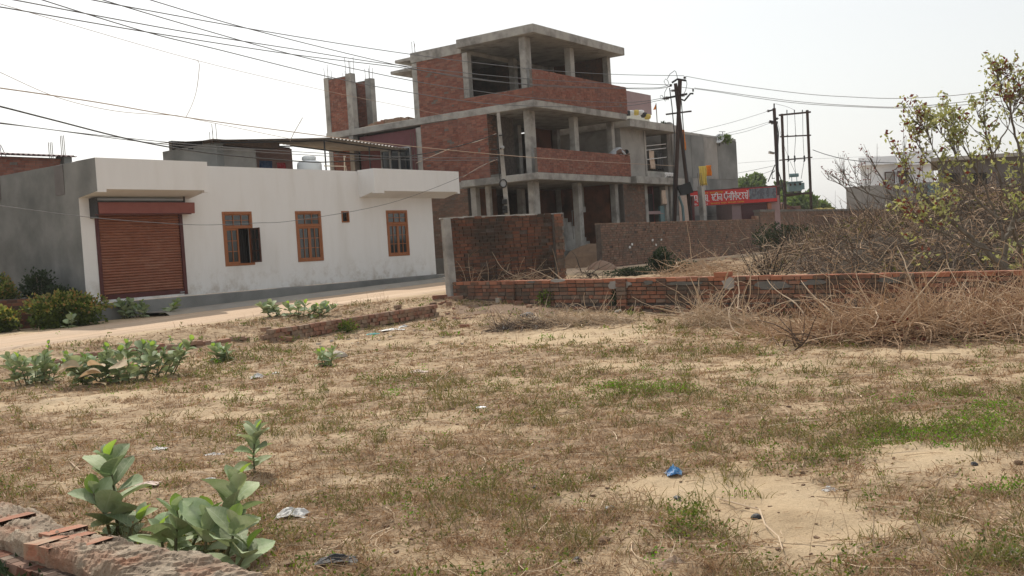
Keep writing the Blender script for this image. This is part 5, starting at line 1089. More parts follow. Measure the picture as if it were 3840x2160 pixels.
# ------------------------------------------------------------------ buildings on the right
def bpx(name, u0, v0, u1, vb, d, depth, m, root, yaw=90, **k):
    a = P(u0, v0, d); b = P(u1, v0, d); z0 = P(u0, vb, d)[2]; z1 = a[2]; da = (a - CAM) * np.array([1, 1, 0]); da /= da[1]   # side walls sheared along the camera's sight line to stay hidden
    mb = MB(); q = [(a[0], a[1]), (b[0], a[1]), (b[0] + da[0] * depth, a[1] + depth), (a[0] + da[0] * depth, a[1] + depth)]
    mb.hexa([np.array([x, y, z0]) for x, y in q] + [np.array([x, y, z1]) for x, y in q]); return mb.build(name, M[m], root, **k)
d = 76; root = thing('far_white_house', P(3360, 800, d), 'distant white two-storey house behind the thicket on the right', 'house')
bpx('wall', 3226, 622, 3500, 820, d, 8, 'white_far', root); bpx('parapet', 3219, 592, 3363, 622, d - .8, 1.0, 'white_far', root); bpx('parapet', 3372, 571, 3500, 621, d - .8, 1.0, 'white_far', root)
bpx('window_frame', 3317, 645, 3355, 690, d - .1, .1, 'wood_dk', root); bpx('shutter_panel', 3321, 649, 3351, 690, d - .22, .1, 'cement_lt', root); bpx('window', 3371, 650, 3403, 690, d - .1, .1, 'dark', root); bpx('sunshade', 3364, 641, 3406, 652, d - .8, .8, 'maroon', root); bpx('roof_tank', 3425, 556, 3452, 571, d + 2, 1, 'tank', root)
d = 68; root = thing('grey_wall_house', P(3300, 800, d), 'plain grey cement walled plot in front of the distant white house', 'building'); bpx('wall', 3172, 702, 3640, 850, d, 6, 'cement_lt', root); bpx('gate', 3476, 690, 3520, 780, d - .2, .1, 'trafo', root)
d = 52; root = thing('dark_brick_house', P(3700, 800, d), 'dark grey flat-roofed house half hidden behind the leafy tree', 'house'); bpx('wall', 3515, 600, 4300, 850, d, 8, 'cement_pt', root); bpx('roof_slab', 3490, 592, 4320, 606, d - .5, 9, 'conc', root); bpx('window', 3640, 650, 3700, 700, d - .05, .1, 'dark', root); bpx('window', 3560, 650, 3600, 700, d - .05, .1, 'dark', root); bpx('water_box', 3770, 575, 3850, 594, d + 1, 2, 'conc_dk', root)
d = 62; root = thing('brick_hut', P(2975, 800, d), 'small reddish brick hut with sloping roof behind the transformer frame', 'hut'); bpx('wall', 2940, 775, 3002, 860, d, 4, 'brick_back', root)
a, b, e = P(2935, 758, d - .3), P(3004, 792, d - .3), P(2935, 764, d - .3); mb = MB(); q = [e, P(3004, 798, d - .3), b, a]; mb.hexa([q[0], q[1], q[1] + np.array([0, 4.6, 0]), q[0] + np.array([0, 4.6, 0]), a, b, b + np.array([0, 4.6, 0]), a + np.array([0, 4.6, 0])]); mb.build('roof', M['tin_red'], root)

# ------------------------------------------------------------------ distant trees
for k, (u, v, ru, rv, d, lab) in enumerate([(2805, 712, 45, 42, 105, 'rounded hazy green tree just right of the cement block building'), (2850, 735, 38, 30, 112, 'lower hazy green tree above the dark end of the signboard'), (2838, 685, 22, 26, 106, 'small tree top rising highest right of the block building'),
        (3010, 770, 55, 40, 95, 'green tree under the transformer'), (2965, 745, 30, 30, 98, 'green tree between the two frame poles'), (3075, 790, 40, 26, 100, 'low green tree right of the transformer frame'), (2930, 720, 24, 30, 100, 'thin tree behind the single service pole')]):
    rx = ru / F * d; rz = rv / F * d; ctr = P(u, v, d); leafclump('far_tree', lab, 'tree', ctr, (rx, rx, rz), 1400, .5, .32, M['farleaf'], stems=4, group='far trees beyond the walls')
p = P(3085, 775, 90); rt = thing('palm_tree', (p[0], p[1], p[2] - 1.6), 'yellowish palm crown showing above the dark brick wall', 'palm tree')
Ps = []
for k in range(18):
    a = k / 18 * 2 * math.pi; q = np.stack([[p[0] + math.cos(a) * 1.25 * t, p[1] + math.sin(a) * 1.25 * t, p[2] - .35 + .75 * t - 1.1 * t * t] for t in np.linspace(0, 1, 6)]); Ps.append(q)
V, Fc = ribbons(np.array(Ps), np.full((18, 6), .16)); npmesh('fronds', V, Fc, M['palmleaf'], rt); MB().tube([p - np.array([0, 0, 2.2]), p - np.array([0, 0, .3])], .16, 7).build('trunk', M['bark'], rt)

M['brush_shade'] = mat('matted_brush_shade', [c(.022, .015, .009), c(.055, .038, .024), c(.10, .07, .045)], scale=9, bump=.8, bscale=22, dist=.05, detail=9)  # matted brush, also the painted dark inside the twig heaps
# ------------------------------------------------------------------ twigs and brush
def twig_curves(C, L, up=.15, curl=.9, K=6, spread=1.0, dirs=None):
    N = len(C); D = NR.normal(size=(N, 3)) * np.array([1, 1, .45]) * spread if dirs is None else dirs + NR.normal(size=(N, 3)) * .25
    D[:, 2] += up; D /= np.linalg.norm(D, axis=1, keepdims=True); Cv = NR.normal(size=(N, 3)) * curl; Cv[:, 2] -= .25 * curl
    Pn = np.zeros((N, K, 3)); p = C.copy(); st = (L / (K - 1))[:, None]
    for k in range(K):
        Pn[:, k] = p; p = p + D * st; D = D + Cv / (K - 1) + NR.normal(size=(N, 3)) * .10; D /= np.linalg.norm(D, axis=1, keepdims=True)
    return Pn
def brush(name, label, cat, ctr, rx, ry, h, n, m='twig', L=(.35, 1.1), r=.0052, yaw=0, thick=0, tm='twig_pale', tL=(.8, 1.7), up=.02, tup=.2, group=None, root_=None, tr=.0125, leaf=0, leafm='redleaf', core=0):
    rt = root_ or thing(name, (ctr[0], ctr[1], float(g0(ctr[0], ctr[1]))), label, cat, group)
    def samp(n, full=True):
        th = NR.rand(n) * 2 * np.pi; q = np.sqrt(NR.rand(n)); x = q * np.cos(th) * rx; y = q * np.sin(th) * ry; ca, sa = math.cos(yaw), math.sin(yaw)
        X = ctr[0] + x * ca - y * sa; Y = ctr[1] + x * sa + y * ca; hh = h * (1 - q ** 2) ** .6 * (.65 + .7 * vnoise(X * 1.3, Y * 1.3, 8)); return np.stack([X, Y, gz(X, Y) + hh * NR.rand(n) ** .6], 1)
    if core:                                   # added dark mound, stands in for shade between the twigs
        V = []; q_ = 22
        for i in range(q_ + 1):
            for j in range(q_ + 1):
                a_, b_ = i / q_ * 2 - 1, j / q_ * 2 - 1; ca, sa = math.cos(yaw), math.sin(yaw); x = ctr[0] + (a_ * ca * rx - b_ * sa * ry) * .85; y = ctr[1] + (a_ * sa * rx + b_ * ca * ry) * .85; e_ = max(0, 1 - a_ * a_ - b_ * b_)
                V.append((x, y, float(g0(x, y)) - .06 + core * h * e_ ** .6 * (.5 + .7 * float(fbm(x * 4, y * 4, 12)))))
        i = (np.arange(q_)[:, None] * (q_ + 1) + np.arange(q_)[None]).ravel(); npmesh('heap_shade_core', V, np.stack([i, i + 1, i + q_ + 2, i + q_ + 1], -1), M['brush_shade'], rt, kind='stuff')
    C = samp(n); Ls = L[0] + (L[1] - L[0]) * NR.rand(n) ** 1.6; Pn = twig_curves(C, Ls, up); gzz = gz(Pn[..., 0], Pn[..., 1]); Pn[..., 2] = np.maximum(Pn[..., 2], gzz + .005)
    W = (r * (.6 + .9 * NR.rand(n)))[:, None] * np.linspace(1, .45, 6)[None]; V, Fc = tubes(Pn, W); npmesh('twigs', V, Fc, M[m], rt, kind='stuff')
    if leaf: cc_ = samp(leaf); V, Fc = quads(cc_, .05 + .05 * NR.rand(leaf), .03 + .03 * NR.rand(leaf)); npmesh('dead_leaves', V, Fc, M[leafm], rt, kind='stuff')
    for k in range(thick):
        C = samp(1); Pn = twig_curves(C, np.array([rnd.uniform(*tL)]), tup, .8, 9)[0]; Pn[:, 2] = np.maximum(Pn[:, 2], gz(Pn[:, 0], Pn[:, 1]) + .01)
        mb = MB(); mb.tube(list(Pn), tr * rnd.uniform(.7, 1.4), 5, .004)
        if rnd.random() < .7: f = rnd.randrange(3, 7); e = Pn[f] + np.array([rnd.uniform(-.35, .35), rnd.uniform(-.2, .2), rnd.uniform(.05, .35)]); mb.tube([Pn[f], (Pn[f] + e) / 2 + np.array([0, 0, .05]), e], .006, 4, .003)
        mb.build('branch', M[tm], rt)
    return rt
brush('brush_pile', 'large heap of brown cut twigs in front of the low wall', 'brush pile', (5.35, 14.1), 1.30, .90, .50, 3000, yaw=-.3, thick=30, leaf=900, core=.8)
brush('brush_pile', 'long tangle of paler curved branches reaching the right edge of the lot', 'brush pile', (7.0, 13.8), 1.6, 1.05, .40, 2600, yaw=-.3, thick=60, tL=(.8, 2.0), leaf=600, core=.75)
brush('brush_pile', 'high heap of dry twigs against the low wall at the far right', 'brush pile', (8.1, 14.6), .9, .8, .72, 1700, yaw=-.5, thick=24, leaf=400, core=.8)
brush('brush_pile', 'small tangle of pale bare branches leaning at the low wall', 'brush pile', (3.7, 17.9), .9, .45, .35, 420, m='twig_pale', yaw=-.7, thick=26, tL=(.5, 1.3), tup=.5)
brush('brush_pile', 'low twig litter spreading between the pale branches and the big heap', 'brush pile', (4.4, 15.6), 1.0, .8, .12, 500, yaw=-.3, thick=6)
rt = brush('rubbish_heap', 'flat heap of pale twigs, rags and rubble in the middle of the lot', 'rubbish heap', (.85, 19.55), 1.45, .42, .17, 1300, m='twig_pale', L=(.2, .7), yaw=-.15, thick=20, tL=(.4, 1.0), tup=.0, up=-.1, core=.9)
brush('rubbish_heap', '', '', (.2, 19.35), .7, .3, .16, 260, up=-.1, L=(.2, .6), m='twig_dk', root_=rt)
def rock(name, label, cat, p, r, m, seed=0, squash=.7, parent=None, group=None, sub=2):
    import bmesh
    bm = bmesh.new(); bmesh.ops.create_icosphere(bm, subdivisions=sub, radius=1)
    for v in bm.verts:
        co = v.co; n = .75 + .5 * float(vnoise(co.x * 1.7 + seed * 3.1 + 9, co.y * 1.7 + co.z * 1.3 + 9, seed)); v.co = Vector((co.x * r[0] * n, co.y * r[1] * n, max(-.3, co.z) * r[2] * n))
    me = bpy.data.meshes.new(name); bm.to_mesh(me); bm.free(); me.materials.append(m); o = link(name, me, parent); b = base_of(parent) if parent else np.zeros(3)
    o.location = [float(a) for a in (np.array(p) - b)]; o.rotation_euler = (0, 0, seed * 1.3)
    return tag(o, label, cat, group)
for k, (u, v, a, m) in enumerate([(1960, 1215, .16, 'stone'), (2000, 1205, .2, 'stone'), (1945, 1225, .12, 'stone'), (2010, 1232, .1, 'stone'), (1975, 1190, .18, 'iron')]): rock('stone' if m == 'stone' else 'rag', None, None, hit(u, v), (a, a * .6, a * .55), M[m], k + 3, parent=rt)
def rubble_field(name, label, n, ulo, uhi, vlo, vhi, amin, amax, m):
    V = []; Fc = []
    for k in range(n):
        p = hit(rnd.uniform(ulo, uhi), rnd.uniform(vlo, vhi)); a = rnd.uniform(amin, amax) * rnd.random() ** .5; th = rnd.uniform(0, 3.1); ca, sa = math.cos(th), math.sin(th); l, w_, h = a, a * rnd.uniform(.4, .8), a * rnd.uniform(.3, .6); b = len(V)
        for z in (-.3, 1):
            for x, y in ((-1, -1), (1, -1), (1, 1), (-1, 1)): x2, y2 = x * l * rnd.uniform(.6, 1), y * w_ * rnd.uniform(.6, 1); V.append((p[0] + x2 * ca - y2 * sa, p[1] + x2 * sa + y2 * ca, p[2] + z * h * rnd.uniform(.7, 1.1)))
        Fc += [(b, b + 3, b + 2, b + 1), (b + 4, b + 5, b + 6, b + 7), (b, b + 1, b + 5, b + 4), (b + 1, b + 2, b + 6, b + 5), (b + 2, b + 3, b + 7, b + 6), (b + 3, b, b + 4, b + 7)]
    tag(npmesh(name, V, Fc, m), label, 'rubble', kind='stuff')
heap('earth_heap', 'low brown earth bank at the foot of the low wall beside the rubbish heap', 'earth heap', -.35, 22.3, 1.7, .8, .09, M['soil'], seed=7, yaw=-.5)
rubble_field('brick_rubble', 'broken brick rubble strewn along the foot of the low wall', 120, 1640, 2080, 1125, 1200, .02, .10, M['brick_dusty'])
rubble_field('rubble', 'small pale rubble lumps in front of the brick row', 90, 1050, 1750, 1185, 1300, .015, .06, M['stone'])
rubble_field('clods', 'small earth clods and pebbles over the near ground', 520, 0, 3840, 1350, 2150, .008, .028, M['soil'])
rubble_field('back_rubble', 'pale rubble and clods on the ground behind the low wall', 150, 2650, 3350, 955, 1010, .03, .14, M['brick_dusty'])
# twigs lying against the tall wall, behind the low wall
brush('brush_pile', 'thin pale twigs leaning against the dark tall wall', 'brush pile', (.3, 24.1), 1.3, .5, .5, 240, m='twig', yaw=-.4, thick=14, tL=(.6, 1.5), tup=.5, tm='twig_pale')
brush('burnt_twigs', 'black burnt twigs in the gap between the two brick walls', 'brush', (1.9, 24.2), .5, .3, .5, 90, m='twig_dk', thick=9, tL=(.3, .8), tup=.7, tm='bark_dk')
# thicket on the bank at the right
V = []; n = 60
for i in range(n + 1):
    for j in range(n + 1):
        x = 6 + 14 * i / n; y = 19.5 + 18 * j / n; a = math.hypot((x - 12.6), (y - 27.0) * .62); V.append((x, y, float(g0(x, y)) - .05 + (.55 * float(smooth(5.6, 3.4, a)) + .9 * max(0, float(fbm(x * .9, y * .9, 6)) - .3) * float(smooth(5.8, 4.4, a))) * float(smooth(20.5, 22.5, y + .85 * x - 4.5))))
i = (np.arange(n)[:, None] * (n + 1) + np.arange(n)[None]).ravel()
rt = thing('thicket', (10, 26, .6), 'dense brown dry thicket covering the bank behind the low wall on the right', 'thicket')
npmesh('matted_brush', V, np.stack([i, i + 1, i + n + 2, i + n + 1], -1), M['brush_shade'], rt, smooth=True, kind='stuff')
def bank(n):
    x = 6.2 + 12 * NR.rand(n * 3); y = 20 + 16 * NR.rand(n * 3); a = np.hypot(x - 12.6, (y - 27.0) * .62); k = smooth(20.6, 22.2, y + .85 * x - 4.5)
    ok = (a < 5.5) & (k > .25); x, y, a, k = x[ok][:n], y[ok][:n], a[ok][:n], k[ok][:n]; return np.stack([x, y, g0(x, y) + (.60 * smooth(5.6, 3.4, a) + 1.0 * np.maximum(0, fbm(x * .9, y * .9, 6) - .3) * smooth(5.8, 4.4, a)) * k * (.5 + .75 * NR.rand(len(x)))], 1)
for nm, m, k, L0, L1, rr, up in (('dry_twigs', 'twig', 6500, .3, 1.0, .008, .3), ('dark_twigs', 'twig_dk', 6000, .4, 1.5, .009, .5), ('pale_twigs', 'twig_pale', 1100, .3, 1.1, .010, .5)):
    C = bank(k); nn = len(C); Pn = twig_curves(C, L0 + (L1 - L0) * NR.rand(nn) ** 1.5, up); V, Fc = tubes(Pn, (rr * (.6 + .8 * NR.rand(nn)))[:, None] * np.linspace(1, .4, 6)[None]); npmesh(nm, V, Fc, M[m], rt, kind='stuff')
C = bank(9000); C = C[fbm(C[:, 0] * .5, C[:, 1] * .5, 77) > .47]; C[:, 2] += .1; V, Fc = quads(C, .06 + .07 * NR.rand(len(C)), .03 + .03 * NR.rand(len(C)), .2); npmesh('olive_leaves', V, Fc, M['olive'], rt, kind='stuff')
# dark shaded shrubs at the foot of the back wall
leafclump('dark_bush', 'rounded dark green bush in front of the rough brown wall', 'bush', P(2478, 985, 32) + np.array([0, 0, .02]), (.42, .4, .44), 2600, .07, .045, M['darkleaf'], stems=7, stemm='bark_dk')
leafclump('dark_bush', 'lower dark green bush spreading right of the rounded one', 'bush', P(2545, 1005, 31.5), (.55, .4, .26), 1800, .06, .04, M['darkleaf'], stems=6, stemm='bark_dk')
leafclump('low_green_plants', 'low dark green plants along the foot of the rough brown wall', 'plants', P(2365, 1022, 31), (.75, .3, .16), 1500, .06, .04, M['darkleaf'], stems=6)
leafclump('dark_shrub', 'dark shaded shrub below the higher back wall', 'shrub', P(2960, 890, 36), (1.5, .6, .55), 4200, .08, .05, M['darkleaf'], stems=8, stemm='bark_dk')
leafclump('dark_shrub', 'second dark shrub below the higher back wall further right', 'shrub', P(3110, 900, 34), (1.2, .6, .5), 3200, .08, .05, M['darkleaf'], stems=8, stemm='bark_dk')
brush('brush_pile', 'crossed dry sticks on the ground right of the dark green bush', 'brush pile', (5.3, 27.5), 1.4, .8, .35, 500, yaw=-.3, thick=16, tL=(.7, 1.6), tup=.4)
def shrub(name, label, ctr, n, h, spread, m, tipm=None, r=.013, cat='bush'):
    z = G(ctr[0], ctr[1]); rt = thing(name, (ctr[0], ctr[1], z), label, cat)
    C = np.tile(np.array([[ctr[0], ctr[1], z]]), (n, 1)) + NR.normal(size=(n, 3)) * np.array([.12, .1, 0]) * spread; th = NR.rand(n) * 2 * np.pi; q = NR.rand(n) ** .7 * spread
    D = np.stack([np.cos(th) * q, np.sin(th) * q, np.ones(n)], 1); Pn = twig_curves(C, h * (.5 + .6 * NR.rand(n)), .0, .5, 7, dirs=D)
    V, Fc = tubes(Pn, (r * (.5 + .7 * NR.rand(n)))[:, None] * np.linspace(1, .3, 7)[None], 4); npmesh('stems', V, Fc, M[m], rt, kind='stuff')
    k = NR.randint(3, 7, n * 2); idx = NR.randint(0, n, n * 2); C2 = Pn[idx, k]; Pn2 = twig_curves(C2, h * .35 * (.5 + NR.rand(n * 2)), .3, .7, 6)
    V, Fc = tubes(Pn2, (r * .4) * np.ones((n * 2, 1)) * np.linspace(1, .4, 6)[None]); npmesh('twigs', V, Fc, M[tipm or m], rt, kind='stuff'); return rt, Pn2
p = hit(2770, 1060); shrub('burnt_bush', 'upright burnt black bush with pale tips behind the low wall', (p[0] + .35, 22.6), 60, 1.35, .75, 'bark_dk', 'twig_pale')
shrub('burnt_stump', 'small black burnt stump shrub behind the low wall', (6.55, 19.6), 14, .6, .9, 'bark_dk', 'twig', .02); shrub('bare_bush', 'thin dark bare bush beside the burnt stump', (7.1, 19.8), 14, .9, 1.3, 'twig_dk', 'twig', .015)
shrub('uprooted_bush', 'dark uprooted bare bush at the left end of the big twig heap', (4.0, 13.7), 16, .7, 2.2, 'twig_dk', 'twig', .012)

# ------------------------------------------------------------------ trees on the right
def tree(name, label, base, limbs, subs, lcl, leafm, leafn, L=.085, trunkm='bark', redfrac=0, redtest=None, cat='tree'):
    rt = thing(name, base, label, cat); tips = []
    def poly(pts): return [P(u, v, d) for u, v, d in pts]
    for k, (pts, r0, r1) in enumerate(limbs):
        w = poly(pts); out = []
        for i in range(len(w) - 1):
            for q in range(5): t = q / 5; out.append(w[i] * (1 - t) + w[i + 1] * t + NR.normal(size=3) * .012)
        out.append(w[-1]); mb = MB(); mb.tube(out, r0, 7, r1); mb.build('trunk' if k < 2 else 'limb', M[trunkm], rt)
        nn = len(out)
        for j in range(subs):
            f = rnd.uniform(.38, 1.0); i = min(int(f * (nn - 1)), nn - 2); d = out[i + 1] - out[max(0, i - 1)]; d = d / np.linalg.norm(d); d = d + NR.normal(size=3) * .6 + np.array([0, 0, .5]); d /= np.linalg.norm(d)
            ln = rnd.uniform(.3, .85) * (1.2 - f * .5); b = out[i]; m_ = b + d * ln * .5 + NR.normal(size=3) * .03; e = m_ + (d + np.array([0, 0, .35])) * ln * .5; tips.append((b, m_, e, ln))
    mb = MB()
    for b, m_, e, ln in tips: mb.tube([b, m_, e], .009, 4, .004)
    mb.build('branchlets', M[trunkm], rt, kind='stuff')
    C = []; 
    for b, m_, e, ln in tips:
        for q in range(lcl):
            t = rnd.random() ** .5; C.append(m_ * (1 - t) + e * t + NR.normal(size=3) * .045)
        for q in range(lcl // 2): C.append(e + NR.normal(size=3) * .05)
    C = np.array(C); u, v = project(C[:, 0], C[:, 1], C[:, 2]); red = (NR.rand(len(C)) < redfrac) if redtest is None else (NR.rand(len(C)) < redtest(u, v))
    keep = NR.rand(len(C)) < leafn
    for nm, mm, sel in (('leaves', leafm, ~red & keep), ('dry_leaves', M['redleaf'], red & keep)):
        if sel.sum(): V, Fc = quads(C[sel], L * (.6 + .8 * NR.rand(sel.sum())), L * .55 * (.6 + .8 * NR.rand(sel.sum())), .0); npmesh(nm, V, Fc, mm, rt, kind='stuff')
    return rt
T = lambda d, *a: [(u, v, d + i * .12) for i, (u, v) in enumerate(a)]
def redt(u, v): return np.where((v < 400) & (u > 3720), .4, np.where(u < 3470, .35, .10))
tree('leafy_tree', 'leafy multi-stemmed tree with yellow-green leaves at the right edge behind the low wall', P(3775, 1030, 18.6), [
    (T(18.6, (3800, 1030), (3720, 960), (3640, 890), (3540, 810), (3440, 720), (3395, 640), (3388, 590)), .065, .012),
    (T(18.8, (3765, 1020), (3768, 900), (3795, 850), (3812, 790), (3840, 700), (3860, 560)), .055, .014),
    (T(18.5, (3768, 905), (3740, 820), (3660, 740), (3560, 660), (3470, 600), (3432, 520)), .032, .008), (T(19.0, (3810, 800), (3760, 700), (3720, 580), (3690, 470), (3645, 385)), .032, .007),
    (T(19.2, (3840, 700), (3820, 560), (3790, 430), (3755, 340), (3735, 285)), .03, .007), (T(19.0, (3850, 640), (3880, 520), (3850, 420), (3820, 300)), .028, .007),
    (T(19.1, (3812, 790), (3900, 720), (3950, 600), (3960, 450), (3900, 330)), .035, .008), (T(18.9, (3740, 820), (3700, 720), (3640, 600), (3590, 500), (3540, 440)), .024, .006),
    (T(18.7, (3660, 740), (3600, 620), (3560, 540), (3510, 470)), .018, .005), (T(18.3, (3775, 960), (3600, 900), (3480, 850), (3400, 800)), .022, .006), (T(18.2, (3812, 830), (3870, 800), (3990, 790)), .02, .008), (T(19.0, (3795, 850), (3820, 930), (3835, 1020)), .04, .04),
    (T(18.8, (3720, 580), (3780, 480), (3800, 400), (3850, 330)), .016, .005), (T(18.7, (3560, 660), (3500, 560), (3480, 500), (3445, 470)), .014, .005)], 20, 13, M['treeleaf'], .85, .092, redtest=redt)
tree('bare_red_tree', 'small dark leaning tree with reddish dry leaves behind the thicket', P(3415, 870, 27), [
    (T(27, (3420, 880), (3390, 820), (3350, 750), (3300, 660), (3262, 590)), .05, .008), (T(27, (3362, 770), (3365, 720), (3385, 670)), .035, .01), (T(27, (3350, 750), (3250, 725), (3180, 690), (3110, 655)), .02, .005),
    (T(27, (3320, 700), (3350, 640), (3395, 600), (3388, 560)), .02, .006), (T(26.5, (3300, 760), (3230, 700), (3200, 640)), .02, .006)], 11, 5, M['redleaf'], .5, .075, trunkm='bark')
tree('thin_bare_shrub', 'wispy leafless grey shrub left of the reddish tree against the sky', P(3230, 800, 30), [(T(30, (3240, 800), (3200, 730), (3150, 690), (3100, 670)), .02, .006), (T(30, (3200, 730), (3170, 660), (3160, 640)), .014, .005), (T(30, (3250, 780), (3260, 700), (3250, 650)), .014, .005)], 16, 3, M['redleaf'], .12, .06, cat='shrub')

# ------------------------------------------------------------------ broad-leaved milkweed plants
def leaf_mesh(seed):
    r_ = random.Random(seed); nx, ny = 7, 5; vs = []; wid = r_.uniform(.66, .84); droop = r_.uniform(.05, .42); fold = r_.uniform(.10, .38); tw = r_.uniform(-.15, .15)
    for i in range(nx + 1):
        t = i / nx; prof = wid * .5 * (math.sin(math.pi * min(1, t * .93 + .05) ** 1.15) ** .62)
        if i == nx: prof = .02
        if i == 0: prof = .05
        for j in range(ny):
            q = j / (ny - 1) * 2 - 1; y = prof * q; z = fold * abs(q) ** 1.3 * prof * 1.6 - droop * t * t + tw * y * t + .018 * math.sin(t * 9 + seed) * abs(q)
            vs.append((t, y, z))
    fc = [(i * ny + j, i * ny + j + 1, (i + 1) * ny + j + 1, (i + 1) * ny + j) for i in range(nx) for j in range(ny - 1)]
    me = bpy.data.meshes.new('leaf'); me.from_pydata(vs, [], fc); me.shade_smooth(); return me
LEAVES = {k: [leaf_mesh(i + 10 * n) for i in range(5)] for n, k in enumerate(('calo', 'calo_young', 'calo_dry'))}
for k, L in LEAVES.items():
    for me in L: me.materials.append(M[k])
def veined(key, vein):
    m = M[key]; n = m.node_tree; N = n.nodes.new; Lk = n.links.new; bs = [q for q in n.nodes if q.type == 'BSDF_PRINCIPLED'][0]; src = bs.inputs['Base Color'].links[0].from_socket
    tc = N('ShaderNodeTexCoord'); sp = N('ShaderNodeSeparateXYZ'); Lk(tc.outputs['Object'], sp.inputs[0])
    def mth(op, a, b=None):
        q = N('ShaderNodeMath'); q.operation = op
        for i, w_ in enumerate((a, b)):
            if w_ is None: continue
            if isinstance(w_, (int, float)): q.inputs[i].default_value = w_
            else: Lk(w_, q.inputs[i])
        return q.outputs[0]
    ay = mth('ABSOLUTE', sp.outputs[1]); mid = mth('LESS_THAN', ay, .014); x = mth('SUBTRACT', sp.outputs[0], mth('MULTIPLY', ay, .75)); fr = mth('FRACT', mth('MULTIPLY', x, 8.0)); side = mth('MULTIPLY', mth('LESS_THAN', fr, .13), .55)
    mask = mth('MAXIMUM', mid, side); mx = N('ShaderNodeMix'); mx.data_type = 'RGBA'; Lk(mth('MULTIPLY', mask, .6), mx.inputs[0]); Lk(src, mx.inputs[6]); mx.inputs[7].default_value = vein; Lk(mx.outputs[2], bs.inputs['Base Color']); bs.inputs['Roughness'].default_value = .68; bs.inputs['Specular IOR Level'].default_value = .25
veined('calo', c(.42, .47, .32)); veined('calo_young', c(.38, .46, .2))
def put_leaf(rt, p, d, L, kind='calo', roll=0):
    d = Vector([float(a) for a in d]).normalized(); side = d.cross(Vector((0, 0, 1)));
    if side.length < .05: side = Vector((1, 0, 0))
    side.normalize(); nrm = side.cross(d).normalized(); m = Matrix((( d.x, -side.x, nrm.x), (d.y, -side.y, nrm.y), (d.z, -side.z, nrm.z))).to_4x4() @ Matrix.Rotation(roll, 4, 'X')
    o = link('leaf', LEAVES[kind][rnd.randrange(5)], rt); b = base_of(rt); m = Matrix.Translation(Vector([float(a) for a in (np.array(p) - b)])) @ m @ Matrix.Diagonal((L, L * rnd.uniform(.9, 1.12), L, 1)); o.matrix_local = m
def calo(label, stems, Lmax=.17, gap=.075, group=None, top='calo', name='milkweed_plant', dry=0.0):
    """stems: lists of world points"""
    b = stems[0][0]; rt = thing(name, b, label, 'plant', group)
    for st in stems:
        st = [np.array(a, float) for a in st]; mb = MB(); mb.tube(st, Lmax * .065, 6, Lmax * .03); mb.build('stem', M['calo_stem'], rt)
        seg = [np.linalg.norm(st[i + 1] - st[i]) for i in range(len(st) - 1)]; tot = sum(seg); n = max(2, int(tot / gap)); a0 = rnd.uniform(0, 3)
        for k in range(n + 1):
            f = k / n; dist = tot * (.18 + .82 * f); i = 0
            while i < len(seg) - 1 and dist > seg[i]: dist -= seg[i]; i += 1
            p = st[i] + (st[i + 1] - st[i]) * min(1, dist / seg[i]); ax = st[i + 1] - st[i]; ax /= np.linalg.norm(ax); az = a0 + k * math.pi / 2 * 1.02
            el = .12 + 1.05 * f ** 1.3; L = Lmax * (.85 + .35 * math.sin(math.pi * (.15 + .7 * f))) * (1 - .35 * max(0, f - .75) / .25)
            for sg in (0, math.pi):
                if f < .3 and rnd.random() < .2: continue
                a = az + sg + rnd.uniform(-.35, .35); e = el + rnd.uniform(-.2, .25); dv = np.array([math.cos(a) * math.cos(e), math.sin(a) * math.cos(e), math.sin(e)]) + ax * .25
                put_leaf(rt, p, dv, L * rnd.uniform(.8, 1.12), 'calo_dry' if rnd.random() < dry * (1 - f) else ('calo_young' if (f > .9 and sg == 0) else 'calo'), rnd.uniform(-.6, .6))
    return rt
Q = lambda d, *a: [P(u, v, d) for u, v in a]
def ground_start(st): st[0][2] = G(st[0][0], st[0][1]) - .02; return st
calo('tall milkweed plant with two leafy stems growing behind the near left broken wall', [ground_start(Q(6.1, (450, 2010), (445, 1920), (425, 1820), (408, 1715))), ground_start(Q(5.95, (420, 2010), (395, 1930), (365, 1890), (350, 1850))), ground_start(Q(6.0, (440, 2010), (440, 1950), (425, 1900))), ground_start(Q(5.9, (470, 2010), (500, 1970), (530, 1950)))], .18, .068)
calo('shorter milkweed plant with one bright upright leaf between its two neighbours', [ground_start(Q(5.35, (655, 2110), (660, 2010), (668, 1950), (664, 1915))), ground_start(Q(5.5, (690, 2100), (740, 2010), (770, 1940))), ground_start(Q(5.4, (640, 2110), (610, 2050), (600, 2000)))], .165, .064)
calo('big milkweed plant with the largest leaves at the end of the broken wall', [ground_start(Q(5.1, (835, 2160), (850, 2080), (872, 2020), (876, 1970))), ground_start(Q(5.5, (820, 2120), (850, 2000), (868, 1930), (885, 1850), (888, 1810))), ground_start(Q(5.3, (800, 2140), (770, 2060), (780, 1960))), ground_start(Q(5.0, (850, 2170), (900, 2110), (930, 2060)))], .18, .06)
calo('slender upright milkweed plant standing alone behind the big one', [ground_start(Q(7.6, (955, 1770), (950, 1720), (955, 1650), (968, 1610)))], .145, .05)
def clump(label, base, n, rx, ry, h, Lm, gap=.09, group=None, dry=0.0, lean=.55):
    sts = []
    for k in range(n):
        x = base[0] + rnd.uniform(-rx, rx); y = base[1] + rnd.uniform(-ry, ry); hh = h * rnd.uniform(.35, .95); z = G(x, y) - .02; dx = (x - base[0]) * lean + rnd.uniform(-.08, .08); dy = rnd.uniform(-.1, .1)
        sts.append([np.array([x, y, z]), np.array([x + dx * .5, y + dy * .5, z + hh * .55]), np.array([x + dx, y + dy, z + hh])])
    return calo(label, sts, Lm, gap, group, dry=dry)
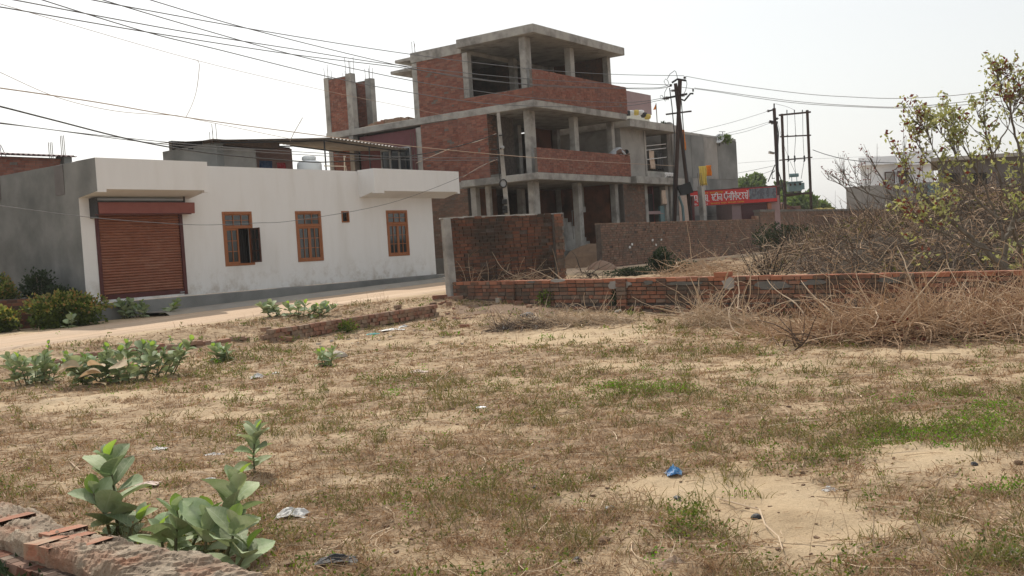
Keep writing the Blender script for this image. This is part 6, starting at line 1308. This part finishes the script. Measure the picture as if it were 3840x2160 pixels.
p = hit(90, 1450); clump('pale milkweed clump nearest the left edge beside the road', p + np.array([0, .3, 0]), 10, .26, .24, .5, .165, .085); p = hit(180, 1400)
calo('thin tall milkweed shoot rising from the left edge clump', [[hit(150, 1400), P(175, 1340, 15.4), P(182, 1290, 15.4)]], .11, .09)
p = hit(440, 1440); clump('wide milkweed clump with withered tan leaves at its left beside the road', p + np.array([-.05, .5, 0]), 26, .58, .42, .60, .165, .085)
p = hit(330, 1405); rt = clump('small withered end of the milkweed clump with big tan leaves', p + np.array([.25, .2, 0]), 1, .05, .05, .3, .15, .1, dry=1.0)
for k, (u, v, s) in enumerate([(300, 1378, -1), (330, 1372, 1), (410, 1380, 1), (380, 1400, -1), (350, 1438, 1)]): put_leaf(rt, P(u, v, 14.6), (s * 1.0, -.3, .25), .30 if k < 4 else .22, 'calo_dry', rnd.uniform(-.5, .5))
clump('low milkweed beside a stone in the middle of the lot', hit(1222, 1375), 3, .08, .06, .38, .15, .07); clump('row of small milkweed shoots on the verge beyond the brick row', hit(1100, 1185), 13, .62, .2, .36, .18, .09)
clump('small pale milkweed at the end of the left brick edge', hit(855, 1355), 5, .2, .12, .42, .16, .08); clump('milkweed shoots in front of the shop shutter plinth', hit(548, 1190), 12, .55, .25, .5, .19, .1); clump('single tall milkweed at the left foot of the shutter', hit(378, 1195), 3, .15, .1, .72, .19, .1)
clump('dark low milkweed left of the shutter plants', hit(455, 1195), 5, .25, .15, .38, .18, .1); clump('two milkweed leaves low at the front of the flowering bush', hit(262, 1232), 2, .12, .1, .36, .17, .1)
clump('tiny milkweed seedling left of the brick row end', hit(640, 1300), 2, .1, .1, .2, .08, .07)

# lantana bushes and dark shrubs at the left edge
leafclump('flowering_bush', 'yellow-green bush with orange tinged tips in front of the grey side wall', 'bush', hit(190, 1236) + np.array([.05, .7, .36]), (.92, .6, .46), 5600, .085, .06, M['lantana'], stems=14, extra=(M['lantana_top'], .16))
leafclump('flowering_bush', 'taller leafy bush cut off by the left edge of the picture', 'bush', hit(0, 1240) + np.array([-.62, 1.1, .62]), (.5, .7, .70), 5200, .085, .06, M['lantana'], stems=12, extra=(M['lantana_top'], .16))
leafclump('flowering_bush', 'low bright bush at the left edge in front of the taller one', 'bush', hit(20, 1250) + np.array([-.30, .40, .26]), (.42, .4, .32), 2300, .08, .055, M['lantana'], stems=8, extra=(M['lantana_top'], .22))
leafclump('dark_shrub', 'dark shrub growing against the grey side wall above the bush', 'shrub', P(145, 1085, 26), (.48, .4, .5), 1800, .08, .05, M['darkleaf'], stems=8)
leafclump('dark_shrub', 'low dark shrub at the foot of the grey wall', 'shrub', P(220, 1110, 25.5), (.5, .4, .25), 1300, .08, .05, M['darkleaf'], stems=8)
root = thing('old_brick_stub', P(130, 1150, 25), 'dark old brick wall stub hidden behind the flowering bush', 'wall'); a_ = P(20, 1120, 26.3); f_ = Fr((a_[0], a_[1]), WF.yaw + 0); f_ = Fr((P(0, 1120, 25)[0], 25), 80)
MB(f_).box(-1, 1.9, -.3, 0, .2, 1.15).build('wall', M['mortar_dk'], root); bk = Bricks(root, M['brick_old_shade'], limit=120); bk.face(f_, -1, 1.9, .4, 1.15, .0); bk.emit()
rt = leafclump('leafy_weed', 'bright leafy weed at the foot of the low wall beside the rubbish heap', 'plant', hit(2068, 1148) + np.array([0, .1, .16]), (.3, .2, .2), 420, .07, .05, M['weed'], stems=5)
leafclump('leafy_weed', 'dark climbing weed on the low wall plinth right of the rubbish heap', 'plant', hit(2325, 1165) + np.array([0, .1, .2]), (.16, .12, .26), 380, .06, .04, M['darkleaf'], stems=5)
leafclump('leafy_weed', 'dark weed at the low wall plinth before the pale branches', 'plant', hit(2745, 1160) + np.array([0, .15, .16]), (.26, .15, .2), 420, .06, .04, M['darkleaf'], stems=5)
leafclump('climbing_weed', 'leafy creeper with green top on the left part of the tall dark wall', 'plant', P(1735, 890, 25.0), (.16, .1, .1), 220, .06, .04, M['weed'], stems=3); shrub('bare_creeper', 'thin pale creeper stems standing against the tall dark wall', (-.95, 24.35), 9, 1.2, .5, 'twig', 'twig', .008)
leafclump('green_tuft', 'dark green tuft growing out of the brick row', 'plant', hit(1300, 1245) + np.array([0, .1, .1]), (.2, .12, .16), 350, .06, .03, M['weed'], stems=4)
shrub('dry_weed', 'thin dry weed with a few dark leaves on the road verge', tuple(hit(1415, 1172)[:2]), 9, .55, 1.0, 'twig', 'twig', .006); shrub('dry_weed', 'row of thin dry straws on the verge left of the dry weed', tuple(hit(1290, 1165)[:2]), 12, .45, 1.6, 'twig', 'twig', .004)

# ------------------------------------------------------------------ grass, weeds and litter on the lot
def scatter(n, dens, dmin=3.4, dmax=25.0):
    d = dmin * (dmax / dmin) ** NR.rand(n); x = (NR.rand(n) * 1.10 - .55) * d; y = d; ok = NR.rand(n) < dens(x, y); x, y = x[ok], y[ok]
    lwl = (x + 1.48) * (-.651) + (y - 24.3) * (-.759); ok = (lwl > .12) & (y + .01 * x > 3.5)
    a, b = topz(0, 1860, .1)[:2], topz(1000, 2130, .1)[:2]; e = b - a; sgn = (x - a[0]) * e[1] - (y - a[1]) * e[0]; ok &= (sgn < .06) | (x > b[0] + .35); return x[ok], y[ok]
def stand(name, m, n, dens, h0, h1, wid, lean=.5, K=4, dmin=3.4, dmax=25, flat=False, label=None, cl_=1, spr=.03):
    x, y = scatter(n // cl_, dens, dmin, dmax)
    if cl_ > 1: x = np.repeat(x, cl_) + NR.normal(size=len(x) * cl_) * spr * (1 + .06 * np.repeat(y, cl_)); y = np.repeat(y, cl_) + NR.normal(size=len(y) * cl_) * spr * 1.1
    N = len(x); z = gz(x, y); h = h0 + (h1 - h0) * NR.rand(N) ** 2; th = NR.rand(N) * 2 * np.pi; Ln = lean * (.3 + NR.rand(N)); Pn = np.zeros((N, K, 3))
    for k in range(K):
        t = k / (K - 1)
        if flat: Pn[:, k] = np.stack([x + np.cos(th) * h * (t - .5) + .12 * h * np.sin(th * 3 + t * 4), y + np.sin(th) * h * (t - .5) + .12 * h * np.cos(th * 5 + t * 4), z + .006 + .12 * h * np.abs(np.sin(th * 7)) * t], 1)
        else: Pn[:, k] = np.stack([x + np.cos(th) * h * Ln * t ** 1.6, y + np.sin(th) * h * Ln * t ** 1.6, z - .004 + h * (t - .25 * Ln * t * t)], 1)
    W = np.maximum(wid, wid * .16 * y)[:, None] * np.linspace(1, .35, K)[None]; V, Fc = ribbons(Pn, W); o = npmesh(name, V, Fc, M[m]); tag(o, label, 'grass', kind='stuff'); return o
cl = lambda x, y: smooth(.38, .62, fbm(x * 5.5, y * 6.5, 101, 3))
lit2 = lambda x, y: np.clip(litter(x, y) * 1.15 - .12, 0, 1) * (.25 + .9 * cl(x, y))
stand('dry_grass', 'drygrass', 190000, lit2, .02, .085, .0024, .9, cl_=14, spr=.035, label='short brown dry grass stubble over the lot')
stand('dead_stalks', 'drygrass', 85000, lambda x, y: (litter(x, y) * .95 + .03) * (.3 + .8 * cl(x + 7, y)), .03, .15, .0024, flat=True, label='dead stalks and straw lying on the sandy soil')
stand('olive_grass', 'olive', 330000, lambda x, y: np.clip(greenery(x, y) * .75 + (litter(x, y) - .45) * .30, 0, 1) * smooth(.42, .6, fbm(x * 4, y * 5, 131, 3)),   .03, .15, .0028, .8, cl_=16, spr=.04, label='short olive green grass in patches')
stand('dry_stems', 'twig', 2600, lambda x, y: litter(x, y) * .8 + .1, .08, .30, .0017, .6, 5, label='thin upright dry stems among the grass')
stand('long_straws', 'twig_pale', 5500, lambda x, y: litter(x, y) * .7 + .12, .15, .5, .0028, flat=True, K=6, label='longer pale straws and twigs lying about')
def leaf_litter():
    x, y = scatter(60000, lambda x, y: litter(x, y) * (.15 + .9 * cl(x + 3, y + 5))); C = np.stack([x, y, gz(x, y) + .006], 1); sc = np.maximum(1, .09 * y)
    V, Fc = quads(C, .022 * sc * (.5 + NR.rand(len(x))), .014 * sc, -.0); o = npmesh('leaf_litter', V, Fc, M['drygrass']); tag(o, 'crumbled dry leaf litter between the grass', 'leaf litter', kind='stuff')
leaf_litter()
def weeds(name, m, n, dens, L, h, per, label, dmax=25):
    x, y = scatter(n, dens, 3.4, dmax); N = len(x); z = gz(x, y); C = np.stack([x, y, z], 1); hh = h * (.3 + NR.rand(N)); parts = []
    off = NR.normal(size=(N, per, 3)) * np.array([.032, .032, 0]); t = NR.rand(N, per); off[..., 2] = t * hh[:, None]; Cc = (C[:, None] + off).reshape(-1, 3)
    sc = np.maximum(1, .10 * Cc[:, 1]); V, Fc = quads(Cc, L * sc * (.6 + .8 * NR.rand(len(Cc))), L * .55 * sc, .25); o = npmesh(name, V, Fc, M[m]); tag(o, label, 'weeds', kind='stuff')
wd = lambda x, y: smooth(.48, .62, fbm(x * 2.2, y * 2.8, 151, 3))
weeds('small_weeds', 'weed', 34000, lambda x, y: np.clip(greenery(x, y) * .8 + .04, 0, 1) * smooth(.12, .5, litter(x, y)) * (.06 + .8 * wd(x, y)), .023, .11, 12, 'small leafy green weeds sprinkled over the lot')
weeds('olive_weeds', 'olive', 30000, lambda x, y: np.clip(greenery(x, y) * .8 + .08, 0, 1) * smooth(.1, .5, litter(x, y)) * (.06 + .8 * wd(x + 5, y)), .021, .10, 12, 'dull olive leafy weeds between the dry grass')
BRT = [(2400, 1466, 190, 16, 1.6), (3600, 1635, 220, 40, 1.3), (3740, 1580, 110, 60, 1.0), (3760, 1832, 150, 16, 1.5), (3330, 1650, 180, 10, .8), (1480, 1476, 50, 12, 1.2), (2060, 1266, 60, 7, 1.2), (3450, 1515, 200, 14, .7)]
def brt(x, y):
    u, v = project(x, y, g0(x, y)); return np.clip(emap(BRT, u, v) - .25 + (fbm(x * 3, y * 3, 90) - .5) * 1.2, 0, 1)
weeds('bright_green_weeds', 'bright', 48000, brt, .020, .075, 9, 'fresh bright green weed patches among the dry grass')
def lclump(name, m, n, ctr_px, ru, rv, h, L, label):
    u = ctr_px[0] + NR.normal(size=n) * ru; v = ctr_px[1] + NR.normal(size=n) * rv; C = []
    for a, b in zip(u, v): r = ray(a, b); k = (h * rnd.random() - 1.6) / r[2]; C.append(CAM + k * r)
    V, Fc = quads(np.array(C), L, L * .4, .5); o = npmesh(name, V, Fc, M[m]); tag(o, label, 'weeds', kind='stuff')
lclump('corner_weeds', 'darkleaf', 1500, (130, 2150), 170, 30, .22, .07, 'dark green weeds in the shade before the broken wall'); lclump('corner_weeds', 'weed', 350, (280, 2150), 230, 28, .2, .05, 'lighter green weeds sprouting before the broken wall')

# ------------------------------------------------------------------ loose things lying about
def crumple(name, label, cat, p, sx, sy, h, m, seed=0, group=None):
    n = 12; V = []
    for i in range(n + 1):
        for j in range(n + 1):
            a, b = i / n * 2 - 1, j / n * 2 - 1; rr = math.hypot(a, b); e = 1 + .35 * (float(vnoise(math.atan2(b, a) * 2 + 9, seed, 4)) - .5)
            V.append((p[0] + a * sx * e, p[1] + b * sy * e, p[2] + .004 + h * max(0, 1 - rr * .75) * (.3 + 1.1 * float(fbm(a * 3 + seed * 7, b * 3 + seed, seed, 3)))))
    i = (np.arange(n)[:, None] * (n + 1) + np.arange(n)[None]).ravel(); o = npmesh(name, V, np.stack([i, i + 1, i + n + 2, i + n + 1], -1), M[m]); so = o.modifiers.new('thickness', 'SOLIDIFY'); so.thickness = .003; so.offset = 1
    return tag(o, label, cat, group)
p = hit(1804, 1527); mb = MB(); mb.lathe(p + np.array([0, 0, .02]), [(.0, 0), (.05, 0), (.055, .006), (.045, .010), (0, .010)], 24); tag(mb.build('white_disc', M['purewhite']), 'small round white disc lying on the grass in the middle', 'plate')
crumple('foil_wrapper', 'crumpled blue foil wrapper on the sandy ground', 'wrapper', hit(2527, 1790), .055, .05, .065, 'blue_pl', 3)
crumple('plastic_bag', 'crumpled dirty white plastic bag right of the big milkweed', 'plastic bag', hit(1095, 1945), .10, .07, .08, 'plastic', 5)
crumple('plastic_bag', 'small white plastic bag left of centre on the grass', 'plastic bag', hit(965, 1412), .10, .07, .07, 'plastic', 6); crumple('plastic_scrap', 'tattered pinkish plastic scrap in the middle of the lot', 'litter', hit(1565, 1397), .14, .06, .04, 'pinkish', 7)
crumple('plastic_scrap', 'pale torn plastic scrap among grass above the near plants', 'litter', hit(600, 1690), .07, .04, .03, 'plastic', 8); crumple('plastic_scrap', 'thin white plastic strip right of the near plants', 'litter', hit(800, 1697), .09, .03, .025, 'plastic', 9)
crumple('plastic_scrap', 'bluish white plastic scrap by the slender milkweed', 'litter', hit(790, 1818), .04, .03, .02, 'plastic', 10); crumple('plastic_scrap', 'scattered light litter behind the tall milkweed', 'litter', hit(560, 1830), .08, .06, .02, 'pinkish', 11)
crumple('plastic_sheet', 'white plastic sheet caught in the big twig heap', 'plastic sheet', P(3367, 1190, 14.4), .16, .1, .16, 'plastic', 12); crumple('plastic_scrap', 'white plastic scrap at the foot of the right branches', 'litter', hit(3570, 1262), .13, .08, .07, 'plastic', 13)
crumple('black_rag', 'black shiny rag in front of the rubbish heap', 'rag', hit(1890, 1236), .13, .08, .07, 'black', 14); crumple('cardboard', 'curled brown cardboard piece at the bottom edge right of centre', 'cardboard', hit(2530, 2125), .08, .06, .05, 'card', 15); crumple('black_scrap', 'dark plastic scrap at the bottom edge left of centre', 'litter', hit(1265, 2120), .10, .05, .05, 'iron', 16)
crumple('white_scrap', 'pale crumpled scrap at the lower right edge', 'litter', hit(3800, 2080), .10, .08, .05, 'stone', 17); crumple('plastic_scrap', 'small white scrap in the weeds at the lower right', 'litter', hit(3110, 1830), .04, .03, .04, 'plastic', 18)
crumple('cardboard', 'tan torn cardboard under the left milkweed clump', 'cardboard', hit(345, 1440), .17, .12, .06, 'card', 19); crumple('plastic_scrap', 'white litter strip under the brick row', 'litter', hit(1470, 1238), .25, .08, .05, 'plastic', 20); crumple('plastic_scrap', 'second white litter piece before the brick row', 'litter', hit(1515, 1225), .12, .06, .06, 'plastic', 21); crumple('blue_scrap', 'bluish plastic scraps below the brick row', 'litter', hit(1400, 1250), .14, .08, .04, 'teal_ink', 22)
crumple('plastic_scrap', 'whitish wrapper in the grass left of the near plants', 'litter', hit(1035, 1402), .05, .03, .02, 'plastic', 23)
rock('stone', 'rounded pale stone lying right of the small milkweed', 'stone', hit(1272, 1343) + np.array([0, 0, .03]), (.16, .12, .10), M['stone'], 1)
STN = [(2320, 1175, .09, 'stone', 'pale stone beside the cube brick at the low wall'), (2012, 1835, .03, 'iron', 'small dark stone in the sandy patch left of the wrapper'), (2290, 1905, .035, 'black', 'black lump in the sand below the wrapper'), (2540, 1878, .03, 'black', 'black flat stone right below the blue wrapper'), (2838, 1960, .035, 'iron', 'dark stone in the middle of the near sandy patch'), (2265, 2035, .045, 'soil', 'brown clod in the grass near the bottom'), (2180, 1930, .025, 'stone', 'tiny pale stone in the near sand'), (2165, 2108, .03, 'iron', 'dark pebble at the bottom near the cardboard'), (3655, 1740, .03, 'iron', 'dark stone on the far right bare patch'), (3820, 1742, .03, 'soil', 'brown stone at the right edge of the bare patch'), (400, 1395, .05, 'stone', 'small stone beneath the left clump'), (1330, 1890, .03, 'soil', 'brown clod among the dry grass')]
for k, (u, v, a, m, lab) in enumerate(STN): rock('stone', lab, 'stone', hit(u, v) + np.array([0, 0, a * .2]), (a, a * .8, a * .6), M[m], k + 20)
BRK = [(2392, 1178, .24, .17, 'brick_dusty', 'cube shaped brick block before the low wall', 15), (2675, 1172, .25, .09, 'brick_top', 'bright orange brick at the foot of the low wall', 70), (2665, 1200, .12, .12, 'brick_dusty', 'half brick standing below the bright orange brick', 30), (2765, 1202, .2, .07, 'brick_old_shade', 'dark flat brick before the pale branches', 80), (2835, 1200, .14, .07, 'brick_old_shade', 'dark half brick nearest the pale branches', 80), (1742, 1232, .2, .08, 'brick_dusty', 'single dusty brick left of the rubbish heap', 85), (1875, 1133, .2, .12, 'stone', 'tilted pale block near the low wall', 40), (1950, 1140, .25, .09, 'brick_dusty', 'dusty brick in rubble at the low wall', 80), (1832, 1150, .13, .1, 'brick_low', 'small red brick left of the tilted pale block', 60), (1985, 1160, .12, .12, 'brick_dusty', 'half brick behind the rubbish heap', 20), (1960, 1232, .16, .09, 'brick_low', 'reddish brick in front of the rubbish heap', 60), (2230, 1155, .3, .06, 'brick_top', 'long orange brick piece behind the twigs', 75), (1685, 1148, .12, .12, 'brick_dusty', 'half brick at the end of the brick row', 30), (1625, 1150, .14, .13, 'brick_low', 'upright brick by the grey pier', 60), (1700, 1122, .5, .1, 'brick_dusty', 'cement and brick lump at the foot of the grey pier', 100), (1650, 1125, .35, .1, 'brick_low', 'broken brick pile piece left of the grey pier', 80)]
for k, (u, v, l, h, m, lab, yw) in enumerate(BRK):
    p = hit(u, v); mb = MB(); f = Fr(p[:2], yw); z = p[2]; mb.box(-l / 2, l / 2, -.055, .055, z - .02, z + h * .8, f, j=.008); tag(mb.build('loose_brick', M[m], bevel=.008), lab, 'brick', 'loose bricks on the lot')
# branches lying in the lot
for k, (lab, pts, r_) in enumerate([('pale stick standing at the lower right corner', [(3530, 2200), (3500, 2110), (3450, 1985), (3420, 1930)], .008), ('long pale stick lying at the right edge', [(3500, 1895), (3640, 1950), (3850, 2005)], .006), ('forked pale twig on the near sandy patch', [(2700, 1895), (2850, 1935), (2870, 1980), (2920, 2020), (2935, 2070)], .006), ('thin bent twig across the sand beside the wrapper', [(2420, 1770), (2620, 1772), (2700, 1790), (2800, 1788)], .004), ('curved pale twig in the middle of the lot', [(1380, 1440), (1560, 1440), (1610, 1425)], .006), ('straight pale twig in the middle of the lot', [(1635, 1437), (1685, 1390)], .007), ('long thin twig on the right bare patch', [(3500, 1800), (3600, 1740)], .005), ('reddish twig left of the near plants', [(260, 1740), (300, 1775), (345, 1778)], .006), ('thin upright stem at the bottom right', [(3290, 2160), (3275, 2000), (3280, 1900)], .004)]):
    W3 = []
    for i, (u, v) in enumerate(pts):
        if 'stand' in lab or 'upright' in lab: W3.append(P(u, v, 4.9 + .25 * 0)); 
        else: W3.append(hit(u, v, .02))
    mb = MB(); mb.tube(W3, r_, 5, r_ * .5); tag(mb.build('stick', M['twig_pale']), lab, 'stick')
